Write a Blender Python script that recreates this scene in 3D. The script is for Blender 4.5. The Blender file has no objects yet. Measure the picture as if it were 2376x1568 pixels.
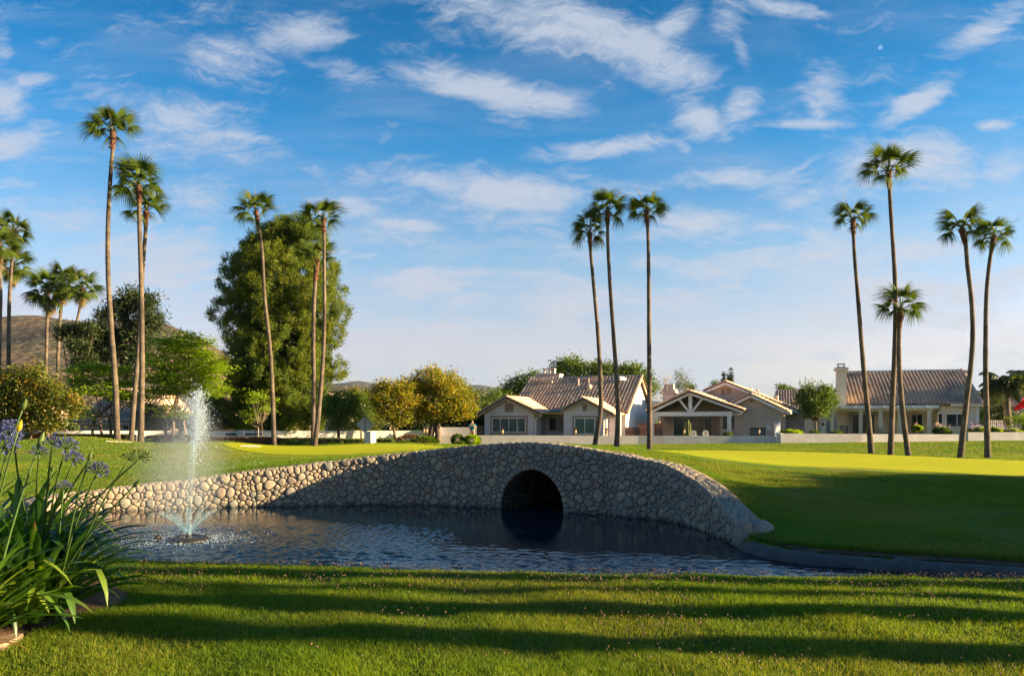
import bpy, math, random
import numpy as np
from mathutils import Vector, Matrix, noise
R = math.radians
rng = np.random.RandomState(7)
random.seed(7)
SC = bpy.context.scene
COL = SC.collection

# ------------------------------------------------------------------ camera
FPX, HX, HY, ZC = 1865.0, 1188.0, 975.0, 1.55      # focal length, principal column, horizon row (survey picture 2376 wide)
cam_data = bpy.data.cameras.new('camera')
cam_data.sensor_width = 36.0
cam_data.lens = 36.0 * FPX / 2376.0
cam_data.shift_y = (HY - 784.0) / 2376.0
cam_data.clip_start = 0.05
cam_data.clip_end = 20000
cam = bpy.data.objects.new('camera', cam_data)
cam.location = (0, 0, ZC)
cam.rotation_euler = (R(90), 0, 0)
COL.objects.link(cam)
SC.camera = cam

# ------------------------------------------------------------------ light
SUN_AZ, SUN_EL = R(-5.0), R(13.0)
SUN = Vector((math.cos(SUN_AZ) * math.cos(SUN_EL), math.sin(SUN_AZ) * math.cos(SUN_EL), math.sin(SUN_EL)))
sl = bpy.data.lights.new('sun', 'SUN')
sl.energy = 5.0
sl.angle = R(0.53)
sl.color = (1.0, 0.72, 0.38)
so = bpy.data.objects.new('sun', sl)
so.rotation_euler = SUN.to_track_quat('Z', 'Y').to_euler()
so.location = SUN * 50
COL.objects.link(so)
SC.view_settings.view_transform = 'Standard'
SC.view_settings.look = 'None'
SC.view_settings.gamma = 1.0
SC.view_settings.use_curve_mapping = False
SC.view_settings.exposure = 2.3

def W(px, py, Y):
    """point seen at (px, py) of the survey picture at distance Y"""
    return Vector(((px - HX) * Y / FPX, Y, ZC - (py - HY) * Y / FPX))

# ------------------------------------------------------------------ node helper
class NT:
    def __init__(s, tree):
        s.t = tree
    def __call__(s, kind, ins=None, **kw):
        n = s.t.nodes.new(kind)
        for k, v in kw.items():
            setattr(n, k, v)
        for k, v in (ins or {}).items():
            s.put(n.inputs[k], v)
        return n
    def put(s, sock, v):
        if isinstance(v, bpy.types.NodeSocket):
            s.t.links.new(v, sock)
        elif isinstance(v, bpy.types.Node):
            s.t.links.new(v.outputs[0], sock)
        else:
            if isinstance(v, (tuple, list)) and len(v) == 3 and sock.type == 'RGBA':
                v = (*v, 1)
            sock.default_value = v
    def math(s, op, a, b=0.0, c=None, clamp=False):
        n = s.t.nodes.new('ShaderNodeMath'); n.operation = op; n.use_clamp = clamp
        s.put(n.inputs[0], a); s.put(n.inputs[1], b)
        if c is not None: s.put(n.inputs[2], c)
        return n.outputs[0]
    def mix(s, f, a, b, mode='MIX'):
        n = s.t.nodes.new('ShaderNodeMix'); n.data_type = 'RGBA'; n.blend_type = mode
        s.put(n.inputs[0], f); s.put(n.inputs[6], a); s.put(n.inputs[7], b)
        return n.outputs[2]
    def ramp(s, f, stops, interp='LINEAR'):
        n = s.t.nodes.new('ShaderNodeValToRGB'); s.put(n.inputs[0], f)
        cr = n.color_ramp; cr.interpolation = interp
        while len(cr.elements) < len(stops): cr.elements.new(0.5)
        for e, (p, c) in zip(cr.elements, stops):
            e.position = p; e.color = (*c, 1) if len(c) == 3 else c
        return n.outputs[0]
    def smooth(s, v, a, b):
        n = s.t.nodes.new('ShaderNodeMapRange'); n.interpolation_type = 'SMOOTHSTEP'
        s.put(n.inputs[0], v); n.inputs[1].default_value = a; n.inputs[2].default_value = b
        return n.outputs[0]

# ------------------------------------------------------------------ sky with clouds
world = bpy.data.worlds.new('World')
SC.world = world
world.use_nodes = True
wt = world.node_tree
wt.nodes.clear()
N = NT(wt)
sky = N('ShaderNodeTexSky', sky_type='NISHITA', sun_disc=False, sun_elevation=SUN_EL, sun_rotation=R(90) - SUN_AZ)
tc = N('ShaderNodeTexCoord')
sep = N('ShaderNodeSeparateXYZ', {0: tc.outputs['Generated']})
dx, dy, dz = sep.outputs
el = N.math('MAXIMUM', dz, 0.0)
tint = N.ramp(el, [(0.0, (0.92, 0.89, 1.34)), (0.09, (1.12, 0.90, 1.08)), (0.20, (0.72, 0.94, 1.16)), (0.32, (0.13, 0.72, 1.15)), (0.46, (0.0, 0.50, 0.90)), (0.8, (0.0, 0.46, 0.85))])
skyc = N.mix(1.0, sky.outputs[0], tint, 'MULTIPLY')
# clouds in direction space: u = dx/dy, v = dz/dy ahead of the viewer
dys = N.math('MAXIMUM', N.math('ABSOLUTE', dy), 0.05)
u = N.math('DIVIDE', dx, dys)
v = N.math('DIVIDE', dz, dys)
front = N.smooth(dy, 0.1, 0.35)
CL = [  # cx, cy, rx, ry, tilt(deg, + = rising to the right), strength
 (1240,45,230,48,-14,.75),(1440,95,170,42,-24,1.0),(1555,62,70,24,38,.7),(1115,75,110,40,-5,.4),(1490,150,70,24,-12,.6),
 (1150,212,165,26,-12,1.0),(1290,232,60,26,0,.7),(1040,190,50,14,-15,.5),(1190,280,60,25,-20,.35),
 (675,82,95,38,5,.8),(530,130,100,44,10,.7),(800,168,75,26,-12,.6),(380,30,60,20,-30,.3),(620,20,70,25,10,.35),
 (430,285,160,44,-16,.75),(560,318,70,14,-8,.75),(360,330,120,26,0,.5),(330,245,60,20,-20,.35),
 (25,340,75,30,0,.8),(70,186,52,14,8,.75),(10,230,40,46,0,.8),(5,110,22,34,0,.6),(110,100,45,14,0,.35),
 (1690,40,36,55,15,.6),(1715,105,14,45,20,.55),(1820,18,110,16,-8,.55),
 (1625,275,55,34,-35,.8),(1715,250,45,34,50,.7),(1860,288,95,10,-2,.75),(1915,205,42,40,0,.75),(1895,250,18,28,30,.6),(1680,318,18,12,0,.5),
 (2125,238,85,22,32,.9),(2300,62,90,24,28,.7),(2340,20,60,20,20,.6),(2310,292,38,12,0,.7),(2345,370,60,40,30,.7),
 (1190,450,150,34,-6,.95),(1010,425,120,22,-14,.6),(860,398,100,16,-6,.4),(700,395,80,18,0,.35),
 (1385,345,120,17,5,.75),(1590,345,22,12,-30,.5),(1730,410,120,26,0,.7),(1840,400,60,10,30,.6),(1810,440,60,20,0,.5),
 (2110,370,130,44,5,.8),(2200,405,80,20,-12,.6),(2000,430,100,24,0,.55),(1860,460,70,18,20,.6),
 (1640,515,100,26,0,.8),(1780,525,60,14,0,.6),(945,522,80,15,-4,.85),(1125,528,32,12,0,.5),(800,478,70,26,-10,.7),
 (470,450,85,42,0,.6),(200,505,130,22,0,.55),(430,565,70,30,-10,.6),(480,640,120,22,0,.4),
 (1655,622,100,24,0,.7),(1520,610,60,18,0,.6),(1335,600,70,20,0,.55),(1070,632,85,16,0,.65),(1110,585,70,12,0,.5),(1230,690,120,12,0,.5),
 (2120,580,120,28,-6,.8),(1980,600,90,18,0,.6),(2220,590,60,14,-20,.5),(2330,645,70,24,0,.7),
 (1540,700,140,20,0,.5),(1860,690,120,18,0,.5),(930,790,90,10,0,.5),(1120,790,140,14,0,.5),(1400,770,160,20,0,.5),(2000,760,220,26,0,.5),(1640,800,200,22,0,.5),(2250,730,120,20,0,.5),
]
acc = None
for cx, cy, rx, ry, tilt, st in CL:
    a = R(tilt)
    u0, v0 = (cx - HX) / FPX, (HY - cy) / FPX
    ca, sa = math.cos(a), math.sin(a)
    du = N.math('SUBTRACT', u, u0); dv = N.math('SUBTRACT', v, v0)
    p = N.math('MULTIPLY_ADD', du, ca * FPX / rx / 1.55, N.math('MULTIPLY', dv, sa * FPX / rx / 1.55))
    q = N.math('MULTIPLY_ADD', du, -sa * FPX / ry / 1.6, N.math('MULTIPLY', dv, ca * FPX / ry / 1.6))
    g = N.math('MULTIPLY_ADD', p, p, N.math('MULTIPLY', q, q))
    g = N.math('POWER', 0.36, g)
    g = N.math('MULTIPLY', g, st)
    acc = g if acc is None else N.math('MAXIMUM', acc, g)
cu = N('ShaderNodeCombineXYZ', {0: u, 1: v, 2: 0.0})
lowb = N.smooth(dz, 0.36, 0.08)
mpa = N('ShaderNodeMapping', {'Vector': cu, 'Scale': (1.0, 3.6, 1.0), 'Location': (3.3, 1.2, 0)})
na = N('ShaderNodeTexNoise', {'Vector': mpa.outputs[0], 'Scale': 5.5, 'Detail': 5.0, 'Roughness': 0.55, 'Distortion': 0.4})
amb = N.math('MULTIPLY', N.smooth(na.outputs[0], 0.40, 0.60), N.math('MULTIPLY_ADD', lowb, 0.62, 0.24))
acc = N.math('MAXIMUM', acc, amb)
warp = N('ShaderNodeTexNoise', {'Vector': cu, 'Scale': 7.0, 'Detail': 4.0, 'Roughness': 0.6})
wv = N('ShaderNodeVectorMath', {0: warp.outputs['Color'], 1: (0.5, 0.5, 0.5)}, operation='SUBTRACT')
wv = N('ShaderNodeVectorMath', {0: wv.outputs[0], 'Scale': 0.09}, operation='SCALE')
cw = N('ShaderNodeVectorMath', {0: cu, 1: wv.outputs[0]}, operation='ADD')
mp = N('ShaderNodeMapping', {'Vector': cw.outputs[0], 'Scale': (1.0, 2.4, 1.0), 'Rotation': (0, 0, R(10))})
n1 = N('ShaderNodeTexNoise', {'Vector': mp.outputs[0], 'Scale': 9.0, 'Detail': 9.0, 'Roughness': 0.62, 'Distortion': 0.2})
mp2 = N('ShaderNodeMapping', {'Vector': cw.outputs[0], 'Scale': (1.0, 4.5, 1.0), 'Rotation': (0, 0, R(-32))})
n2 = N('ShaderNodeTexNoise', {'Vector': mp2.outputs[0], 'Scale': 24.0, 'Detail': 9.0, 'Roughness': 0.70, 'Distortion': 0.25})
wis = N.math('MULTIPLY_ADD', n1.outputs[0], 1.35, N.math('MULTIPLY', n2.outputs[0], 0.95))    # about 0.93 mean
dens = N.math('MULTIPLY_ADD', acc, 1.05, N.math('SUBTRACT', wis, 1.52))
dens = N.smooth(dens, -0.22, 0.62)
# thin veil everywhere and a rising milkiness towards the horizon
mp3 = N('ShaderNodeMapping', {'Vector': cu, 'Scale': (1.0, 5.0, 1.0)})
n3 = N('ShaderNodeTexNoise', {'Vector': mp3.outputs[0], 'Scale': 3.5, 'Detail': 8.0, 'Roughness': 0.6, 'Distortion': 0.3})
veil = N.math('MULTIPLY', N.smooth(n3.outputs[0], 0.42, 0.75), N.math('MULTIPLY_ADD', lowb, 0.58, 0.15))
dens = N.math('MULTIPLY', dens, front)
# the rest of the sky carries the same kind of cloud
pz = N.math('MAXIMUM', dz, 0.08)
cg = N('ShaderNodeCombineXYZ', {0: N.math('DIVIDE', dx, pz), 1: N.math('DIVIDE', dy, pz), 2: 0.0})
n4 = N('ShaderNodeTexNoise', {'Vector': cg, 'Scale': 0.9, 'Detail': 8.0, 'Roughness': 0.6, 'Distortion': 0.6})
back = N.math('MULTIPLY', N.smooth(n4.outputs[0], 0.5, 0.75), N.math('SUBTRACT', 1.0, front))
dens = N.math('MULTIPLY', N.math('MAXIMUM', dens, back), 0.78)
dens = N.math('MAXIMUM', dens, veil)
dens = N.math('MULTIPLY', dens, N.smooth(dz, 0.0, 0.05))
cloudc = N.ramp(el, [(0.0, (0.295, 0.305, 0.335)), (0.15, (0.34, 0.335, 0.365)), (0.5, (0.33, 0.36, 0.40))])
skyc = N.mix(dens, skyc, N.mix(1.0, cloudc, (10.0, 10.0, 10.0), 'MULTIPLY'))
skyc = N.mix(1.0, skyc, (0.80, 0.80, 0.815), 'MULTIPLY')
bg = N('ShaderNodeBackground', {'Color': skyc, 'Strength': 0.05})
wo = N('ShaderNodeOutputWorld', {'Surface': bg})
# ------------------------------------------------------------------ objects
def tag(o, label=None, cat=None, group=None, kind=None):
    if label: o['label'] = label
    if cat: o['category'] = cat
    if group: o['group'] = group
    if kind: o['kind'] = kind
    return o
def empty(name, loc=(0, 0, 0), rz=0.0):
    o = bpy.data.objects.new(name, None)
    o.location = loc; o.rotation_euler = (0, 0, rz)
    COL.objects.link(o)
    return o
def link(name, me, mat=None, parent=None):
    o = bpy.data.objects.new(name, me)
    if mat is not None and len(me.materials) == 0:
        for m in (mat if isinstance(mat, (list, tuple)) else [mat]): me.materials.append(m)
    COL.objects.link(o)
    if parent is not None: o.parent = parent
    return o
def np_mesh(name, V, F, smooth=False, mi=None):
    """V (n,3), F list of arrays of faces (each array uniform width)"""
    V = np.asarray(V, dtype=np.float32)
    if not isinstance(F, (list, tuple)): F = [F]
    F = [np.asarray(f, dtype=np.int32) for f in F if len(f)]
    me = bpy.data.meshes.new(name)
    me.vertices.add(len(V)); me.vertices.foreach_set('co', V.ravel())
    loops = np.concatenate([f.ravel() for f in F])
    tot = np.concatenate([np.full(len(f), f.shape[1], dtype=np.int32) for f in F])
    st = np.concatenate([[0], np.cumsum(tot)[:-1]]).astype(np.int32)
    me.loops.add(len(loops)); me.loops.foreach_set('vertex_index', loops)
    me.polygons.add(len(tot)); me.polygons.foreach_set('loop_start', st); me.polygons.foreach_set('loop_total', tot)
    if smooth: me.polygons.foreach_set('use_smooth', np.ones(len(tot), dtype=bool))
    if mi is not None: me.polygons.foreach_set('material_index', np.asarray(mi, dtype=np.int32))
    me.update(calc_edges=True)
    return me
class MB:
    """collects shapes for one mesh"""
    def __init__(s): s.v = []; s.f = []; s.m = []; s.mi = 0
    def add(s, vs, fs):
        b = len(s.v)
        s.v.extend([tuple(p) for p in vs]); s.f.extend([tuple(i + b for i in f) for f in fs]); s.m.extend([s.mi] * len(fs))
        return s
    def box(s, lo, hi, M=None):
        x0, y0, z0 = lo; x1, y1, z1 = hi
        vs = [Vector(p) for p in ((x0,y0,z0),(x1,y0,z0),(x1,y1,z0),(x0,y1,z0),(x0,y0,z1),(x1,y0,z1),(x1,y1,z1),(x0,y1,z1))]
        if M: vs = [M @ p for p in vs]
        return s.add(vs, [(0,3,2,1),(4,5,6,7),(0,1,5,4),(1,2,6,5),(2,3,7,6),(3,0,4,7)])
    def bar(s, a, b, w, h=None, up=(0, 0, 1)):
        """box beam from a to b, width w across, h along up"""
        h = w if h is None else h
        a = Vector(a); b = Vector(b); d = b - a; L = d.length; d.normalize()
        up = Vector(up)
        sd = d.cross(up)
        if sd.length < 1e-4: sd = d.cross(Vector((1, 0, 0)))
        sd.normalize(); up = sd.cross(d)
        vs = []
        for p in (a, b):
            for i, j in ((-1,-1),(1,-1),(1,1),(-1,1)): vs.append(p + sd * (w / 2 * i) + up * (h / 2 * j))
        return s.add(vs, [(0,1,2,3),(7,6,5,4),(0,4,5,1),(1,5,6,2),(2,6,7,3),(3,7,4,0)])
    def tube(s, pts, rad, n=8, cap=True):
        pts = [Vector(p) for p in pts]
        if not isinstance(rad, (list, tuple, np.ndarray)): rad = [rad] * len(pts)
        t0 = (pts[1] - pts[0]).normalized()
        ref = Vector((1, 0, 0)) if abs(t0.x) < 0.9 else Vector((0, 1, 0))
        vs = []
        for i, p in enumerate(pts):
            t = (pts[min(i + 1, len(pts) - 1)] - pts[max(i - 1, 0)]).normalized()
            a = (ref - t * ref.dot(t)).normalized(); b = t.cross(a); ref = a
            for k in range(n):
                an = 2 * math.pi * k / n
                vs.append(p + (a * math.cos(an) + b * math.sin(an)) * rad[i])
        fs = []
        for i in range(len(pts) - 1):
            for k in range(n):
                k2 = (k + 1) % n
                fs.append((i*n+k, i*n+k2, (i+1)*n+k2, (i+1)*n+k))
        if cap:
            fs.append(tuple(range(n - 1, -1, -1))); fs.append(tuple((len(pts)-1)*n + k for k in range(n)))
        return s.add(vs, fs)
    def lathe(s, prof, n=12, c=(0, 0, 0)):
        vs = []
        for r, z in prof:
            for k in range(n):
                an = 2 * math.pi * k / n
                vs.append((c[0] + r * math.cos(an), c[1] + r * math.sin(an), c[2] + z))
        fs = []
        for i in range(len(prof) - 1):
            for k in range(n):
                k2 = (k + 1) % n
                fs.append((i*n+k, i*n+k2, (i+1)*n+k2, (i+1)*n+k))
        fs.append(tuple(range(n - 1, -1, -1))); fs.append(tuple((len(prof)-1)*n + k for k in range(n)))
        return s.add(vs, fs)
    def prism(s, poly, d):
        """poly: list of 3d points (planar, ccw from outside), extruded by vector d"""
        n = len(poly); poly = [Vector(p) for p in poly]; d = Vector(d)
        vs = poly + [p + d for p in poly]
        fs = [tuple(range(n)), tuple(range(2*n-1, n-1, -1))] + [(i, i+n, (i+1) % n + n, (i+1) % n) for i in range(n)]
        return s.add(vs, fs)
    def mesh(s, name, smooth=False):
        me = bpy.data.meshes.new(name)
        me.from_pydata(s.v, [], s.f)
        if any(s.m): me.polygons.foreach_set('material_index', s.m)
        if smooth: me.polygons.foreach_set('use_smooth', [True] * len(me.polygons))
        me.update()
        return me
    def build(s, name, mat, parent=None, smooth=False):
        return link(name, s.mesh(name, smooth), mat, parent)

# ------------------------------------------------------------------ materials
def newmat(name):
    m = bpy.data.materials.new(name); m.use_nodes = True
    m.node_tree.nodes.clear()
    n = NT(m.node_tree)
    out = n('ShaderNodeOutputMaterial')
    return m, n, out
def geo_pos(n):
    return n('ShaderNodeNewGeometry').outputs['Position']
def obj_pos(n):
    return n('ShaderNodeTexCoord').outputs['Object']
def noise_tex(n, vec, scale, detail=5.0, rough=0.55, dist=0.0, stretch=None):
    if stretch: vec = n('ShaderNodeMapping', {'Vector': vec, 'Scale': stretch}).outputs[0]
    return n('ShaderNodeTexNoise', {'Vector': vec, 'Scale': scale, 'Detail': detail, 'Roughness': rough, 'Distortion': dist}).outputs[0]
def solid(name, c1, c2=None, scale=6.0, rough=0.8, bump=0.0, bscale=None, stretch=None, metallic=0.0, coat=0.0, rnd=0.0, c3=None, spec=0.3, dist=0.01, pos='obj', isl=0.0):
    """general surface: two-colour noise, second finer speckle, relief"""
    m, n, out = newmat(name)
    c2 = c2 or tuple(x * 0.75 for x in c1)
    p = geo_pos(n) if pos == 'geo' else obj_pos(n)
    f = noise_tex(n, p, scale, 6, 0.6, 0.2, stretch)
    col = n.mix(n.smooth(f, 0.35, 0.65), c1, c2)
    if c3:
        f3 = noise_tex(n, p, scale * 0.23, 5, 0.6)
        col = n.mix(n.smooth(f3, 0.48, 0.66), col, c3)
    if rnd:
        oi = n('ShaderNodeObjectInfo').outputs['Random']
        col = n.mix(1.0, col, n.ramp(oi, [(0, (1 - rnd,) * 3), (1, (1 + rnd,) * 3)]), 'MULTIPLY')
    if isl:
        gi = n('ShaderNodeNewGeometry').outputs['Random Per Island']
        col = n.mix(1.0, col, n.ramp(gi, [(0, (1 - isl, 1 - isl * .9, 1 - isl * .8)), (1, (1 + isl,) * 3)]), 'MULTIPLY')
    b = n('ShaderNodeBsdfPrincipled', {'Base Color': col, 'Roughness': rough, 'Metallic': metallic, 'Specular IOR Level': spec, 'Coat Weight': coat})
    if bump:
        fb = noise_tex(n, p, bscale or scale * 4, 6, 0.65, 0.0, stretch)
        bp = n('ShaderNodeBump', {'Height': fb, 'Strength': bump, 'Distance': dist})
        n.put(b.inputs['Normal'], bp)
    n.put(out.inputs[0], b)
    return m
def leaf_mat(name, cols, trans=0.4, rough=0.5, scale=0.8, gloss=0.25, tcol=None):
    """leaves: colour by island and by clump, light shines through"""
    m, n, out = newmat(name)
    gi = n('ShaderNodeNewGeometry').outputs['Random Per Island']
    f = noise_tex(n, obj_pos(n), scale, 4, 0.6)
    k = n.math('MULTIPLY_ADD', gi, 0.55, n.math('MULTIPLY_ADD', f, 1.2, -0.38), clamp=True)
    col = n.ramp(k, [(i / (len(cols) - 1), c) for i, c in enumerate(cols)])
    d = n('ShaderNodeBsdfPrincipled', {'Base Color': col, 'Roughness': rough, 'Specular IOR Level': gloss})
    tr = n('ShaderNodeBsdfTranslucent', {'Color': n.mix(1.0, col, tcol or (1.5, 1.5, 0.5), 'MULTIPLY')})
    mx = n('ShaderNodeMixShader', {0: trans, 1: d, 2: tr})
    n.put(out.inputs[0], mx)
    return m
M = {}
M['stucco_pink'] = solid('stucco_pink', (0.70, 0.60, 0.62), (0.64, 0.54, 0.56), 1.3, 0.92, 0.35, 30, dist=0.01)
M['stucco_tan'] = solid('stucco_tan', (0.56, 0.455, 0.385), (0.50, 0.40, 0.34), 1.2, 0.92, 0.35, 30)
M['stucco_cream'] = solid('stucco_cream', (0.62, 0.56, 0.44), (0.55, 0.50, 0.40), 1.2, 0.92, 0.3, 30)
M['stucco_grey'] = solid('stucco_grey', (0.60, 0.58, 0.58), (0.52, 0.50, 0.50), 1.4, 0.95, 0.5, 14, c3=(0.50, 0.46, 0.44), dist=0.02)
M['stucco_white'] = solid('stucco_white', (0.74, 0.73, 0.72), (0.66, 0.65, 0.64), 0.8, 0.9, 0.3, 20)
M['trim_tan'] = solid('trim_tan', (0.40, 0.27, 0.20), (0.36, 0.24, 0.18), 3, 0.85, 0.2, 30)
M['trim_peach'] = solid('trim_peach', (0.50, 0.35, 0.25), (0.45, 0.31, 0.22), 3, 0.8, 0.1, 30)
M['white_paint'] = solid('white_paint', (0.76, 0.75, 0.72), (0.70, 0.69, 0.66), 2.5, 0.55, 0.1, 40)
M['soffit'] = solid('soffit', (0.42, 0.36, 0.29), (0.38, 0.32, 0.26), 2.5, 0.8)
M['tile'] = solid('tile', (0.66, 0.46, 0.32), (0.53, 0.375, 0.27), 2.2, 0.85, 0.3, 30, rnd=0.14, c3=(0.33, 0.26, 0.22), pos='geo')
M['tile_stuff'] = solid('tile_stuff', (0.66, 0.46, 0.32), (0.53, 0.375, 0.27), 2.2, 0.85, 0.3, 30, isl=0.14, c3=(0.33, 0.26, 0.22), pos='geo')
M['underlay'] = solid('underlay', (0.20, 0.145, 0.11), (0.15, 0.11, 0.09), 4, 0.95)
M['glass'] = solid('glass', (0.035, 0.05, 0.05), (0.02, 0.03, 0.032), 1.1, 0.06, spec=0.6)
M['glass_teal'] = solid('glass_teal', (0.05, 0.12, 0.11), (0.035, 0.09, 0.085), 0.9, 0.08, spec=0.5)
M['blind'] = solid('blind', (0.16, 0.19, 0.16), (0.12, 0.15, 0.13), 3, 0.6)
M['curtain'] = solid('curtain', (0.40, 0.38, 0.33), (0.30, 0.29, 0.25), 9, 0.8, stretch=(6, 1, 0.3))
M['dark_metal'] = solid('dark_metal', (0.03, 0.03, 0.032), (0.02, 0.02, 0.02), 8, 0.4, metallic=0.4)
M['grey_metal'] = solid('grey_metal', (0.30, 0.31, 0.32), (0.22, 0.23, 0.24), 6, 0.4, metallic=0.5)
M['cabinet'] = solid('cabinet', (0.50, 0.51, 0.50), (0.46, 0.47, 0.46), 2, 0.6, 0.1, 10)
M['stripe'] = solid('stripe', (0.045, 0.055, 0.10), (0.03, 0.04, 0.075), 4, 0.6)
M['garage_white'] = solid('garage_white', (0.72, 0.73, 0.75), (0.66, 0.67, 0.70), 2, 0.6)
M['brick'] = solid('brick', (0.24, 0.11, 0.08), (0.17, 0.08, 0.065), 9, 0.9, 0.4, 30, rnd=0.25)
M['mortar_dark'] = solid('mortar_dark', (0.20, 0.16, 0.14), (0.14, 0.12, 0.10), 8, 0.95, 0.3)
M['lamp_glass'] = solid('lamp_glass', (0.36, 0.28, 0.17), (0.26, 0.2, 0.12), 5, 0.3)
M['bronze'] = solid('bronze', (0.06, 0.045, 0.03), (0.04, 0.03, 0.02), 8, 0.45, metallic=0.5)
M['lattice'] = solid('lattice', (0.10, 0.055, 0.04), (0.07, 0.04, 0.03), 8, 0.7)
M['ac'] = solid('ac', (0.075, 0.08, 0.09), (0.05, 0.055, 0.06), 8, 0.5, metallic=0.3)
M['flag_red'] = leaf_mat('flag_red', [(0.50, 0.02, 0.03), (0.62, 0.03, 0.035)], 0.35, 0.6, 1.0, 0.1, (1.2, 0.8, 0.8))
M['flag_blue'] = solid('flag_blue', (0.05, 0.03, 0.25), (0.05, 0.03, 0.2), 5, 0.7)
# ------------------------------------------------------------------ stone wall path and the shape of the land
WZ = -0.45
WALL = [(100,1195,1160),(122,1193,1153),(222,1188,1141),(322,1183,1127),(439,1180,1115),(585,1175,1094),(696,1172,1081),(754,1171,1074),
        (872,1169,1059),(988,1170,1047),(1048,1172,1040),(1135,1176,1032),(1223,1181,1028),(1282,1186,1032),(1352,1190,1041),(1422,1194,1053),
        (1452,1197,1059),(1534,1205,1076),(1584,1216,1100),(1628,1229,1129),(1671,1246,1173),(1715,1268,1220)]
def on_water(px, py):
    Y = (ZC - WZ) * FPX / (py - HY)
    return (px - HX) * Y / FPX, Y
wp = []
for px, yf, yt in WALL:
    X, Y = on_water(px, yf)
    wp.append((X, Y, ZC - (yt - HY) * Y / FPX))
wp = np.array(wp)
for _ in range(2):      # light smoothing of the surveyed line
    wp[1:-1, 1] = 0.25 * wp[:-2, 1] + 0.5 * wp[1:-1, 1] + 0.25 * wp[2:, 1]
seg = np.r_[0, np.cumsum(np.hypot(np.diff(wp[:, 0]), np.diff(wp[:, 1])))]
def cr_interp(t, ts, vs):
    """smooth cubic (finite-difference) interpolation"""
    t = np.asarray(t, float); k = np.clip(np.searchsorted(ts, t) - 1, 0, len(ts) - 2)
    h = ts[k + 1] - ts[k]; x = (t - ts[k]) / h
    d = np.gradient(vs, ts)
    h00 = 2*x**3 - 3*x**2 + 1; h10 = x**3 - 2*x**2 + x; h01 = -2*x**3 + 3*x**2; h11 = x**3 - x**2
    return h00 * vs[k] + h10 * h * d[k] + h01 * vs[k + 1] + h11 * h * d[k + 1]
SL = seg[-1]
def wall_pt(s):
    s = np.clip(s, 0, SL)
    return cr_interp(s, seg, wp[:, 0]), cr_interp(s, seg, wp[:, 1])
def wall_top(s): return cr_interp(np.clip(s, 0, SL), seg, wp[:, 2])
def wall_nrm(s):
    e = 0.05
    x0, y0 = wall_pt(np.asarray(s) - e); x1, y1 = wall_pt(np.asarray(s) + e)
    tx, ty = x1 - x0, y1 - y0; L = np.hypot(tx, ty) + 1e-9
    return ty / L, -tx / L          # towards the pond
KERB = [(1733,1281),(1756,1289),(1818,1302),(1891,1311),(1972,1317),(2100,1327),(2218,1336),(2376,1348),(2650,1366),(3100,1392),(3700,1420)]
kp = np.array([on_water(a, b) for a, b in KERB])

CT = []
for x, y, z in wp[::1]: CT.append((x, y + 0.1, z - 0.03)); CT.append((x + 0.1, y + 0.45, z - 0.02))
for x, y in kp: CT.append((x + 0.05, y + 0.28, -0.34)); CT.append((x + 0.15, y + 0.75, -0.24))
def C(px, py, Y):
    p = W(px, py, Y); CT.append((p.x, p.y, p.z))
for a in [(-300,1100,20),(-300,1062,27),(100,1120,20),(300,1095,22),(500,1085,23),(700,1066,22),(900,1052,23),(1050,1040,24),
          (100,1070,27),(300,1062,28),(500,1058,29),(700,1056,29),
          (-300,1040,38),(-100,1038,38),(20,1030,38),(60,1023,38),(120,1016,38.5),(180,1013,39),(240,1016,39),(300,1025,39),(360,1032,39.5),(412,1036.5,40),(460,1031,40),(500,1026,40),(545,1026,40),(590,1032,40.5),(640,1036.5,41),
          (200,1040,32),(400,1047,32),(560,1047,33),(862,1029,42),(960,1032.5,38),(1058,1038,27),(862,1055,26),(760,1034,42),(700,1038,41),
          (1452,1045,40),(1622,1060,30),(1774,1075,25),(1972,1085,23),(2376,1105,21.5),(1700,1044.5,42),(1900,1050,41),(2100,1058,39),(2376,1070,36),
          (1300,1042,46),(1380,1041,46),(1430,1043,45.5),(1507,1044,45),(2021,1054,44.5),(2108,1060,43),(2228,1064,42),(2292,1066,41),(2376,1068,40),(2600,1072,40),
          (1150,1031,57),(1480,1030,57),(1800,1028,56),(2000,1026,56),(2376,1024,55),(2700,1024,55),
          (1900,1180,14.6),(1900,1120,18.5),(2200,1200,13.5),(2200,1130,18),(2376,1250,11.5),(2376,1150,17),(1760,1150,15.5),(1690,1112,18),(1800,1235,12.6),(2700,1200,12.5),(2700,1120,20)]:
    C(*a)
for a in [(1.5,25,0.68),(-0.5,25,0.66),(1,35,0.28),(4,22,0.70),(3,30,0.42),(-40,20,0.2),(-60,45,0.3),(-35,49,0.15),(-25,49,0.1),(-15,49,0.05),(-5,50,0.0),(0,75,0.0),(-30,75,0.3),(30,75,0.2),(60,75,0.3),(60,30,0.1),(45,20,0.0),(-70,75,0.4),(90,60,0.3),(30,12,-0.1),(30,17,-0.05)]:
    CT.append(a)
CT = np.array(CT)
def tps_k(r2): return 0.5 * r2 * np.log(np.maximum(r2, 1e-9))
_P = CT[:, :2] / 10.0
_n = len(CT)
_K = tps_k(((_P[:, None] - _P[None]) ** 2).sum(-1)) + np.eye(_n) * 0.002
_A = np.zeros((_n + 3, _n + 3)); _A[:_n, :_n] = _K; _A[:_n, _n] = 1; _A[:_n, _n+1:] = _P; _A[_n, :_n] = 1; _A[_n+1:, :_n] = _P.T
_wt = np.linalg.solve(_A, np.r_[CT[:, 2], 0, 0, 0])
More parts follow.
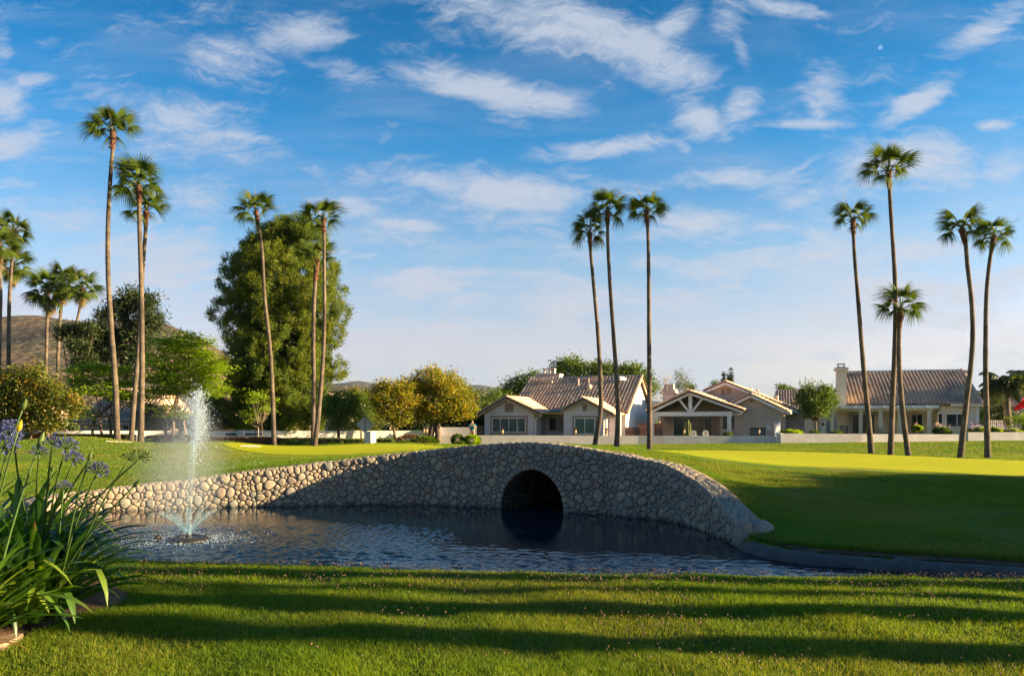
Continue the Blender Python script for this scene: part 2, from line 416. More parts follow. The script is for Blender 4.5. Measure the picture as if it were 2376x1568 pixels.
def hill(X, Y):
    X = np.asarray(X, float); Y = np.asarray(Y, float); sh = X.shape
    q = np.c_[X.ravel(), Y.ravel()] / 10.0
    out = np.empty(len(q))
    for i in range(0, len(q), 20000):
        qq = q[i:i+20000]
        out[i:i+20000] = tps_k(((qq[:, None] - _P[None]) ** 2).sum(-1)) @ _wt[:_n] + _wt[_n] + qq @ _wt[_n+1:]
    out = out.reshape(sh)
    far = np.clip((np.hypot(X * 0.7, Y) - 68) / 22, 0, 1); far = far * far * (3 - 2 * far)
    return np.clip(out * (1 - far) + 0.1 * far, -0.42, 2.0)
def hz(X, Y): return float(hill(np.array([X]), np.array([Y]))[0])

def grass_mat(name, a, b, c, bump=0.8, bscale=60, dry=0.5, dryc=(0.20, 0.14, 0.05), fine=90.0, dist=0.03, st=(1.0, 1.6, 1.0)):
    m, n, out = newmat(name)
    p = geo_pos(n)
    f1 = noise_tex(n, p, 0.55, 6, 0.6, 0.3)
    f2 = noise_tex(n, p, 5.0, 6, 0.65, 0.4, st)
    f3 = noise_tex(n, p, fine, 3, 0.7)
    col = n.mix(n.smooth(f1, 0.36, 0.64), a, b)
    col = n.mix(n.math('MULTIPLY', n.smooth(f2, 0.45, 0.72), 0.7), col, c)
    f4 = noise_tex(n, p, 0.21, 7, 0.68, 0.6)
    f4 = n.math('MULTIPLY_ADD', f2, 0.25, f4)
    col = n.mix(n.math('MULTIPLY', n.smooth(f4, 0.60, 0.76), dry), col, dryc)
    col = n.mix(1.0, col, n.ramp(f3, [(0.25, (0.72,) * 3), (0.75, (1.28,) * 3)]), 'MULTIPLY')
    h = n.math('MULTIPLY_ADD', noise_tex(n, p, bscale, 5, 0.75), 1.0, n.math('MULTIPLY', f2, 0.6))
    bp = n('ShaderNodeBump', {'Height': h, 'Strength': bump, 'Distance': dist})
    b_ = n('ShaderNodeBsdfPrincipled', {'Base Color': col, 'Roughness': 0.75, 'Specular IOR Level': 0.03, 'Normal': bp})
    n.put(out.inputs[0], b_)
    return m
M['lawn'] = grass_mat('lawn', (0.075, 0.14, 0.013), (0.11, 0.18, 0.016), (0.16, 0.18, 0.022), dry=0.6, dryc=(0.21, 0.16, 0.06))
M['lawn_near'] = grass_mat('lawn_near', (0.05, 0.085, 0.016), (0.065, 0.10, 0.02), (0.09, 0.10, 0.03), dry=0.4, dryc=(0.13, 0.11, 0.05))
M['green'] = grass_mat('green', (0.33, 0.37, 0.014), (0.37, 0.40, 0.016), (0.30, 0.34, 0.014), bump=0.5, dry=0.25, dryc=(0.38, 0.30, 0.03), bscale=90, dist=0.02, st=(0.05, 0.5, 1.0))
M['sand'] = solid('sand', (0.88, 0.78, 0.62), (0.80, 0.68, 0.52), 8, 0.95, 1.0, 40, dist=0.06)
M['soil'] = solid('soil', (0.085, 0.05, 0.03), (0.05, 0.03, 0.02), 9, 0.95, 1.0, 30, c3=(0.15, 0.09, 0.05), dist=0.03)
M['concrete'] = solid('concrete', (0.095, 0.09, 0.088), (0.06, 0.058, 0.056), 3.5, 0.9, 0.9, 22, c3=(0.08, 0.08, 0.08), dist=0.02)

# the back lawn: from the wall top / kerb to the far plain
fx = np.r_[-1500, -900, -400, -100, np.arange(60, 1720, 8.0), np.arange(1722, 2420, 8.0), 2500, 2700, 3100, 3700]
front = []
wpx = HX + wp[:, 0] / wp[:, 1] * FPX
kpx = HX + kp[:, 0] / kp[:, 1] * FPX
for x in fx:
    if x < wpx[0]: Yf = 17.0
    elif x <= wpx[-1]: Yf = np.interp(x, wpx, wp[:, 1]) + 0.14
    else: Yf = np.interp(x, np.r_[wpx[-1], kpx], np.r_[wp[-1, 1] + 0.1, kp[:, 1] + 0.22])
    front.append(Yf)
front = np.array(front)
rows = np.r_[np.linspace(0, 1, 150) ** 1.5]
YY = front[:, None] + (95 - front[:, None]) * rows[None]
XX = (fx[:, None] - HX) / FPX * YY
ext = np.array([140, 260, 600, 1500, 6000.0])
YY = np.c_[YY, np.repeat(ext[None], len(fx), 0)]; XX = np.c_[XX, (fx[:, None] - HX) / FPX * ext[None]]
ZZ = hill(XX, YY)
def grid_faces(nx, ny):
    i = np.arange(nx * ny).reshape(nx, ny)
    return np.stack([i[:-1, :-1].ravel(), i[1:, :-1].ravel(), i[1:, 1:].ravel(), i[:-1, 1:].ravel()], 1)
g = link('lawn', np_mesh('lawn', np.stack([XX, YY, ZZ], -1).reshape(-1, 3), grid_faces(*XX.shape), True), M['lawn'])
tag(g, 'wide sunlit golf lawn rising behind the stone bridge wall', None, kind='structure')

# the near lawn with its lip above the pond
LIP = np.array([(-60,17.3),(-14,17.3),(-10.6,17.2),(-10.2,15.5),(-9.4,13.2),(-8.0,11.2),(-6.5,10.0),(-5.2,9.35),(-4.0,9.0),(-2.6,8.8),(-1.5,8.6),(-0.7,8.42),(0.9,8.24),(3.0,8.12),(5.2,8.0),(8,7.9),(15,7.7),(60,7.0)])
def lip(X): return np.interp(X, LIP[:, 0], LIP[:, 1])
nx_ = np.r_[-60, -40, -25, -18, np.arange(-14, 14, 0.14), 18, 25, 40, 60]
yy_ = np.r_[-20, -10, -5, 0, 2, 3, np.arange(3.6, 8.0, 0.12)]
def near_z(X, Y):
    X = np.asarray(X, float); Y = np.asarray(Y, float)
    z = 0.018 * np.sin(X * 0.9 + Y * 1.7) + 0.014 * np.sin(X * 2.3 - Y * 2.9 + 1) + 0.008 * np.sin(X * 5.1 + Y * 4.3)
    d = lip(X) - Y
    edge = np.clip(1 - d / 0.9, 0, 1)
    zl = np.where(X < -9, -0.12, 0.0)
    return z * (1 - edge) + zl * np.clip((Y - 9) / 6, 0, 1) - 0.035 * edge ** 2
cols = []
for x in nx_:
    L = float(lip(x))
    ys = np.r_[yy_[yy_ < 8.0] / 8.0 * L if L > 8 else yy_ * L / 8.0, L]
    zs = near_z(np.full(len(ys), x), ys)
    ys = np.r_[ys, L + 0.05, L + 0.16, L + 0.5]; zs = np.r_[zs, zs[-1] - 0.05, -0.30, -0.75]
    cols.append(np.stack([np.full(len(ys), x), ys, zs], 1))
cols = np.array(cols)
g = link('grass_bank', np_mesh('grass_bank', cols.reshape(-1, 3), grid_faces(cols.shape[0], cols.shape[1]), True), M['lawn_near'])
tag(g, 'near grassy bank sloping to the pond edge', None, kind='structure')
# left bank of the pond behind the flower bed
g = np.array([[(x, y, -0.17 + 0.05 * math.sin(x * 1.3) - 0.35 * max(0, (x + 10.6) / 0.5) ) for y in np.linspace(14.0, 18.4, 12)] for x in np.linspace(-30, -10.25, 24)])
g[:, :, 2] = np.where(g[:, :, 0] > -10.6, g[:, :, 2], -0.16)
tag(link('soil_bank', np_mesh('soil_bank', g.reshape(-1, 3), grid_faces(24, 12), True), M['lawn']), 'bare bank at the left end of the stone wall', None, kind='structure')

# water
m, n, out = newmat('pond_water')
p = geo_pos(n)
sp = n('ShaderNodeSeparateXYZ', {0: p}).outputs
FX, FY = on_water(437, 1253)
ddx = n.math('SUBTRACT', sp[0], FX); ddy = n.math('SUBTRACT', sp[1], FY)
rr = n.math('SQRT', n.math('MULTIPLY_ADD', ddx, ddx, n.math('MULTIPLY', ddy, ddy)))
nearf = n.smooth(n.math('MULTIPLY_ADD', noise_tex(n, p, .7, 4, .6), 2.2, rr), 5.4, 3.4)
w1 = noise_tex(n, p, 4.2, 4, 0.55, 0.4, (0.5, 1.6, 1))
w2 = noise_tex(n, p, 13.0, 4, 0.6, 0.3, (0.6, 1.3, 1))
w3 = noise_tex(n, p, 42.0, 3, 0.6)
h = n.math('MULTIPLY_ADD', w2, 0.42, w1)
h = n.math('MULTIPLY_ADD', n.math('MULTIPLY', w3, nearf), 0.75, h)
calm = noise_tex(n, p, 0.35, 3, 0.5)
mid = n.smooth(n.math('MULTIPLY_ADD', sp[0], 0.30, n.math('MULTIPLY_ADD', calm, 1.6, sp[1])), 15.2, 11.8)
st = n.math('MULTIPLY_ADD', nearf, 0.05, n.math('MULTIPLY_ADD', n.math('MULTIPLY', mid, n.smooth(calm, 0.2, 0.5)), 0.05, 0.014))
bp = n('ShaderNodeBump', {'Height': h, 'Strength': st, 'Distance': 0.19})
b_ = n('ShaderNodeBsdfPrincipled', {'Base Color': (0.002, 0.011, 0.024), 'Roughness': 0.03, 'IOR': 1.333, 'Specular IOR Level': 0.5, 'Normal': bp})
n.put(out.inputs[0], b_)
M['water'] = m
wx = np.r_[np.arange(-16, -9.5, 1.0), np.arange(-9.5, 8.5, 0.029), np.arange(9, 60, 3.0)]
wy = np.r_[6.5, 8.0, np.arange(9.4, 16.6, 0.029), np.arange(16.7, 19.6, .12), 21, 24, 28, 34]
gx, gy = np.meshgrid(wx, wy, indexing='ij')
rw = np.random.RandomState(17)
wob = sum(np.sin(gx * a + gy * b + c) for a, b, c in rw.uniform(-1.6, 1.6, (5, 3))) / 5
def sst(x): x = np.clip(x, 0, 1); return x * x * (3 - 2 * x)
rf = np.hypot(gx - FX, gy - FY)
rain = sst((4.3 + 1.2 * wob - rf) / 1.3) * sst((16.2 + .3 * wob - gy) / 1.2)
wind = sst((12.9 + .7 * wob - .22 * np.clip(gx, -3, 9) - gy) / 1.5)
ht = np.zeros_like(gx); h2 = np.zeros_like(gx)
for k in range(30):      # wind ripples running mostly towards the viewer
    lam = rw.uniform(.085, .33); th = rw.normal() * .55 + math.pi / 2; kx_, ky_ = 2 * math.pi / lam * math.cos(th), 2 * math.pi / lam * math.sin(th)
    ht += lam * np.sin(kx_ * gx + ky_ * gy + rw.uniform(0, 6.28) + 1.2 * np.sin(gx * rw.uniform(.5, 1.5) + rw.uniform(0, 6)))
for k in range(34):      # choppy little rings where the spray falls
    lam = rw.uniform(.07, .19); th = rw.uniform(0, 6.28); kx_, ky_ = 2 * math.pi / lam * math.cos(th), 2 * math.pi / lam * math.sin(th)
    h2 += lam * np.sin(kx_ * gx + ky_ * gy + rw.uniform(0, 6.28) + 1.5 * np.sin(gy * rw.uniform(.5, 2.5) + gx))
fine_ = (gx > -9.4) & (gx < 8.3) & (gy > 9.5) & (gy < 16.5)
wz_ = WZ + fine_ * (ht * (.0006 + .0062 * wind * sst((5.5 - gx) / 3)) + h2 * .0068 * rain) 
msk = np.stack([gx, gy, wz_], -1).reshape(-1, 3)
tag(link('pond_water', np_mesh('pond_water', msk, grid_faces(len(wx), len(wy)), True), M['water']), 'dark rippled pond water in front of the stone bridge', None, kind='structure')

# putting greens and bunkers as sheets just above the lawn
def sheet(name, poly, mat, label, dz=0.025, step=0.35):
    poly = np.array(poly)
    cx = poly.mean(0)
    th = np.linspace(0, 2 * np.pi, 140, endpoint=False)
    # closed smooth outline
    t = np.arange(len(poly) + 1); pc = np.vstack([poly, poly[:1]])
    tt = np.linspace(0, len(poly), 160, endpoint=False)
    def cl(v):
        n_ = len(v); k = np.floor(tt).astype(int); x = tt - k
        p0, p1, p2, p3 = v[(k-1) % n_], v[k % n_], v[(k+1) % n_], v[(k+2) % n_]
        return 0.5 * ((2*p1) + (-p0+p2)*x + (2*p0-5*p1+4*p2-p3)*x**2 + (-p0+3*p1-3*p2+p3)*x**3)
    ox, oy = cl(poly[:, 0]), cl(poly[:, 1])
    rr = np.linspace(0, 1, 46)
    X = cx[0] + (ox[:, None] - cx[0]) * rr; Y = cx[1] + (oy[:, None] - cx[1]) * rr
    X = np.vstack([X, X[:1]]); Y = np.vstack([Y, Y[:1]])
    Z = hill(X, Y) + dz
    Z[:, -1] -= dz * 2
    return tag(link(name, np_mesh(name, np.stack([X, Y, Z], -1).reshape(-1, 3), grid_faces(*X.shape)[:, ::-1], True), mat), label, None, kind='structure')
def onland(px, py, y0=14.0, y1=60.0):
    """first ground point seen along the line of sight through (px,py)"""
    Ys = np.linspace(y0, y1, 900)
    Z = hill((px - HX) * Ys / FPX, Ys); L = ZC - (py - HY) * Ys / FPX
    k = np.argmax(L <= Z)
    if L[k] > Z[k]: k = np.argmin(L - Z)
    return ((px - HX) * Ys[k] / FPX, Ys[k])
GR = [onland(a, b, c, d) for a, b, c, d in [(1452,1045,36,60),(1540,1053,26,60),(1622,1060,24,60),(1774,1075,20,60),(1972,1085,18,60),(2150,1095,18,60),(2376,1105,18,60)]]
GR += [(18.5, 23.0), (24, 30), (23, 36)] + [onland(a, b, 30, 60) for a, b in [(2376,1071),(2200,1062),(2000,1054),(1850,1049),(1680,1046),(1560,1045)]]
M['collar'] = grass_mat('collar', (0.19, 0.25, 0.014), (0.22, 0.27, 0.016), (0.17, 0.22, 0.016), dry=0.4, dryc=(0.26, 0.22, 0.04))
def grow(P, d):
    P = np.array(P); c = P.mean(0); r = np.hypot(*(P - c).T)[:, None]; return c + (P - c) * (1 + d / r)
sheet('green_collar', grow(GR, 1.1), M['collar'], 'slightly longer turf collar round the right putting green', 0.012)
sheet('putting_green', GR, M['green'], 'bright yellow green putting surface right of the bridge')
GL = [onland(a, b, 19, 60) for a, b in [(575,1049),(620,1054),(700,1057),(780,1056),(862,1053),(950,1048)]] + [(-3.2, 27.0), (-2.6, 31), (-3.2, 36), (-5.5, 40), (-9, 41), (-12, 40.0), (-13.6, 37.5)]
sheet('green_collar', grow(GL, .8), M['collar'], 'slightly longer turf collar round the left putting green', 0.012)
sheet('putting_green', GL, M['green'], 'bright putting surface left of the bridge behind the lit wall')
M['fringe'] = grass_mat('fringe', (0.12, 0.13, 0.035), (0.15, 0.14, 0.04), (0.13, 0.12, 0.045), dry=0.6, dryc=(0.22, 0.15, 0.06))
for (x0, x1, yy0, lab) in [(246, 306, 1028.5, 'thin strip of bright sand in the left grass mound'), (558, 606, 1037.8, 'thin strip of bright sand beside the left putting green')]:
    # a lens of sand on the face of the mound, tilted to the viewer
    a = W(x0, yy0, 36.0); b = W(x1, yy0 + 1.0, 36.0); mb = MB()
    top = []; bot = []
    for k in range(13):
        t = k / 12; p = a.lerp(b, t); w_ = math.sin(math.pi * t) ** 0.6
        zt = p.z + 0.05 * w_; bot.append((p.x, p.y - 0.4 * w_ - 0.02, p.z - 0.02 * w_)); top.append((p.x, p.y + 0.6 * w_, zt))
    # lay it on the land
    f = lambda q, dd: (q[0], q[1], max(q[2], hz(q[0], q[1]) + dd * (.4 + 1.4 * 0.5)))
    vs = [f(q, 0.03) for q in bot] + [f(q, 0.04) for q in top]
    mb.add(vs, [(i, i + 1, i + 14, i + 13) for i in range(12)])
    tag(mb.build('sand_bunker', M['sand']), lab, None, kind='structure')

# ------------------------------------------------------------------ hills
M['hill_scrub'] = None
m, n, out = newmat('hill_scrub')
p = geo_pos(n)
f1 = noise_tex(n, p, 0.05, 7, 0.65, 0.5); f2 = noise_tex(n, p, 0.16, 6, 0.7); f3 = noise_tex(n, p, 0.012, 5, 0.6)
vo = n('ShaderNodeTexVoronoi', {'Vector': p, 'Scale': 0.22}).outputs['Distance']
col = n.mix(n.smooth(f1, 0.4, 0.62), (0.098, 0.080, 0.064), (0.050, 0.050, 0.038))
col = n.mix(n.math('MULTIPLY', n.smooth(vo, 0.62, 0.25), 0.85), col, (0.028, 0.036, 0.024))
col = n.mix(n.math('MULTIPLY', n.smooth(f2, 0.66, 0.74), 0.9), col, (0.32, 0.22, 0.16))
col = n.mix(n.smooth(f3, 0.45, 0.65), col, n.mix(0.35, col, (0.20, 0.12, 0.07)))
bp = n('ShaderNodeBump', {'Height': n.math('MULTIPLY_ADD', f2, 0.7, n.math('SUBTRACT', f1, n.math('MULTIPLY', vo, 0.5))), 'Strength': 0.9, 'Distance': 3.0})
n.put(out.inputs[0], n('ShaderNodeBsdfPrincipled', {'Base Color': col, 'Roughness': 0.95, 'Specular IOR Level': 0.1, 'Normal': bp}))
M['hill_scrub'] = m
def hill_mesh(name, sky, Y0, depth, label, amp, seed):
    """ridge given as (px, py) skyline at distance Y0; falls to the plain in front and behind"""
    sx = np.array([a for a, b in sky], float); sy = np.array([b for a, b in sky], float)
    xs = np.linspace(sx[0], sx[-1], 220)
    ridge = cr_interp(xs, sx, ZC - (sy - HY) * Y0 / FPX)
    X0 = (xs - HX) * Y0 / FPX
    ts = np.linspace(-1, 1, 70)
    V = np.zeros((len(xs), len(ts), 3))
    for i in range(len(xs)):
        for j, t in enumerate(ts):
            prof = (1 - abs(t) ** 1.25)
            x, y = X0[i] , Y0 + t * depth
            nz = noise.fractal(Vector((x / amp / 9, y / amp / 9, seed)), 1.0, 2.1, 6) * amp
            gully = noise.ridged_multi_fractal(Vector((x / amp / 6, y / amp / 20, seed + 4)), 0.9, 2.0, 4, 0.8, 1.5) * amp * 0.35
            V[i, j] = (x, y, max(-3, ridge[i] * prof + (nz - gully) * min(1, 1.2 * (1 - prof) + 0.05) * min(1.0, ridge[i] / (amp * 3))))
    return tag(link(name, np_mesh(name, V.reshape(-1, 3), grid_faces(len(xs), len(ts)), True), M['hill_scrub']), label, None, kind='structure')
hill_mesh('scrub_hill', [(-700,905),(-400,850),(-200,790),(-60,765),(0,748),(40,738),(85,732),(140,740),(210,748),(300,744),(345,740),(383,750),(426,768),(470,790),(520,822),(600,880),(700,935),(800,965)], 620, 330, 'brown scrub covered hill behind the left palms', 9, 2.2)
hill_mesh('rocky_hill', [(560,960),(640,930),(700,905),(760,892),(790,893),(830,903),(870,918),(930,940),(1010,965),(1060,972)], 900, 220, 'low rocky hill beyond the tiled gable roof', 6, 8.1)
hill_mesh('distant_ridge', [(500,905),(640,895),(700,893),(760,891),(800,888),(832,883.5),(860,887),(885,891),(940,893),(1010,895),(1080,894),(1110,893),(1150,899),(1250,910),(1450,925),(1700,945),(2000,960),(2300,965)], 3400, 900, 'far blue ridge on the horizon', 26, 5.5)
# ------------------------------------------------------------------ cobblestone bridge wall
def stone_mat(name, island):
    m, n, out = newmat(name)
    p = geo_pos(n)
    rnd = n('ShaderNodeNewGeometry').outputs['Random Per Island'] if island else n('ShaderNodeObjectInfo').outputs['Random']
    base = n.ramp(rnd, [(0.0, (0.21, 0.18, 0.145)), (0.25, (0.30, 0.25, 0.185)), (0.5, (0.21, 0.20, 0.175)), (0.72, (0.35, 0.285, 0.20)), (0.86, (0.18, 0.19, 0.175)), (1.0, (0.27, 0.195, 0.145))])
    f = noise_tex(n, p, 14, 7, 0.7, 0.4)
    f2 = noise_tex(n, p, 60, 4, 0.7)
    col = n.mix(1.0, base, n.ramp(f, [(0.3, (0.72,) * 3), (0.7, (1.22,) * 3)]), 'MULTIPLY')
    col = n.mix(n.math('MULTIPLY', n.smooth(f2, 0.58, 0.75), 0.4), col, (0.14, 0.13, 0.12))
    z = n('ShaderNodeSeparateXYZ', {0: p}).outputs[2]
    damp = n.smooth(n.math('MULTIPLY_ADD', f, 0.12, z), WZ + 0.17, WZ + 0.05)
    col = n.mix(n.math('MULTIPLY', damp, 0.72), col, (0.045, 0.045, 0.04))
    bp = n('ShaderNodeBump', {'Height': n.math('ADD', f, n.math('MULTIPLY', f2, 0.4)), 'Strength': 0.5, 'Distance': 0.02})
    n.put(out.inputs[0], n('ShaderNodeBsdfPrincipled', {'Base Color': col, 'Roughness': n.math('MULTIPLY_ADD', damp, -0.4, 0.85), 'Specular IOR Level': 0.25, 'Normal': bp}))
    return m
M['stone'] = stone_mat('river_stone', False)
M['stones'] = stone_mat('river_stones', True)
M['shade_dark_stone'] = solid('shade_dark_stone', (0.07, 0.065, 0.055), (0.04, 0.038, 0.034), 5, 0.6, 0.8, 30, c3=(0.03, 0.035, 0.025), pos='geo', isl=0.3)  # culvert lining: tunnel shade put into the stone's own colour by darkening it
M['mortar'] = solid('mortar', (0.22, 0.175, 0.125), (0.15, 0.12, 0.09), 7, 0.95, 0.8, 45, pos='geo', dist=0.015)

def power_cells(seeds, rad, reach):
    """cells of the power diagram; every cell clipped by its neighbours"""
    n_ = len(seeds); g = {}
    for i, (x, y) in enumerate(seeds): g.setdefault((int(x // reach), int(y // reach)), []).append(i)
    cells = []
    for i in range(n_):
        x, y = seeds[i]; gx, gy = int(x // reach), int(y // reach)
        poly = [(x - reach, y - reach), (x + reach, y - reach), (x + reach, y + reach), (x - reach, y + reach)]
        nb = [j for a in (-1, 0, 1) for b in (-1, 0, 1) for j in g.get((gx + a, gy + b), []) if j != i]
        nb.sort(key=lambda j: (seeds[j][0] - x) ** 2 + (seeds[j][1] - y) ** 2)
        for j in nb[:22]:
            xj, yj = seeds[j]; ddx, ddy = xj - x, yj - y
            c = (xj * xj + yj * yj - x * x - y * y - rad[j] ** 2 + rad[i] ** 2) / 2
            npoly = []
            for k in range(len(poly)):
                p, q = poly[k], poly[(k + 1) % len(poly)]
                fp = p[0] * ddx + p[1] * ddy - c; fq = q[0] * ddx + q[1] * ddy - c
                if fp <= 0: npoly.append(p)
                if (fp < 0) != (fq < 0):
                    t = fp / (fp - fq); npoly.append((p[0] + t * (q[0] - p[0]), p[1] + t * (q[1] - p[1])))
            poly = npoly
            if len(poly) < 3: break
        cells.append(poly)
    return cells
def pebble(poly, joint, height, rs):
    """rounded domed stone over a flat cell -> verts (a, b, h) and faces"""
    P = np.array(poly); c = P.mean(0)
    Q = np.roll(P, -1, 0)
    A = 0.5 * abs(np.sum(P[:, 0] * Q[:, 1] - Q[:, 0] * P[:, 1]))
    if A < 0.0008: return None
    # sample the cell outline evenly, shrink by the joint, round it
    L = np.hypot(*(Q - P).T); cum = np.r_[0, np.cumsum(L)]; K = 13 if A < 0.012 else 16
    ts = (np.arange(K) + rs.rand()) / K * cum[-1]; ts = np.mod(ts, cum[-1])
    ts.sort()
    k = np.clip(np.searchsorted(cum, ts, side='right') - 1, 0, len(P) - 1)
    S = P[k] + (Q[k] - P[k]) * ((ts - cum[k]) / np.maximum(L[k], 1e-6))[:, None]
    S = 0.12 * np.roll(S, 1, 0) + 0.76 * S + 0.12 * np.roll(S, -1, 0)
    r = np.hypot(*(S - c).T); S = c + (S - c) * ((r - joint) / r * (1 + rs.uniform(-0.02, 0.02, K)))[:, None]
    h = height * (0.45 + 3.4 * math.sqrt(A)) * rs.uniform(.7, 1.3)
    tl = rs.uniform(-0.12, 0.12, 2)
    V = []
    for sc, hh in ((1.0, -0.03), (0.99, 0.5 * h), (0.87, 0.86 * h), (0.55, h)):
        q = c + (S - c) * sc
        V.append(np.c_[q, hh + ((q - c) @ tl) * (hh > 0)])
    V.append(np.array([[c[0], c[1], h * 1.04]]))
    V = np.vstack(V)
    F = []
    for a in range(3):
        for i in range(K):
            j = (i + 1) % K; F.append((a*K+i, a*K+j, (a+1)*K+j, (a+1)*K+i))
    T = [(3*K+i, 3*K+(i+1) % K, 4*K) for i in range(K)]
    return V, F, T, A
# seeds on the unrolled wall face: s along, z up
wx_arch = 1236.0
sa = float(np.interp(wx_arch, HX + np.array([wall_pt(s)[0] / wall_pt(s)[1] for s in np.linspace(0, SL, 800)]) * FPX, np.linspace(0, SL, 800)))
ZA, RA, RB = -0.42, 0.80, 0.86        # centre height, half width, rise of the arch
def in_arch(s, z, grow=0.0):
    return z < ZA and abs(s - sa) < RA + grow or ((s - sa) / (RA + grow)) ** 2 + ((z - ZA) / (RB + grow)) ** 2 < 1
rs = np.random.RandomState(3)
seeds, rads, keep = [], [], []
def addseed(a, b, r, k=True): seeds.append((a, b)); rads.append(r); keep.append(k)
# ring of long stones round the arch
perim = 0
ths = []
th = -0.02
while th < math.pi + 0.02:
    ths.append(th); th += rs.uniform(0.105, 0.165)
for th in ths:
    for sg, kk in ((1, True), (-1, False)):
        g_ = 0.082 * sg
        addseed(sa + (RA + g_) * math.cos(th), ZA + (RB + g_) * math.sin(th), 0.05, kk)
for zz in (ZA - 0.14, ZA - 0.3):
    for sd in (-1, 1):
        addseed(sa + sd * (RA + 0.09), zz, 0.05); addseed(sa + sd * (RA - 0.09), zz, 0.05, False)
grid = {}
def far_enough(a, b, r, cell=0.25):
    gx, gy = int(a // cell), int(b // cell)
    for i in (-1, 0, 1):
        for j in (-1, 0, 1):
            for (x, y, q) in grid.get((gx + i, gy + j), []):
                if (x - a) ** 2 + ((y - b) * 1.15) ** 2 < (0.84 * (r + q)) ** 2: return False
    return True
for (a, b), r in zip(seeds, rads): grid.setdefault((int(a // .25), int(b // .25)), []).append((a, b, 0.07))
for rr_, tries in ((0.115, 300), (0.085, 1500), (0.066, 9000), (0.050, 34000), (0.040, 34000)):
    for _ in range(tries):
        a = rs.uniform(0, SL); b = rs.uniform(WZ - 0.2, 1.05)
        tp = float(wall_top(a))
        if b > tp - 0.045: continue
        if in_arch(a, b, 0.145): continue
        r = rr_ * rs.uniform(0.88, 1.08)
        if far_enough(a, b, r):
            grid.setdefault((int(a // .25), int(b // .25)), []).append((a, b, r)); addseed(a, b, r)
nreal = len(seeds)
for i in range(nreal):          # mirrored seeds give the cells a clean upper and end border
    a, b = seeds[i]; tp = float(wall_top(a))
    if tp - b < 0.24: addseed(a, 2 * tp - b, rads[i], False)
    if a < 0.24: addseed(-a, b, rads[i], False)
    if SL - a < 0.24: addseed(2 * SL - a, b, rads[i], False)
def warp(a, b):
    n1_ = noise.noise(Vector((a * 3.1, b * 3.1, 1.5))); n2_ = noise.noise(Vector((a * 3.1, b * 3.1, 7.5)))
    k = min(1.0, max(0.0, (float(wall_top(min(max(a, 0), SL))) - b) / .25), max(0, math.hypot(a - sa, b - ZA) - RA - .1) / .3)
    return a + .085 * n1_ * k, b + .085 * n2_ * k
cells = power_cells(seeds, rads, 0.34)
cells = [[warp(a, b) for a, b in c_] for c_ in cells]
bridge = empty('stone_bridge', (float(wall_pt(sa)[0]), float(wall_pt(sa)[1]), WZ))
tag(bridge, 'long curved cobblestone retaining wall and bridge with a dark arched culvert over the pond', 'bridge')
bloc = np.array(bridge.location)
def to_face(V):
    s_, z_, h_ = V[:, 0], V[:, 1], V[:, 2]
    x, y = wall_pt(s_); nx, ny = wall_nrm(s_)
    return np.stack([x + nx * h_, y + ny * h_, z_], 1) - bloc
stones = []
for i in range(nreal):
    if not keep[i] or len(cells[i]) < 3: continue
    cz = seeds[i][1]
    P = pebble(cells[i], 0.0052, 0.048, rs)
    if P is None or P[3] > 0.09: continue
    stones.append((P[3], to_face(P[0]), P[1], P[2], seeds[i]))
# cap stones on top of the wall, laid flat
cs, cr_, ck = [], [], []
gridc = {}
grid = gridc
CW = 0.40
for rr_, tries in ((0.09, 1200), (0.07, 6000), (0.05, 14000)):
    for _ in range(tries):
        a = rs.uniform(0, SL); b = rs.uniform(0.0, CW)
        if far_enough(a, b, rr_):
            gridc.setdefault((int(a // .25), int(b // .25)), []).append((a, b, rr_)); cs.append((a, b)); cr_.append(rr_); ck.append(True)
for i in range(len(ck)):
    a, b = cs[i]
    for q in ((a, -b - 0.02), (a, 2 * CW - b)):
        cs.append(q); cr_.append(cr_[i]); ck.append(False)
ccells = power_cells(cs, cr_, 0.34)
for i in range(len(ck)):
    if not ck[i] or len(ccells[i]) < 3: continue
    P = pebble(ccells[i], 0.008, 0.014, rs)
    if P is None or P[3] > 0.09: continue
    V = P[0]; x, y = wall_pt(V[:, 0]); nx, ny = wall_nrm(V[:, 0])
    Vw = np.stack([x - nx * (V[:, 1] - 0.02), y - ny * (V[:, 1] - 0.02), wall_top(V[:, 0]) + 0.012 + V[:, 2]], 1) - bloc
    stones.append((P[3] * 0.35, Vw, [f[::-1] for f in P[1]], [f[::-1] for f in P[2]], cs[i]))
# end stones of the wall: the short return at the right end
stones.sort(key=lambda t: -t[0] / (t[1][:, 1].mean() + bloc[1]) ** 2)
def fix(V, F, T):
    return V, F, T
for k, (A, V, F, T, sd) in enumerate(stones[:300]):
    link('stone', np_mesh('stone', V, [np.array(F), np.array(T)], True), M['stone'], bridge)
VV, FF, TT = [], [], []; off = 0
for (A, V, F, T, sd) in stones[300:]:
    VV.append(V); FF.append(np.array(F) + off); TT.append(np.array(T) + off); off += len(V)
o = link('cobblestones', np_mesh('cobblestones', np.vstack(VV), [np.vstack(FF), np.vstack(TT)], True), M['stones'], bridge)
tag(o, kind='stuff')
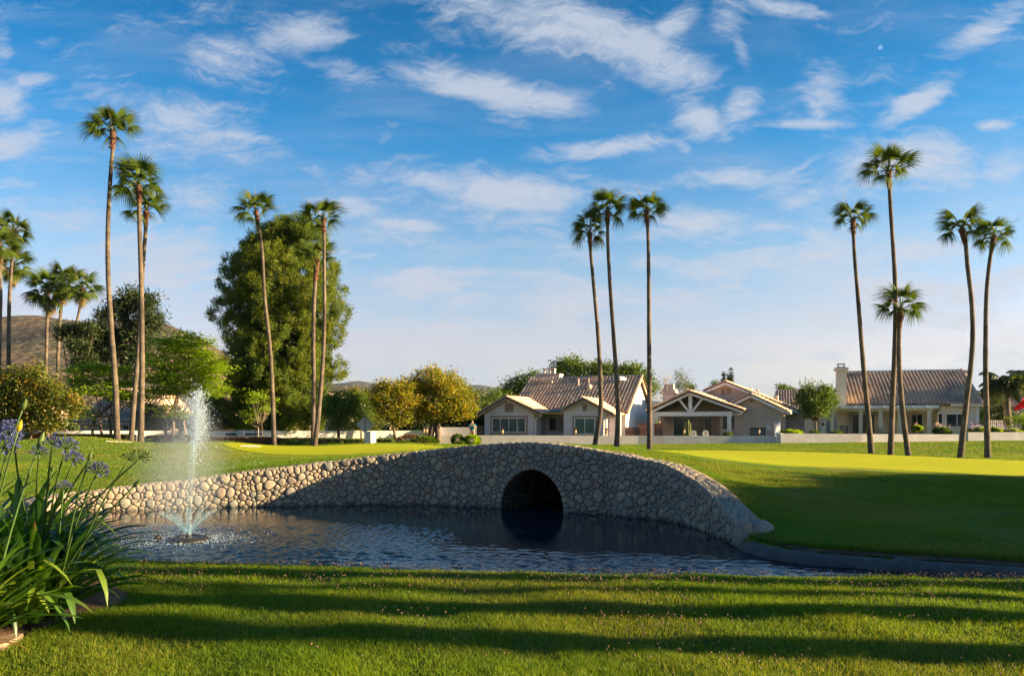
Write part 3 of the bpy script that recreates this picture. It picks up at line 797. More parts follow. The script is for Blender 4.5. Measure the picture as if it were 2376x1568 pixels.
# mortar face with the arched hole
ss = list(np.arange(0, SL, 0.12)) + [SL]
ss = [s for s in ss if abs(s - sa) > RA + 0.02]
arc = [sa - RA * math.cos(t) for t in np.linspace(0, math.pi, 33)]
allS = sorted([(s, None) for s in ss] + [(s, 'in') for s in arc] + [(sa - RA, 'out0'), (sa + RA, 'out1')], key=lambda t: (t[0], {'out0': 0, None: 0, 'in': 1, 'out1': 2}[t[1]]))
V, F = [], []
for s, kind in allS:
    lo = WZ - 0.5
    if kind == 'in': lo = ZA + RB * math.sqrt(max(0, 1 - ((s - sa) / RA) ** 2))
    tp = float(wall_top(s))
    x, y = wall_pt(s); nx, ny = wall_nrm(s)
    for t in np.linspace(0, 1, 7):
        V.append((x - bloc[0], y - bloc[1], lo + (tp - lo) * t - bloc[2]))
    V.append((x - nx * 0.44 - bloc[0], y - ny * 0.44 - bloc[1], tp - bloc[2]))
    V.append((x - nx * 0.44 - bloc[0], y - ny * 0.44 - bloc[1], tp - 0.4 - bloc[2]))
for i in range(len(allS) - 1):
    if allS[i][1] == 'out0' or allS[i + 1][1] == 'out1': continue
    for j in range(8):
        F.append((i*9+j, (i+1)*9+j, (i+1)*9+j+1, i*9+j+1))
o_ = 0
for e, sg in ((0, 1), (len(allS) - 1, -1)):      # close both ends
    F.append((e*9, e*9+6, e*9+7, e*9+8))
link('mortar_wall', np_mesh('mortar_wall', V, np.array(F)), M['mortar'], bridge)
# culvert barrel running back under the lawn
nx, ny = wall_nrm(sa); nx, ny = float(nx), float(ny)
dirv = np.array([-nx, -ny]); prof = [(-RA, WZ - 0.5 - ZA)] + [(-RA * math.cos(t), RB * math.sin(t)) for t in np.linspace(0, math.pi, 25)] + [(RA, WZ - 0.5 - ZA)]
V, F = [], []
dep = [0, 0.4, 0.9, 1.6, 2.5, 4, 6, 9]
for d_ in dep:
    for a, b in prof:
        x, y = wall_pt(sa + a)
        x = float(x) + dirv[0] * d_; y = float(y) + dirv[1] * d_
        V.append((x - bloc[0], y - bloc[1], ZA + b - bloc[2]))
K = len(prof)
for i in range(len(dep) - 1):
    for j in range(K - 1): F.append((i*K+j, i*K+j+1, (i+1)*K+j+1, (i+1)*K+j))
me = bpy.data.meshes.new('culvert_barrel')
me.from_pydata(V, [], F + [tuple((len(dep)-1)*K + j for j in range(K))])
link('culvert_barrel', me, M['shade_dark_stone'], bridge)
# stones lining the visible inner wall of the culvert
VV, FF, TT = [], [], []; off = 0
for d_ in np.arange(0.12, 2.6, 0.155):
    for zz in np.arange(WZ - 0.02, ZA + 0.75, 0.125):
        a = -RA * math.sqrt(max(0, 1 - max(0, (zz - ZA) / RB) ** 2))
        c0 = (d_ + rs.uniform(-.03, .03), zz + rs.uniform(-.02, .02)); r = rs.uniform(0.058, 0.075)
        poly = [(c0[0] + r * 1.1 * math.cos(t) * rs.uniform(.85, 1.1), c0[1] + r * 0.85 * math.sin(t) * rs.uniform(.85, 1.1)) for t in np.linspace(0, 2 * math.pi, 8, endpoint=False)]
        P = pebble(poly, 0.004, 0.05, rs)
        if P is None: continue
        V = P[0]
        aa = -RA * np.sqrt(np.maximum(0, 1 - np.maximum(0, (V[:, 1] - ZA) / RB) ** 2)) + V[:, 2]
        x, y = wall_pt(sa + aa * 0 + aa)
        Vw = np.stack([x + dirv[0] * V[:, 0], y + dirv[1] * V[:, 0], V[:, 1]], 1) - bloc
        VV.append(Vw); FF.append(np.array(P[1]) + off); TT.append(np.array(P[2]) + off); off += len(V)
tag(link('culvert_stones', np_mesh('culvert_stones', np.vstack(VV), [np.vstack(FF), np.vstack(TT)], True), M['shade_dark_stone'], bridge), kind='stuff')

# boulders at both ends
def boulder(name, c, r, label, seed, mat):
    me = bpy.data.meshes.new(name)
    import bmesh
    bm = bmesh.new(); bmesh.ops.create_icosphere(bm, subdivisions=4, radius=1.0)
    for v_ in bm.verts:
        nn = noise.fractal(v_.co * 0.9 + Vector((seed, 0, 0)), 1.0, 2.0, 4) * 0.20 + noise.noise(v_.co * 0.7 + Vector((seed, 5, 0))) * 0.25
        v_.co = Vector([c_ * (1 + nn) * r_ for c_, r_ in zip(v_.co, r)])
    bm.to_mesh(me); bm.free()
    me.polygons.foreach_set('use_smooth', [True] * len(me.polygons))
    o = link(name, me, mat); o.location = c
    return tag(o, label, 'boulder')
p = on_water(1752, 1268); q = W(1752, 1243, p[1] + 0.1)
boulder('boulder', (q.x, q.y, q.z), (0.30, 0.25, 0.25), 'smooth grey boulder against the right end of the cobblestone wall', 1.3, M['stone'])
p = W(1722, 1246, 12.75); boulder('boulder', (p.x + 0.02, p.y - 0.02, p.z + 0.02), (0.17, 0.20, 0.28), 'upright end stone closing the cobblestone wall beside the boulder', 6.3, M['stone'])
p = on_water(105, 1196)
boulder('boulder', (p[0] - 0.25, p[1] + 0.1, -0.26), (0.30, 0.28, 0.2), 'jagged tan boulder at the left end of the stone wall behind the flowers', 3.7, M['stone'])

# rounded concrete kerb along the water
pts = np.vstack([[on_water(1712, 1276)], kp])
ts_ = np.r_[0, np.cumsum(np.hypot(*np.diff(pts, axis=0).T))]
t = np.arange(0, ts_[-1], 0.09)
kx, ky = cr_interp(t, ts_, pts[:, 0]), cr_interp(t, ts_, pts[:, 1])
tx, ty = np.gradient(kx), np.gradient(ky); L = np.hypot(tx, ty); nx, ny = -ty / L, tx / L
nx, ny = np.where(ny < 0, -nx, nx), np.abs(ny)
prof = [(0.02, -0.35), (0.0, -0.05), (0.01, 0.05), (0.05, 0.105), (0.11, 0.135), (0.18, 0.145), (0.26, 0.13), (0.32, 0.09), (0.34, -0.1)]
V = []
for i in range(len(t)):
    w_ = noise.noise(Vector((t[i] * 1.7, 3, 0))) * 0.05; hh = noise.noise(Vector((t[i] * 2.1, 9, 0))) * 0.03
    cr = 0.035 if (t[i] % 2.35) < 0.09 else 0
    for j, (a, b) in enumerate(prof):
        jj = noise.noise(Vector((t[i] * 6, j * 0.8, 2))) * 0.018
        a2 = a + w_ + jj; V.append((kx[i] + nx[i] * a2, ky[i] + ny[i] * a2, WZ + b + (hh + jj - cr) * (b > 0)))
o = link('kerb', np_mesh('kerb', V, grid_faces(len(t), len(prof))[:, ::-1], True), M['concrete'])
tag(o, 'rough rounded grey concrete kerb curving along the pond below the shaded lawn', 'kerb')

# dark soil recess between the kerb and the turf
V = []
for i in range(len(t)):
    for a in (0.30, 0.42, 0.56 + noise.noise(Vector((t[i] * 2.3, 1, 5))) * .08):
        x, y = kx[i] + nx[i] * a, ky[i] + ny[i] * a; V.append((x, y, hz(x, y) + 0.022 - (0.03 if a > .5 else 0)))
tag(link('soil_strip', np_mesh('soil_strip', V, grid_faces(len(t), 3)[:, ::-1], True), M['soil']), 'dark bare soil recess behind the concrete kerb', None, kind='structure')
# ------------------------------------------------------------------ houses
class Frame:
    def __init__(s, px, Y, th, z0=-0.5):
        s.O = ((px - HX) * Y / FPX, Y); s.th = R(th); s.c, s.s = math.cos(s.th), math.sin(s.th); s.z0 = z0
    def u(s, px, v=0.0):
        k = (px - HX) / FPX
        return (k * (s.O[1] + v * s.c) - s.O[0] - v * s.s) / (s.c + k * s.s)
    def Y(s, u, v): return s.O[1] - u * s.s + v * s.c
    def p(s, px, py, v=0.0):
        u = s.u(px, v)
        return Vector((u, v, ZC - (py - HY) * s.Y(u, v) / FPX - s.z0))
    def z(s, px, py, v=0.0): return s.p(px, py, v).z
    def root(s, name, label, cat='house', group=None):
        o = empty(name, (s.O[0], s.O[1], s.z0), -s.th)
        return tag(o, label, cat, group)
def tile_mesh(name, w=0.28, l=0.36):
    """interlocking S tile: barrel and pan, with thickness at the lower edge"""
    prof = [(-0.5, 0.0), (-0.42, 0.018), (-0.28, 0.10), (-0.10, 0.13), (0.08, 0.10), (0.20, 0.018), (0.36, -0.004), (0.5, 0.004)]
    V = []
    for y, s_, dz in ((0.0, 1.0, 0.06), (l * 1.08, 0.94, 0.0)):
        for a, b in prof: V.append((a * w * s_ * 1.02, y, b + dz))
    for a, b in prof: V.append((a * w, 0.0, b + 0.06 - 0.03))
    K = len(prof)
    F = [(i, i + 1, K + i + 1, K + i) for i in range(K - 1)] + [(2*K + i, 2*K + i + 1, i + 1, i) for i in range(K - 1)]
    return np.array(V), np.array(F)
TV, TF = tile_mesh('roof_tile')
tile_me = np_mesh('roof_tile', TV, TF, True); tile_me.materials.append(M['tile'])
def cap_mesh(l=0.40, r=0.13):
    V = []; K = 7
    for y, s_, dz in ((0, 1.0, 0.02), (l, 0.86, 0.0)):
        for k in range(K):
            a = math.pi * k / (K - 1); V.append((r * s_ * math.cos(a), y, r * 0.8 * s_ * math.sin(a) + dz))
    for k in range(K):
        a = math.pi * k / (K - 1); V.append((r * .82 * math.cos(a), 0, r * 0.8 * .78 * math.sin(a) + 0.02))
    F = [(i + 1, i, K + i, K + i + 1) for i in range(K - 1)] + [(2*K+i+1, 2*K+i, i, i + 1) for i in range(K - 1)]
    return np_mesh('ridge_tile', V, np.array(F), True)
cap_me = cap_mesh(); cap_me.materials.append(M['tile'])
def inside(poly, x, y):
    c = False; n_ = len(poly)
    for i in range(n_):
        x1, y1 = poly[i]; x2, y2 = poly[(i + 1) % n_]
        if (y1 > y) != (y2 > y) and x < (x2 - x1) * (y - y1) / (y2 - y1) + x1: c = not c
    return c
def roof_plane(root, poly, slots, slab=0.10, tiles=True, name='roof_slab', w=0.28, l=0.36, skip=None):
    """poly: corners (house coords), first edge = eave, seen ccw from above. Adds the slab and appends tile slots."""
    P = [Vector(p) for p in poly]
    ex = (P[1] - P[0]).normalized(); nrm = ex.cross(P[-1] - P[0]).normalized()
    if nrm.z < 0: nrm = -nrm; 
    ey = nrm.cross(ex)
    mb = MB(); mb.prism([p - nrm * slab for p in P], nrm * (slab - 0.004)); mb.build(name, M['underlay'], root)
    if not tiles: return
    loc = [((p - P[0]).dot(ex), (p - P[0]).dot(ey)) for p in P]
    xs = [a for a, b in loc]; ys = [b for a, b in loc]
    if max(ys) <= 0.01: return
    Mr = Matrix((ex, ey, nrm)).transposed().to_4x4()
    y = min(ys) - 0.05; 
    while y < max(ys) - l * 0.3:
        x = min(xs) + w * 0.5
        while x < max(xs):
            if inside(loc, x, max(y + l * 0.5, 0.03)) and not (skip and skip(P[0] + ex * x + ey * y)):
                T = Matrix.Translation(P[0] + ex * (x + random.uniform(-.006, .006)) + ey * y + nrm * random.uniform(0.0, 0.012)) @ Mr @ Matrix.Rotation(random.uniform(-.02, .02), 4, 'Z')
                slots.append(T)
            x += w
        y += l
def caps(a, b, slots, lift=0.03, l=0.36):
    a = Vector(a); b = Vector(b); d = b - a; L = d.length; d.normalize()
    sd = d.cross(Vector((0, 0, 1))).normalized(); up = sd.cross(d)
    Mr = Matrix((sd, d, up)).transposed().to_4x4()
    t = 0
    while t < L - 0.1:
        slots.append(Matrix.Translation(a + d * t + up * lift) @ Mr @ Matrix.Rotation(random.uniform(-.03, .03), 4, 'Z')); t += l
def lay(root, slots, me, name, stuffname, limit, V, F, mat):
    """largest (nearest) as parts, the rest joined"""
    mw = Matrix.Translation(root.location) @ Matrix.Rotation(root.rotation_euler.z, 4, 'Z')
    slots.sort(key=lambda T: (mw @ T.translation).length)
    for T in slots[:limit]:
        o = link(name, me, None, root); o.matrix_local = T
    rest = slots[limit:]
    if rest:
        VV, FF = [], []
        Vh = np.c_[V, np.ones(len(V))]
        for i, T in enumerate(rest):
            VV.append((Vh @ np.array(T).T)[:, :3]); FF.append(F + i * len(V))
        tag(link(stuffname, np_mesh(stuffname, np.vstack(VV), np.vstack(FF), True), mat, root), kind='stuff')
CV = np.array([v_.co[:] for v_ in cap_me.vertices]); CF = np.array([list(p_.vertices) for p_ in cap_me.polygons])
def window(root, u0, u1, z0, z1, v, panes=2, frame=0.06, fmat='white_paint', gmat='glass', blinds=False, trim=None, label=None, bars=0, nm='window'):
    """framed window in the facade plane v (front is -v)"""
    mb = MB(); d = 0.05
    y0, y1 = v - d, v + 0.02
    mb.box((u0, y0, z0), (u1, y1, z0 + frame)); mb.box((u0, y0, z1 - frame), (u1, y1, z1))
    mb.box((u0, y0 + .002, z0 + frame), (u0 + frame, y1, z1 - frame)); mb.box((u1 - frame, y0 + .002, z0 + frame), (u1, y1, z1 - frame))
    for k in range(1, panes):
        x = u0 + (u1 - u0) * k / panes
        mb.box((x - frame * .35, y0 + .004, z0 + frame), (x + frame * .35, y1, z1 - frame))
    w = mb.build(nm, M[fmat], root)
    if label: w['label'] = label
    for k in range(panes):
        a = u0 + frame * .8 + (u1 - u0 - 1.6 * frame) * k / panes; b = u0 + frame * .8 + (u1 - u0 - 1.6 * frame) * (k + 1) / panes
        g_ = gmat[k % len(gmat)] if isinstance(gmat, (list, tuple)) else gmat
        MB().box((a + .004, v - 0.012, z0 + frame * .8), (b - .004, v - 0.002, z1 - frame * .8)).build('pane', M[g_], w)
    if blinds:
        bl = MB(); z = z0 + frame + .03
        while z < z1 - frame - .03:
            bl.bar((u0 + frame + .02, v - 0.022, z), (u1 - frame - .02, v - 0.022, z), 0.006, 0.032, up=(0, 0.35, 1)); z += 0.062
        bl.build('blind', M['blind'], w)
    if trim:
        t = 0.16; tb = MB()
        tb.box((u0 - t, v - .035, z0 - t), (u1 + t, v - .003, z0)); tb.box((u0 - t, v - .035, z1), (u1 + t, v - .003, z1 + t))
        tb.box((u0 - t, v - .035, z0), (u0, v - .003, z1)); tb.box((u1, v - .035, z0), (u1 + t, v - .003, z1))
        tb.build('window_trim', M[trim], root)
    return w
def gable_wall(root, u0, u1, zb, ze, uc, zp, v, thick, mat, name='wall'):
    mb = MB(); mb.prism([(u0, v, zb), (u1, v, zb), (u1, v, ze), (uc, v, zp), (u0, v, ze)], (0, thick, 0)); return mb.build(name, M[mat], root)
def louvre(root, u0, u1, z0, z1, v, mat='trim_tan'):
    mb = MB(); mb.box((u0, v - .03, z0), (u0 + .05, v, z1)); mb.box((u1 - .05, v - .03, z0), (u1, v, z1)); mb.box((u0 + .05, v - .03, z0), (u1 - .05, v, z0 + .05)); mb.box((u0 + .05, v - .03, z1 - .05), (u1 - .05, v, z1))
    f = mb.build('vent', M[mat], root)
    n_ = max(4, int((z1 - z0) / 0.11))
    for k in range(n_):
        z = z0 + .06 + (z1 - z0 - .12) * (k + .5) / n_
        MB().bar((u0 + .05, v - .02, z), (u1 - .05, v - .02, z), 0.012, (z1 - z0) / n_ * .85, up=(0, .6, 1)).build('slat', M[mat], f)
def gutter(root, a, b, mat='trim_peach', h=0.13, nm='gutter'):
    return MB().bar(a, b, 0.11, h).build(nm, M[mat], root)
def downpipe(root, pts, mat='white_paint'):
    return MB().tube(pts, 0.04, 6).build('downpipe', M[mat], root)
def gable_roof(root, slots, cslots, u0, u1, ze, uc, zp, v0, v1, over=0.0, v1r=None):
    """gable facing the viewer: ridge runs back from v0 to v1"""
    v1r = v1 if v1r is None else v1r
    roof_plane(root, [(u0, v0, ze), (uc, v0, zp), (uc, v1r, zp), (u0, v1, ze)][::-1] if False else [(u0, v1, ze), (u0, v0, ze), (uc, v0, zp), (uc, v1r, zp)], slots)
    roof_plane(root, [(u1, v0, ze), (u1, v1, ze), (uc, v1r, zp), (uc, v0, zp)], slots)
    caps((uc, v0, zp + .02), (uc, v1r, zp + .02), cslots)
    caps((u0 - .0, v0 + .06, ze + .04), (uc, v0 + .06, zp + .04), cslots); caps((u1 + .0, v0 + .06, ze + .04), (uc, v0 + .06, zp + .04), cslots)
    mb = MB()
    for ua in (u0, u1):
        mb.bar((ua, v0 + .05, ze - .13), (uc, v0 + .05, zp - .13), 0.05, 0.17)
    return mb

# ---- house 1: twin gables, big tiled roof, white gable end on the right
F1 = Frame(1452, 62, 20)
h1 = F1.root('stucco_house', 'pink stucco house with two small front gables and a large tiled roof')
slots, cs1 = [], []
# main body and roof
ze = F1.z(1455, 957, -0.3); 
uR = 0.0; uL = F1.u(1196, 0.0)
pR = F1.p(1503, 874, 5.2); zr = pR.z
uRr = 0.25; uLr = F1.u(1234, 5.2)
uLe = F1.u(1180, -0.4)
roof_plane(h1, [(uLe, -0.45, ze), (uRr, -0.45, ze), (uRr, 5.2, zr), (uLr, 5.2, zr)], slots)
roof_plane(h1, [(uRr, 10.9, ze), (uLr - 1.5, 10.9, ze), (uLr, 5.2, zr), (uRr, 5.2, zr)], slots, tiles=False)
roof_plane(h1, [(uLr - 1.5, 10.9, ze), (uLe, -0.45, ze), (uLr, 5.2, zr)], slots, tiles=False)
caps((uLr + 3.2, 5.2, zr + .05), (uRr, 5.2, zr + .05), cs1)
caps((uLr, 5.2, zr - .02), (uLr + 3.2, 5.2, zr - .02), cs1)
caps((uLe, -0.4, ze + .05), (uLr, 5.2, zr), cs1)
caps((uRr, -0.42, ze + .06), (uRr, 5.2, zr + .06), cs1); caps((uRr, 10.85, ze + .06), (uRr, 5.2, zr + .06), cs1)
mb = MB(); mb.prism([(0, 0.0, -1), (0, 10.4, -1), (0, 10.4, ze - .05), (0, 5.2, zr - .16), (0, 0.0, ze - .05)], (-0.2, 0, 0))
w_ = mb.build('end_wall', M['stucco_white'], h1); w_['label'] = 'brightly sunlit white gable end wall'
mb = MB(); mb.box((uL, 0.0, -1), (-0.2, 10.4, ze - .12)); mb.build('wall', M['stucco_pink'], h1)
mb = MB()
mb.bar((uRr, -.45, ze - .14), (uRr, 5.2, zr - .14), .05, .2); mb.bar((uRr, 10.9, ze - .14), (uRr, 5.2, zr - .14), .05, .2); mb.build('rake_board', M['trim_peach'], h1)
# chimney on the ridge and roof hardware
p = F1.p(1271, 884, 5.6); mb = MB(); mb.box((p.x - 1.05, 5.6, zr - 1.2), (p.x + 1.05, 6.6, zr + .32)); ch = mb.build('chimney', M['stucco_pink'], h1)
mb = MB(); mb.box((p.x - 1.12, 5.5, zr + .322), (p.x + 1.12, 6.7, zr + .45)); mb.box((p.x - .5, 5.9, zr + .452), (p.x + .5, 6.3, zr + .5))
for a in (-.5, -.02, .46): mb.box((p.x + a, 5.9, zr + .502), (p.x + a + .06, 6.3, zr + .85))
mb.box((p.x - .55, 5.85, zr + .852), (p.x + .55, 6.35, zr + .92)); mb.build('chimney_cap', M['stucco_tan'], ch)
def on_roof(F, px, py, ze_, zr_, v0, v1):
    """point of a front roof slope seen at (px,py)"""
    best = None
    for k in range(200):
        v_ = v0 + (v1 - v0) * k / 199; q = F.p(px, py, v_); zz = ze_ + (zr_ - ze_) * (v_ - v0) / (v1 - v0)
        if best is None or abs(q.z - zz) < best[0]: best = (abs(q.z - zz), Vector((q.x, v_, zz)))
    return best[1]
for (a, b, c_, d_) in ((1248, 891, .95, .16), (1357, 883, 1.05, .2)):
    q = on_roof(F1, a + 10, b, ze, zr, -.45, 5.2)
    MB().box((q.x - c_, q.y - .25, q.z - .02), (q.x + c_, q.y + .35, q.z + d_ + .08)).build('roof_vent', M['tile'], h1)
for (a, b, hh, r_) in ((1342, 899, .75, .07), (1366, 893, .55, .05), (1399, 888, .3, .06)):
    q = on_roof(F1, a, b, ze, zr, -.45, 5.2); MB().tube([(q.x, q.y, q.z - .1), (q.x, q.y, q.z + hh)], r_, 8).build('vent_pipe', M['stucco_tan'], h1)
q = on_roof(F1, 1367, 905, ze, zr, -.45, 5.2); MB().lathe([(.2, -.1), (.2, .25), (.27, .28), (.22, .42), (.05, .5)], 10, q).build('roof_turbine', M['stucco_tan'], h1)
q = on_roof(F1, 1439, 883, ze, zr, -.45, 5.2); MB().lathe([(.62, 0), (.6, .1), (.45, .26), (.2, .35)], 14, q).build('skylight', M['white_paint'], h1)
# left front wing
vA = -3.0
a0, a1 = F1.u(1124, vA), F1.u(1239, vA); zeA = F1.z(1124, 963, vA); zb = -0.8; ucA = F1.u(1178, vA); zpA = F1.z(1178, 921, vA - .4)
e0, e1 = F1.u(1108, vA - .35), F1.u(1258, vA - .35)
zeA2 = F1.z(1108, 961, vA - .35)
gable_wall(h1, a0, a1, zb, zeA2 + (a0 - e0) * (zpA - zeA2) / (ucA - e0) - .22, ucA, zpA - .24, vA, 0.2, 'stucco_pink')
MB().box((a0 + .01, vA + .2, zb), (a0 + .2, 0, zeA2)).build('side_wall', M['stucco_pink'], h1)
MB().box((a1 - .2, vA + .2, zb), (a1 - .01, 0, zeA2)).build('side_wall', M['stucco_pink'], h1)
gable_roof(h1, slots, cs1, e0, e1, zeA2, ucA, zpA, vA - .4, 0.9, v1r=1.6).build('fascia', M['trim_peach'], h1)
louvre(h1, F1.u(1171.5, vA), F1.u(1191.5, vA), F1.z(1180, 956, vA), F1.z(1180, 936, vA), vA - .003)
window(h1, F1.u(1142, vA), F1.u(1220, vA), F1.z(1180, 1003, vA), F1.z(1180, 969, vA), vA, 4, gmat=['glass', 'glass', 'glass', 'glass'], blinds=True, trim='trim_tan')
# middle recess
zf = F1.z(1290, 957, -1.6)
MB().box((a1, -2.6, zf - .14), (F1.u(1307, -2.6), 0.1, zf + .02)).build('porch_ceiling', M['trim_peach'], h1)
gutter(h1, (a1 - .2, -2.66, zf), (F1.u(1307, -2.6), -2.66, zf), 'trim_peach', .2)
window(h1, F1.u(1242, -1.6), F1.u(1251, -1.6), F1.z(1246, 1001, -1.6), F1.z(1246, 970, -1.6), -1.6, 1)
MB().box((a1 + .0, -1.6, -.8), (F1.u(1254, -1.6), -1.4, zf - .14)).build('porch_wall', M['stucco_pink'], h1)
window(h1, F1.u(1273, -.05), F1.u(1307, -.05), F1.z(1290, 1000, 0), F1.z(1290, 969, 0), -.004, 2, fmat='stucco_tan', gmat=['glass', 'curtain'])
MB().box((F1.u(1252, 0), -.05, -.8), (F1.u(1259, 0), -.004, F1.z(1255, 970, 0))).build('door', M['glass'], h1)
MB().box((F1.u(1260, 0), -.06, -.8), (F1.u(1266, 0), -.004, F1.z(1255, 970, 0))).build('door_panel', M['grey_metal'], h1)
q = F1.p(1290, 948, -2.2); MB().lathe([(.75, 0), (.7, .1), (.45, .2), (.1, .26)], 14, (q.x, -2.2, zf + .03)).build('skylight', M['glass_teal'], h1)
# right front wing
vB = -2.9
b0, b1 = F1.u(1308, vB), F1.u(1407, vB); e0, e1 = F1.u(1306, vB - .35), F1.u(1428, vB - .35); ucB = F1.u(1355, vB - .3); zpB = F1.z(1355, 925, vB - .4); zeB = F1.z(1428, 963, vB - .35)
zeBl = F1.z(1306, 950, vB - .35)
mb = MB(); mb.prism([(b0, vB, zb), (b1, vB, zb), (b1, vB, zeB + .15), (ucB, vB, zpB - .22), (b0, vB, zeBl - .18)], (0, .2, 0)); mb.build('wall', M['stucco_pink'], h1)
MB().box((b1 - .2, vB + .2, zb), (b1 - .01, 0, zeB)).build('side_wall', M['stucco_pink'], h1)
MB().box((b0 + .01, vB + .2, zb), (b0 + .2, 0, zeBl - .2)).build('side_wall', M['stucco_pink'], h1)
roof_plane(h1, [(e0, 0.6, zeBl), (e0, vB - .4, zeBl), (ucB, vB - .4, zpB), (ucB, 1.2, zpB)], slots)
roof_plane(h1, [(e1, vB - .4, zeB), (e1, 0.3, zeB), (ucB, 1.2, zpB), (ucB, vB - .4, zpB)], slots)
caps((ucB, vB - .4, zpB + .02), (ucB, 1.2, zpB + .02), cs1); caps((e0, vB - .34, zeBl + .04), (ucB, vB - .34, zpB + .04), cs1); caps((e1, vB - .34, zeB + .04), (ucB, vB - .34, zpB + .04), cs1)
mb = MB(); mb.bar((e0, vB - .35, zeBl - .13), (ucB, vB - .35, zpB - .13), .05, .17); mb.bar((e1, vB - .35, zeB - .13), (ucB, vB - .35, zpB - .13), .05, .17); mb.build('fascia', M['trim_peach'], h1)
louvre(h1, F1.u(1352, vB), F1.u(1361.5, vB), F1.z(1356, 954, vB), F1.z(1356, 937, vB), vB - .003)
window(h1, F1.u(1333, vB), F1.u(1381, vB), F1.z(1356, 1007, vB), F1.z(1356, 969, vB), vB, 2, gmat='glass_teal', blinds=False, trim='trim_tan')
MB().box((b1, vB + .6, zb), (F1.u(1440, vB + .6), vB + .8, zeB + .1)).build('wall', M['stucco_pink'], h1)
downpipe(h1, [(F1.u(1425, vB), vB - .1, zeB - .1), (F1.u(1402, vB), vB - .1, F1.z(1402, 974, vB)), (F1.u(1400, vB), vB - .1, zb)])
downpipe(h1, [(F1.u(1258, vA), vA - .1, zeA2 - .1), (F1.u(1244, vA), vA - .1, F1.z(1244, 971, vA)), (F1.u(1243, vA), vA - .1, zb)])
lay(h1, slots, tile_me, 'roof_tile', 'roof_tiles', 230, TV, TF, M['tile_stuff'])
lay(h1, cs1, cap_me, 'ridge_tile', 'ridge_tiles', 120, CV, CF, M['tile_stuff'])

# ---- house 2: open timber porch gable, stepped gables
F2 = Frame(1830, 61, 22)
h2 = F2.root('stucco_house', 'tan stucco house with an open white timber porch gable and stepped tiled roofs')
slots, cs2 = [], []
vP = 0.0
uL, uR = F2.u(1499, vP - .4), F2.u(1727, vP - .4); uc = F2.u(1600, vP - .4); zp = F2.z(1600, 908, vP - .4); zeL = F2.z(1499, 955, vP - .4)
slope = (zp - zeL) / (uc - uL); zeR = zp - slope * (uR - uc) 
zeR = F2.z(1722, 952, vP - .4)
roof_plane(h2, [(uL, 6, zeL), (uL, vP - .4, zeL), (uc, vP - .4, zp), (uc, 6, zp)], slots)
roof_plane(h2, [(uR, vP - .4, zeR), (uR, 6, zeR), (uc, 6, zp), (uc, vP - .4, zp)], slots)
caps((uc, vP - .4, zp + .02), (uc, 6, zp + .02), cs2); caps((uL, vP - .34, zeL + .04), (uc, vP - .34, zp + .04), cs2); caps((uR, vP - .34, zeR + .04), (uc, vP - .34, zp + .04), cs2)
mb = MB(); mb.bar((uL + .2, vP - .33, zeL - .1), (uc, vP - .33, zp - .15), .06, .2); mb.bar((uR - .1, vP - .33, zeR - .12), (uc, vP - .33, zp - .15), .06, .2); mb.build('rake_board', M['white_paint'], h2)
zb0, zb1 = F2.z(1600, 965, vP), F2.z(1600, 955, vP)
bl, br = F2.u(1513, vP), F2.u(1699, vP)
MB().box((bl, vP - .12, zb0), (br, vP + .12, zb1)).build('porch_beam', M['white_paint'], h2)
MB().box((uc - .14, vP - .1, zb1), (uc + .14, vP + .1, zp - .3)).build('king_post', M['white_paint'], h2)
for q in (F2.u(1576, vP), F2.u(1629, vP)):
    MB().bar((uc + (0.12 if q > uc else -.12), vP, zb1), (q, vP, zb1 + (zp - zb1) * .62), .12, .16).build('brace', M['white_paint'], h2)
for q in (1516, 1692):
    a = F2.u(q, vP); MB().box((a - .14, vP - .13, -.6), (a + .14, vP + .13, zb0)).build('post', M['white_paint'], h2)
MB().prism([(uL + .4, 4.6, zb1), (uR - .8, 4.6, zb1), (uc, 4.6, zp - .2)], (0, .15, 0)).build('gable_infill', M['soffit'], h2)
mb = MB(); mb.add([(uL + .1, vP - .3, zeL - .13), (uc, vP - .3, zp - .13), (uc, 4.6, zp - .13), (uL + .1, 4.6, zeL - .13), (uR - .1, vP - .3, zeR - .13), (uR - .1, 4.6, zeR - .13)], [(0, 1, 2, 3), (1, 4, 5, 2)]); mb.build('porch_ceiling', M['soffit'], h2)
# back wall of the porch with sliding doors
vB = 4.5
MB().box((F2.u(1532, vB), vB, -.6), (F2.u(1745, vB), vB + .2, zb1 + .4)).build('wall', M['stucco_tan'], h2)
window(h2, F2.u(1562, vB), F2.u(1609, vB), -.5, F2.z(1580, 968, vB), vB - .01, 2, gmat=['glass_teal', 'glass'], fmat='white_paint', nm='sliding_door')
window(h2, F2.u(1619, vB), F2.u(1652, vB), -.3, F2.z(1640, 967, vB), vB - .01, 2, gmat=['curtain', 'glass'], fmat='stucco_cream')
window(h2, F2.u(1675, 1.2), F2.u(1708, 1.2), F2.z(1690, 997, 1.2), F2.z(1690, 963, 1.2), 1.2 - .01, 2, gmat=['glass', 'blind'], fmat='stucco_cream')
MB().box((F2.u(1671, 1.2), 1.2, -.6), (F2.u(1727, 1.2), 1.4, zeR)).build('wall', M['stucco_tan'], h2)
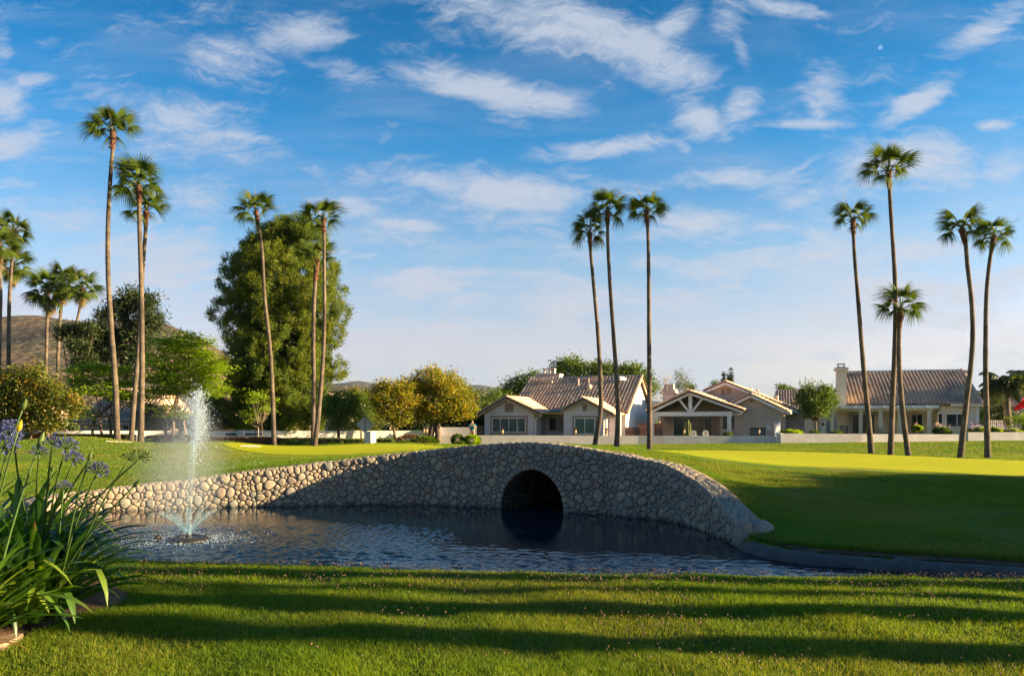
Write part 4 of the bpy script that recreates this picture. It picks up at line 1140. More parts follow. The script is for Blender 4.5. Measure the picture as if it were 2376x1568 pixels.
# tall rear gable
v2 = 5.0; u0 = F2.u(1632, v2); uc2 = F2.u(1683, v2); zp2 = F2.z(1683, 886, v2); z0 = F2.z(1634, 908, v2); sl2 = (zp2 - z0) / (uc2 - u0); u1 = F2.u(1741, v2) + 4.5; z1 = zp2 - sl2 * (u1 - uc2)
roof_plane(h2, [(u0, 16, z0), (u0, v2, z0), (uc2, v2, zp2), (uc2, 16, zp2)], slots)
roof_plane(h2, [(u1, v2, z1), (u1, 16, z1), (uc2, 16, zp2), (uc2, v2, zp2)], slots)
caps((uc2, v2, zp2 + .02), (uc2, 16, zp2 + .02), cs2); caps((u0, v2 + .05, z0 + .04), (uc2, v2 + .05, zp2 + .04), cs2); caps((u1, v2 + .05, z1 + .04), (uc2, v2 + .05, zp2 + .04), cs2)
mb = MB(); mb.bar((u0, v2, z0 - .13), (uc2, v2, zp2 - .13), .05, .18); mb.bar((u1, v2, z1 - .13), (uc2, v2, zp2 - .13), .05, .18); mb.build('rake_board', M['white_paint'], h2)
mb = MB(); mb.prism([(u0 + .3, v2 + .35, 0), (u1 - .3, v2 + .35, 0), (u1 - .3, v2 + .35, z1), (uc2, v2 + .35, zp2 - .22), (u0 + .3, v2 + .35, z0 - .1)], (0, .2, 0)); mb.build('gable_wall', M['stucco_tan'], h2)
louvre(h2, F2.u(1672, v2), F2.u(1682, v2), F2.z(1683, 916, v2), F2.z(1683, 900, v2), v2 + .34); louvre(h2, F2.u(1685, v2), F2.u(1695, v2), F2.z(1683, 916, v2), F2.z(1683, 900, v2), v2 + .34)
# right wing
v3 = 0.6; u0 = F2.u(1696, v3); uc3 = F2.u(1742, v3); zp3 = F2.z(1742, 915, v3); z0 = F2.z(1697, 936, v3); u1 = F2.u(1831, v3); z1 = F2.z(1831, 956, v3)
roof_plane(h2, [(u0, 5.5, z0), (u0, v3, z0), (uc3, v3, zp3), (uc3, 5.5, zp3)], slots)
roof_plane(h2, [(u1, v3, z1), (u1, 15, z1), (uc3, 15, zp3), (uc3, v3, zp3)], slots)
caps((uc3, v3, zp3 + .02), (uc3, 5.0, zp3 + .02), cs2); caps((u0, v3 + .05, z0 + .04), (uc3, v3 + .05, zp3 + .04), cs2); caps((u1, v3 + .05, z1 + .04), (uc3, v3 + .05, zp3 + .04), cs2)
mb = MB(); mb.bar((u0, v3, z0 - .13), (uc3, v3, zp3 - .13), .05, .18); mb.bar((u1, v3, z1 - .13), (uc3, v3, zp3 - .13), .05, .18); mb.build('rake_board', M['white_paint'], h2)
w0, w1 = F2.u(1704, v3 + .5), F2.u(1819, v3 + .5)
mb = MB(); mb.prism([(w0, v3 + .5, -.6), (w1, v3 + .5, -.6), (w1, v3 + .5, z1 + .1), (uc3, v3 + .5, zp3 - .22), (w0, v3 + .5, z0 - .0)], (0, .2, 0)); mb.build('wall', M['stucco_tan'], h2)
MB().box((w1 - .2, v3 + .7, -.6), (w1 - .01, 14, z1)).build('side_wall', M['stucco_tan'], h2)
gutter(h2, (u1 + .03, v3, z1 - .06), (u1 + .03, 14.5, z1 - .06), 'white_paint', .12)
louvre(h2, F2.u(1738, v3), F2.u(1748, v3), F2.z(1743, 933, v3), F2.z(1743, 927, v3), v3 + .49)
for vv in (5.2, 8.2): MB().box((w1 - .01, vv, 1.0), (w1 + .02, vv + .5, 2.4)).build('window', M['glass'], h2)
downpipe(h2, [(u1 - .05, v3 - .02, z1 - .1), (w1 - .1, v3 + .42, z1 - .45), (w1 - .1, v3 + .42, -.6)], 'trim_peach'); downpipe(h2, [(F2.u(1727, 1.1), 1.1, zeR - .2), (F2.u(1727, 1.1), 1.1, -.6)], 'stucco_tan')
downpipe(h2, [(uR - .3, vP - .3, zeR - .3), (br, vP - .18, zb0 + .1), (F2.u(1696, vP), vP - .18, zb0 - .2), (F2.u(1696, vP), vP - .18, -.6)])
q = F2.p(1780, 935, 4)
for (a, b, v_) in ((1757, 903, 8), (1803, 917, 11), (1742, 899, 9)):
    q = F2.p(a, b, v_); MB().tube([(q.x, v_, q.z - .6), (q.x, v_, q.z)], .14, 8).build('vent_pipe', M['stucco_tan'], h2)
# left chimney of house 2
c0, c1 = F2.u(1535, 5.5), F2.u(1566, 5.5); zt = F2.z(1550, 903, 5.5)
ch = MB().box((c0 + .1, 5.5, 0), (c1 - .1, 6.5, zt - .4)).build('chimney', M['stucco_pink'], h2)
mb = MB(); mb.box((c0 - .1, 5.3, zt - .4), (c1 + .1, 6.7, zt - .18)); mb.box((c0 - .02, 5.4, zt - .178), (c1 + .02, 6.6, zt)); mb.box(((c0 + c1) / 2 - .42, 5.7, zt + .002), ((c0 + c1) / 2 + .42, 6.3, zt + .45)); mb.build('chimney_cap', M['stucco_tan'], ch)
lay(h2, slots, tile_me, 'roof_tile', 'roof_tiles', 200, TV, TF, M['tile_stuff'])
lay(h2, cs2, cap_me, 'ridge_tile', 'ridge_tiles', 120, CV, CF, M['tile_stuff'])

# ---- house 3: long tiled roof with patio cover and tall chimney
F3 = Frame(2272, 61, 16)
h3 = F3.root('stucco_house', 'cream stucco house with a long tiled roof, tall chimney and white patio cover on posts')
slots, cs3 = [], []
ze = F3.z(2270, 938, -.4); zr = F3.z(2274, 861, 5.6)
ue = F3.u(1933, -.4); ur = F3.u(1966, 5.6)
roof_plane(h3, [(ue, -.4, ze), (0.15, -.4, ze), (0.15, 5.6, zr), (ur, 5.6, zr)], slots)
roof_plane(h3, [(0.15, 11.6, ze), (ue, 11.6, ze), (ur, 5.6, zr), (0.15, 5.6, zr)], slots, tiles=False)
roof_plane(h3, [(ue, 11.6, ze), (ue, -.4, ze), (ur, 5.6, zr)], slots, tiles=False)
caps((ur, 5.6, zr + .05), (.15, 5.6, zr + .05), cs3, l=.4); caps((ue, -.38, ze + .04), (ur, 5.6, zr + .04), cs3); caps((.15, -.38, ze + .05), (.15, 5.6, zr + .05), cs3); caps((.15, 11.5, ze + .05), (.15, 5.6, zr + .05), cs3)
mb = MB(); mb.prism([(0, 0, -.6), (0, 11, -.6), (0, 11, ze), (0, 5.6, zr - .16), (0, 0, ze)], (-.2, 0, 0)); mb.build('end_wall', M['stucco_white'], h3)
mb = MB(); mb.bar((.15, -.4, ze - .13), (.15, 5.6, zr - .13), .05, .2); mb.bar((.15, 11.6, ze - .13), (.15, 5.6, zr - .13), .05, .2); mb.build('rake_board', M['trim_peach'], h3)
um = F3.u(2182, 0)
MB().box((um, 0, -.6), (-.2, .2, ze - .1)).build('wall', M['stucco_cream'], h3)
MB().box((F3.u(1943, 1.2), 1.2, -.6), (um, 1.4, ze - .1)).build('wall', M['stucco_cream'], h3)
MB().box((F3.u(1943, 1.2), 1.4, -.6), (F3.u(1943, 1.2) + .2, 11, ze - .1)).build('side_wall', M['stucco_cream'], h3)
MB().box((um - .02, .01, -.6), (um + .16, 1.2, ze - .1)).build('side_wall', M['stucco_white'], h3)
gutter(h3, (um + .6, -.42, ze - .04), (.1, -.42, ze - .04), 'stucco_cream', .22)
window(h3, F3.u(2194, 0), F3.u(2247, 0), F3.z(2220, 991, 0), F3.z(2220, 959, 0), -.003, 2, fmat='white_paint')
window(h3, F3.u(2171, .6), F3.u(2183, .6), F3.z(2176, 985, .6), F3.z(2176, 958, .6), -.06, 1, fmat='white_paint')
for (a, b, bt, pn, gm) in ((1976, 2030, 1006, 3, ['glass', 'glass', 'glass']), (2060, 2071, 990, 1, 'glass'), (2099, 2141, 1006, 3, ['curtain', 'glass', 'glass'])):
    window(h3, F3.u(a, 1.2), F3.u(b, 1.2), F3.z(a, bt, 1.2), F3.z(a, 960, 1.2), 1.19, pn, fmat='stucco_cream', gmat=gm, nm='sliding_door' if pn == 3 else 'window')
# patio cover
vc = -2.6
c0, c1 = F3.u(1915, vc), F3.u(2178, vc); zc1 = F3.z(2040, 941, vc); zc0 = F3.z(2040, 947, vc)
pc = MB().box((c0, vc, zc0), (c1, .0, zc1 - .05)).build('patio_cover', M['white_paint'], h3)
MB().box((c0, vc - .06, zc0 - .02), (c1, vc - .003, zc1 + .02)).build('fascia', M['white_paint'], h3)
k = 0
while c0 + .1 + k * .98 < c1:
    MB().box((c0 + .1 + k * .98, vc - .16, zc0 - .01), (c0 + .17 + k * .98, vc - .062, zc1 - .0)).build('rafter_tail', M['white_paint'], h3); k += 1
MB().box((c0 + .3, vc + .25, zc0 - .2), (c1 - .3, vc + .42, zc0 - .003)).build('porch_beam', M['stucco_cream'], h3)
for q in (1931, 1997, 2043, 2088, 2156):
    a = F3.u(q, vc + .3); MB().box((a - .13, vc + .22, -.6), (a + .13, vc + .44, zc0 - .2)).build('post', M['stucco_cream'], h3)
# chimney
vch = -.5
c0, c1 = F3.u(1942, vch), F3.u(1964, vch); zt = F3.z(1953, 851, vch)
ch = MB().box((c0, vch, -.6), (c1, vch + .9, zt - .3)).build('chimney', M['stucco_cream'], h3)
mb = MB(); mb.box((c0 - .14, vch - .14, zt - .3), (c1 + .14, vch + 1.04, zt - .05)); mb.build('chimney_cap', M['stucco_cream'], ch)
mb = MB(); a, b = F3.u(1945, vch), F3.u(1961, vch); mb.box((a - .03, vch + .15, zt - .048), (b + .03, vch + .75, zt + .03))
for x in (a, b - .05): mb.box((x, vch + .2, zt + .032), (x + .05, vch + .7, zt + .22))
mb.box((a - .03, vch + .15, zt + .222), (b + .03, vch + .75, zt + .28)); mb.build('chimney_cowl', M['grey_metal'], ch)
for (a, b, w_) in ((1998, 872, 1.1), (2235, 867, .9)):
    q = on_roof(F3, a, b, ze, zr, -.4, 5.6); MB().box((q.x - w_ * .6, q.y - .2, q.z), (q.x + w_ * .6, q.y + .3, q.z + .28)).build('roof_vent', M['tile'], h3)
MB().lathe([(.05, 0), (.12, .05), (.14, .25), (.05, .35)], 8, (F3.u(1965, 1.0), .95, F3.z(1965, 965, 1))).build('wall_light', M['stucco_tan'], h3)
mb = MB(); q = F3.p(2122, 952, -.6)
mb.lathe([(.05, .1), (.05, .5), (.2, .0), (.2, -.1)], 8, (q.x, -.6, q.z))
for k in range(5):
    a = k * 2 * math.pi / 5 + .3; mb.bar((q.x + .15 * math.cos(a), -.6 + .15 * math.sin(a), q.z), (q.x + 1.0 * math.cos(a), -.6 + 1.0 * math.sin(a), q.z - .02), .2, .02)
mb.build('ceiling_fan', M['bronze'], h3)
lay(h3, slots, tile_me, 'roof_tile', 'roof_tiles', 230, TV, TF, M['tile_stuff'])
lay(h3, cs3, cap_me, 'ridge_tile', 'ridge_tiles', 120, CV, CF, M['tile_stuff'])

# ---- distant and half hidden houses
def simple_house(px0, px1, pyr, pye, pyb, Y, th, label, depth=9, wall='stucco_cream', hip=1.5, xr0=None, xr1=None, lim=60, wins=()):
    F = Frame(px1, Y, th); r = F.root('tiled_house', label); s1, s2 = [], []
    u0 = F.u(px0); ze = F.z(px1, pye, -.4); zr = F.z(px1, pyr, depth / 2)
    ua = F.u(px0, -.4) if xr0 is None else F.u(xr0, depth / 2); ub = (0 if xr1 is None else F.u(xr1, depth / 2))
    ua = u0 + hip if xr0 is None else ua; ub = -hip if xr1 is None else ub
    roof_plane(r, [(u0 - .4, -.4, ze), (.4, -.4, ze), (ub, depth / 2, zr), (ua, depth / 2, zr)], s1)
    roof_plane(r, [(.4, depth + .4, ze), (u0 - .4, depth + .4, ze), (ua, depth / 2, zr), (ub, depth / 2, zr)], s1, tiles=False)
    roof_plane(r, [(.4, -.4, ze), (.4, depth + .4, ze), (ub, depth / 2, zr)], s1); roof_plane(r, [(u0 - .4, depth + .4, ze), (u0 - .4, -.4, ze), (ua, depth / 2, zr)], s1)
    caps((ua, depth / 2, zr + .03), (ub, depth / 2, zr + .03), s2); caps((.4, -.4, ze + .03), (ub, depth / 2, zr), s2); caps((u0 - .4, -.4, ze + .03), (ua, depth / 2, zr), s2)
    MB().box((u0, 0, -.6), (0, depth, ze - .08)).build('wall', M[wall], r)
    gutter(r, (u0 - .4, -.45, ze - .08), (.4, -.45, ze - .08), 'trim_peach', .18)
    for (a, b, c_, d_) in wins: window(r, F.u(a), F.u(b), F.z(a, d_), F.z(a, c_), -.003, 2)
    lay(r, s1, tile_me, 'roof_tile', 'roof_tiles', lim, TV, TF, M['tile_stuff']); lay(r, s2, cap_me, 'ridge_tile', 'ridge_tiles', 30, CV, CF, M['tile_stuff'])
    return F, r
simple_house(186, 345, 903, 980, 1010, 60, -4, 'tiled house glimpsed between the palm trunks behind the left trees', 11, 'stucco_tan', 0.6, lim=160, wins=((285, 300, 986, 998),))
simple_house(505, 640, 930, 983, 1005, 66, 6, 'tan house with a hipped tile roof below the big pine', 9, 'stucco_tan', 4.0, xr0=560, lim=120, wins=((575, 586, 989, 1001),))
simple_house(-60, 24, 925, 960, 1000, 70, 0, 'tiled roof at the left edge behind the reddish magnolia', 9, 'stucco_tan', 1.5, lim=60)
simple_house(1800, 1935, 905, 953, 1000, 84, 18, 'house with a tiled roof and white garage door between the tan and cream houses', 9, 'stucco_tan', 0.2, lim=120)
simple_house(2330, 2520, 925, 960, 1000, 90, 10, 'pinkish house at the right edge behind the feathery palms', 10, 'stucco_pink', 1.0, lim=30, wins=((2340, 2350, 972, 990),))
# garage door seen past the crape myrtle
F = Frame(1945, 78, 18)
g_ = F.root('garage', 'white garage door seen past the crape myrtle', 'garage')
MB().box((F.u(1885), 0, -.6), (0, .2, F.z(1900, 966))).build('wall', M['stucco_tan'], g_)
a0, a1, zt = F.u(1905), F.u(1938), F.z(1920, 977)
gd = MB().box((a0, -.05, -.6), (a1, -.003, zt)).build('garage_door', M['garage_white'], g_)
for k in range(4): MB().box((a0 + (a1 - a0) * (k + .15) / 4, -.07, zt - .45), (a0 + (a1 - a0) * (k + .85) / 4, -.052, zt - .12)).build('door_window', M['glass'], gd)
# small gable roof behind the middle trees
F = Frame(818, 80, 25); r = F.root('tiled_house', 'small gabled tile roof above the green trees beside the palm pair'); s1, s2 = [], []
u0, u1, uc = F.u(748), F.u(800) , F.u(764); zp = F.z(764, 914); ze_ = F.z(748, 927)
roof_plane(r, [(u0, 14, ze_), (u0, -.3, ze_), (uc, -.3, zp), (uc, 14, zp)], s1); roof_plane(r, [(u1, -.3, F.z(800, 929)), (u1, 14, F.z(800, 929)), (uc, 14, zp), (uc, -.3, zp)], s1)
caps((uc, -.3, zp), (uc, 14, zp), s2); caps((u0, -.3, ze_), (uc, -.3, zp), s2); caps((u1, -.3, F.z(800, 929)), (uc, -.3, zp), s2)
mb = MB(); mb.prism([(u0 + .3, 0, -.6), (u1 - .3, 0, -.6), (u1 - .3, 0, F.z(800, 929)), (uc, 0, zp - .2), (u0 + .3, 0, ze_)], (0, 9, 0)); mb.build('wall', M['stucco_tan'], r)
lay(r, s1, tile_me, 'roof_tile', 'roof_tiles', 60, TV, TF, M['tile_stuff']); lay(r, s2, cap_me, 'ridge_tile', 'ridge_tiles', 30, CV, CF, M['tile_stuff'])

# ---- garden walls
def wall_run(name, pts, label, mat, thick=0.22, zb=-1.0, cat='wall', cap=None):
    """pts: list of (px, py_top, Y)"""
    r = None; mb = MB(); cp = MB()
    for a, b in zip(pts[:-1], pts[1:]):
        p, q = W(*a), W(*b); d = (q - p); d.z = 0; d.normalize(); nn = Vector((-d.y, d.x, 0)) * thick
        mb.add([(p.x, p.y, zb), (q.x, q.y, zb), (q.x, q.y, q.z), (p.x, p.y, p.z), (p.x + nn.x, p.y + nn.y, zb), (q.x + nn.x, q.y + nn.y, zb), (q.x + nn.x, q.y + nn.y, q.z), (p.x + nn.x, p.y + nn.y, p.z)],
               [(0,1,2,3), (5,4,7,6), (3,2,6,7), (0,3,7,4), (1,5,6,2)])
    o = mb.build(name, M[mat])
    return tag(o, label, cat)
wall_run('garden_wall', [(1010,1010,57.0),(1200,1010,57),(1480,1010.5,57),(1700,1011,56.6),(1801,1011.5,56.3)], 'long low grey stucco wall in front of the pink and tan houses', 'stucco_grey')
wall_run('garden_wall', [(1801.5,1004.5,56.2),(1811,1005,56.0)], 'short raised step in the grey stucco wall by the white gate panel', 'stucco_grey', thick=.4)
wall_run('garden_wall', [(1811.5,1005.5,55.9),(2000,1006.5,56),(2246,1007.5,56.5)], 'grey stucco wall in front of the cream house patio', 'stucco_grey')
wall_run('garden_wall', [(2246.5,1002.5,56.4),(2376,1002.5,56.6),(2700,1002,57)], 'raised grey stucco wall below the purple flower bed at the right edge', 'stucco_grey')
ww = wall_run('white_wall', [(561,999,55),(700,999,55.6),(982,999,57)], 'sunlit white wall with a dark blue stripe behind the left putting green', 'stucco_white')
for a, b in ((568,640),(646,790),(794,842),(868,967)):
    p, q = W(a, 1007, 55 + (a - 561) * .0048), W(b, 1007, 55 + (b - 561) * .0048); MB().bar(p - Vector((0, .01, 0)), q - Vector((0, .01, 0)), .03, .13).build('stripe_panel', M['stripe'], ww)
wl = wall_run('white_wall', [(38,999,50.5),(200,999,51.5),(400,999.5,53),(555,1000,55)], 'shaded pale wall with a dark stripe behind the tall left palms', 'stucco_white')
for a, b in ((50,230),(236,420),(428,548)):
    p, q = W(a, 1007, 50.4 + (a - 38) * .0087), W(b, 1007, 50.4 + (b - 38) * .0087); MB().bar(p - Vector((0, .03, 0)), q - Vector((0, .03, 0)), .03, .13).build('stripe_panel', M['stripe'], wl)
pl = W(562, 999, 54.9); tag(MB().box((pl.x - .22, pl.y - .3, -1), (pl.x + .16, pl.y + .25, pl.z + .03)).build('wall_pier', M['stucco_white']), 'white pier where the striped white walls meet', 'pier')
# end pier with lanterns, lilac wall
Fp = Frame(1003, 56.6, 28)
pr = Fp.root('gate_pier', 'tan stucco pier with two small lanterns beside the split trunk', 'pier')
MB().box((Fp.u(984), 0, -.6), (0, 1.1, Fp.z(1000, 990))).build('pier_block', M['stucco_tan'], pr)
wall_run('garden_wall', [(1003,991,57.9),(1021,991,58.6),(1116,991,58.5)], 'pale lilac stucco wall behind the man in the blue shirt', 'stucco_white')
def lantern(px, py, Y, label, h=.34, post=None):
    p = W(px, py, Y); r = empty('lantern', (p.x, p.y, p.z)); tag(r, label, 'lantern', None)
    MB().lathe([(.05, 0), (.09, .03), (.03, .06)], 8).build('lantern_base', M['bronze'], r)
    MB().lathe([(.05, .06), (.13, .20), (.11, .34), (.07, .40)], 8).build('lamp_glass', M['lamp_glass'], r)
    MB().lathe([(.15, .38), (.09, .46), (.025, .54), (.012, .66)], 8).build('lamp_cap', M['bronze'], r)
    if post: MB().tube([(0, 0, 0), (0, 0, -post)], .035, 6).build('lamp_post', M['bronze'], r)
    r.scale = (.8, .8, .9)
    return r
for a, t, Y_ in ((1166, 'lantern on the wall below the wide window of the pink house', 57.1), (1335, 'lantern on the wall left of the teal patio window', 57.1), (1407, 'lantern on the wall below the white downpipe', 57.1), (1587, 'lantern on the wall in front of the teal sliding door', 56.8), (1761, 'lantern on the wall in front of the air conditioner', 56.5)):
    lantern(a, 1008, Y_ + .1, t, post=.3)
lantern(983, 1006, 56.4, 'dark sconce lantern on the shaded face of the gate pier'); lantern(990, 1006, 56.2, 'gold lantern on the sunlit corner of the gate pier')
# ------------------------------------------------------------------ fan palms
M['palm_leaf'] = leaf_mat('palm_leaf', [(0.022, 0.042, 0.008), (0.04, 0.072, 0.010), (0.08, 0.115, 0.014), (0.16, 0.17, 0.03)], 0.3, 0.5, 1.2, 0.12)
M['palm_dead'] = leaf_mat('palm_dead', [(0.14, 0.10, 0.035), (0.22, 0.16, 0.06), (0.09, 0.08, 0.03)], 0.2, 0.7, 1.2, 0.2, (1, 1, 1))
M['stalk'] = solid('stalk', (0.26, 0.20, 0.12), (0.20, 0.14, 0.08), 5, 0.8)
def trunk_mat(name, a, b, c, ring=9.0):
    m, n, out = newmat(name)
    p = obj_pos(n)
    z = n('ShaderNodeSeparateXYZ', {0: p}).outputs[2]
    f = noise_tex(n, p, 7.0, 6, 0.7, 0.5, (1, 1, 0.12)); f2 = noise_tex(n, p, 1.1, 4, 0.6, 0.0, (0.4, 0.4, 1.0)); f3 = noise_tex(n, p, 30, 5, 0.7, 0, (1, 1, .35))
    rg = n.math('SINE', n.math('MULTIPLY_ADD', z, ring * 2.2, n.math('MULTIPLY', f2, 9.0)))
    col = n.mix(n.smooth(f, 0.35, 0.65), a, b); col = n.mix(n.math('MULTIPLY', n.smooth(f2, 0.45, 0.62), 0.8), col, c)
    col = n.mix(1.0, col, n.ramp(rg, [(0.0, (0.93,) * 3), (1.0, (1.05,) * 3)]), 'MULTIPLY')
    h = n.math('MULTIPLY_ADD', f3, 0.7, n.math('MULTIPLY_ADD', rg, 0.07, f))
    bp = n('ShaderNodeBump', {'Height': h, 'Strength': 0.9, 'Distance': 0.035})
    n.put(out.inputs[0], n('ShaderNodeBsdfPrincipled', {'Base Color': col, 'Roughness': 0.9, 'Specular IOR Level': 0.2, 'Normal': bp}))
    return m
M['palm_trunk'] = trunk_mat('palm_trunk', (0.115, 0.092, 0.072), (0.05, 0.042, 0.036), (0.155, 0.125, 0.096))
M['boot'] = solid('boot', (0.125, 0.050, 0.025), (0.07, 0.034, 0.02), 9, 0.85, 0.8, 30, c3=(0.07, 0.04, 0.025), dist=0.03)
M['bark'] = trunk_mat('bark', (0.15, 0.115, 0.09), (0.09, 0.07, 0.055), (0.22, 0.17, 0.13), 0.5)
M['bark_pale'] = trunk_mat('bark_pale', (0.30, 0.24, 0.18), (0.20, 0.16, 0.12), (0.36, 0.30, 0.23), 0.5)
def fan_frond(name, seed, droop=0.35, pet=0.75, Rf=0.72, spread=105, N_=24, mat='palm_leaf'):
    rs = np.random.RandomState(seed); V, F3, F4 = [], [], []
    # petiole along +x, gently arched
    pts = [(t * pet, 0, -0.10 * t * t * pet) for t in np.linspace(0, 1, 5)]
    for i, p in enumerate(pts):
        w = 0.035 - 0.015 * i / 4
        V += [(p[0], -w, p[2]), (p[0], w, p[2]), (p[0], 0, p[2] - 0.02)]
    for i in range(4):
        a = i * 3; F4 += [(a, a+1, a+4, a+3), (a+1, a+2, a+5, a+4), (a+2, a, a+3, a+5)]
    O = np.array(pts[-1]); sp = R(spread); fold = rs.uniform(0.15, 0.5)
    def P(an, r, lift=0.0, extra=0.0):
        x, y = math.cos(an) * r, math.sin(an) * r
        z = -droop * (r / Rf) ** 2 * Rf * (0.6 + 0.5 * abs(math.sin(an))) - fold * abs(y) * 0.5 + lift - extra
        return (O[0] + x, O[1] + y * (1 - 0.15 * fold), O[2] + z)
    b = len(V)
    ang = np.linspace(-sp, sp, N_ + 1)
    for k, an in enumerate(ang):
        z_ = 0.022 if k % 2 else -0.022
        rad = Rf * (0.92 + 0.08 * math.cos(an))
        V += [P(an, 0.03), P(an, 0.25 * rad, z_ * .6), P(an, 0.44 * rad, z_)]
    for k in range(N_):
        a = b + 3 * k; F4 += [(a, a+1, a+4, a+3), (a+1, a+2, a+5, a+4)]
    for k in range(N_):
        am = (ang[k] + ang[k+1]) / 2 + rs.uniform(-.03, .03); rad = Rf * rs.uniform(0.88, 1.1)
        lo = b + 3 * k + 2; hi = b + 3 * (k + 1) + 2; i0 = len(V)
        ex = rs.uniform(0.0, 0.10)
        hw = (ang[1] - ang[0]) * 0.22
        V += [P(am - hw, 0.74 * rad, 0, ex * .5), P(am + hw, 0.74 * rad, 0, ex * .5), P(am + rs.uniform(-.05, .05), 1.02 * rad, 0, ex + 0.06)]
        F4.append((lo, i0, i0 + 1, hi)); F3.append((i0, i0 + 2, i0 + 1))
    me = np_mesh(name, V, [np.array(F4), np.array(F3)], False); me.materials.append(M[mat]); return me
FR = [fan_frond('frond', s, d, p_, r_, sp) for s, d, p_, r_, sp in ((1, .25, .75, .72, 105), (2, .4, .7, .75, 95), (3, .6, .72, .7, 100), (4, .15, .85, .68, 115), (5, .8, .62, .74, 90), (6, .5, .8, .66, 110))]
FD = [fan_frond('dead_frond', s, d, .6, .7, 70, 20, 'palm_dead') for s, d in ((11, .9), (12, 1.1), (13, .7))]
def frond_matrix(az, elv, roll, sc):
    return Matrix.Rotation(az, 4, 'Z') @ Matrix.Rotation(-elv, 4, 'Y') @ Matrix.Rotation(roll, 4, 'X') @ Matrix.Scale(sc, 4)
def palm(label, pts, Y, rb, rt, R_, seed, group, nf=20, wind=0.0, skirt=0, boot=0.9, dY=0.0, spikes=3, world_pts=None, lowf=(), span=98):
    """pts: pixel path of the trunk from base to crown centre"""
    rs = np.random.RandomState(seed)
    if world_pts is None:
        P = []
        for i, (a, b) in enumerate(pts):
            P.append(W(a, b, Y + dY * i / len(pts)))
        base = P[0].copy()
        base.z = min(base.z, hz(base.x, base.y) + 0.02) - 0.12
        P[0] = base
    else:
        P = [Vector(p) for p in world_pts]; base = P[0].copy()
    root = empty('fan_palm', base); tag(root, label, 'palm tree', group)
    P = np.array([p - base for p in P])
    d = np.r_[0, np.cumsum(np.linalg.norm(np.diff(P, axis=0), axis=1))]
    t = np.linspace(0, d[-1], int(d[-1] / 0.28))
    Q = np.stack([cr_interp(t, d, P[:, k]) for k in range(3)], 1)
    tn = t / d[-1]
    rb *= 0.74; rt *= 0.74
    rad = rt + (rb - rt) * (1 - tn) ** 1.2 + 0.25 * rb * np.exp(-t / 0.35)
    rad = rad * (1 + rs.uniform(-0.045, 0.045, len(t)))
    mb = MB(); mb.tube([Vector(q) for q in Q], list(rad), 12); mb.build('trunk', M['palm_trunk'], root, True)
    top = Vector(Q[-1]); ax = (Vector(Q[-1]) - Vector(Q[-4])).normalized()
    sc = R_ / 1.38
    # reddish leaf bases under the crown
    L = boot * sc; mb = MB(); n_ = 9
    mb.tube([top - ax * (L * (1 - k / n_)) for k in range(n_ + 1)], [rt * (1.12 + .45 * (k / n_) + rs.uniform(0, .16)) for k in range(n_ + 1)], 10)
    for k in range(int(16 * L / .9)):
        a = rs.uniform(0, 6.28); h_ = rs.uniform(0.1, 1.0); p = top - ax * (L * h_); o_ = Vector((math.cos(a), math.sin(a), 0))
        mb.bar(p + o_ * rt * 1.1, p + o_ * (rt * 1.5 + .07) + Vector((0, 0, .10)), .05, .025)
    mb.build('leaf_bases', M['boot'], root)
    def fr(me, az, elv, roll, s_, nm='frond', off=0.0):
        o = link(nm, me, None, root); o.matrix_local = Matrix.Translation(top - ax * off) @ frond_matrix(az, elv, roll, s_)
        return o
    nf = int(nf * .98)
    for k in range(nf):
        q = (k + .5) / nf
        elv = R(88 - span * q ** 0.8) + rs.uniform(-.22, .22); az = k * 2.399 + rs.uniform(-.35, .35)
        az = az - wind * 0.55 * math.sin(az - math.pi + 0.0) if wind else az
        if wind and math.cos(az) > 0.3 and elv < 0.6: elv += wind * 0.45
        me = FR[(k * 7 + seed) % 6] if q < 0.8 else FR[[2, 4, 5][k % 3]]
        fr(me, az, elv, rs.uniform(-.5, .5), sc * rs.uniform(0.72, 1.22))
    for az, elv in lowf: fr(FR[4], R(az), R(elv), rs.uniform(-.4, .4), sc * 1.0)
    for k in range(skirt):
        az = k * 2.399 + rs.uniform(-.3, .3); fr(FD[k % 3], az, R(-28 - 45 * (k / skirt) + rs.uniform(-12, 12)) , rs.uniform(-.5, .5), sc * rs.uniform(.55, .9), 'dead_frond', off=0.1 + 0.75 * sc * (k / skirt))
    for k in range(spikes):
        az = rs.uniform(0, 6.28); e_ = R(rs.uniform(15, 70)); d_ = Vector((math.cos(az) * math.cos(e_), math.sin(az) * math.cos(e_), math.sin(e_)))
        L_ = R_ * rs.uniform(1.15, 1.5); mb = MB(); pp = [top + d_ * (L_ * s_) + Vector((0, 0, -0.15 * L_ * s_ * s_)) for s_ in (0, .35, .7, 1)]
        mb.tube(pp, [.018, .014, .012, .004], 4)
        for s_ in (.6, .75, .9): mb.tube([top + d_ * (L_ * s_), top + d_ * (L_ * (s_ + .12)) + Vector((rs.uniform(-.08, .08), 0, -.12))], [.008, .003], 3)
        mb.build('seed_stalk', M['stalk'], root)
    return root
def px(r, Y): return r * Y / FPX
G1 = 'fan palms at the left of the fountain'; G2 = 'pair of palms before the big pine'; G3 = 'three fan palms before the pink house'; G4 = 'fan palms before the cream house'; G5 = 'skirted palms at the far left'
palm('tallest left palm, slim bowed trunk and windswept crown', [(272,1024),(268,900),(258,760),(251,640),(250,560),(257,400),(262,335),(262,306)], 40, px(9.5,40), px(5.5,40), px(64,40), 1, G1, 22, 0.7)
palm('left palm with the crown just below the tallest, straight trunk in front', [(326,1033),(329,900),(329,740),(326,600),(323,500),(323,455),(322,430)], 39.5, px(9.5,39.5), px(6,39.5), px(66,39.5), 2, G1, 24, 0.5)
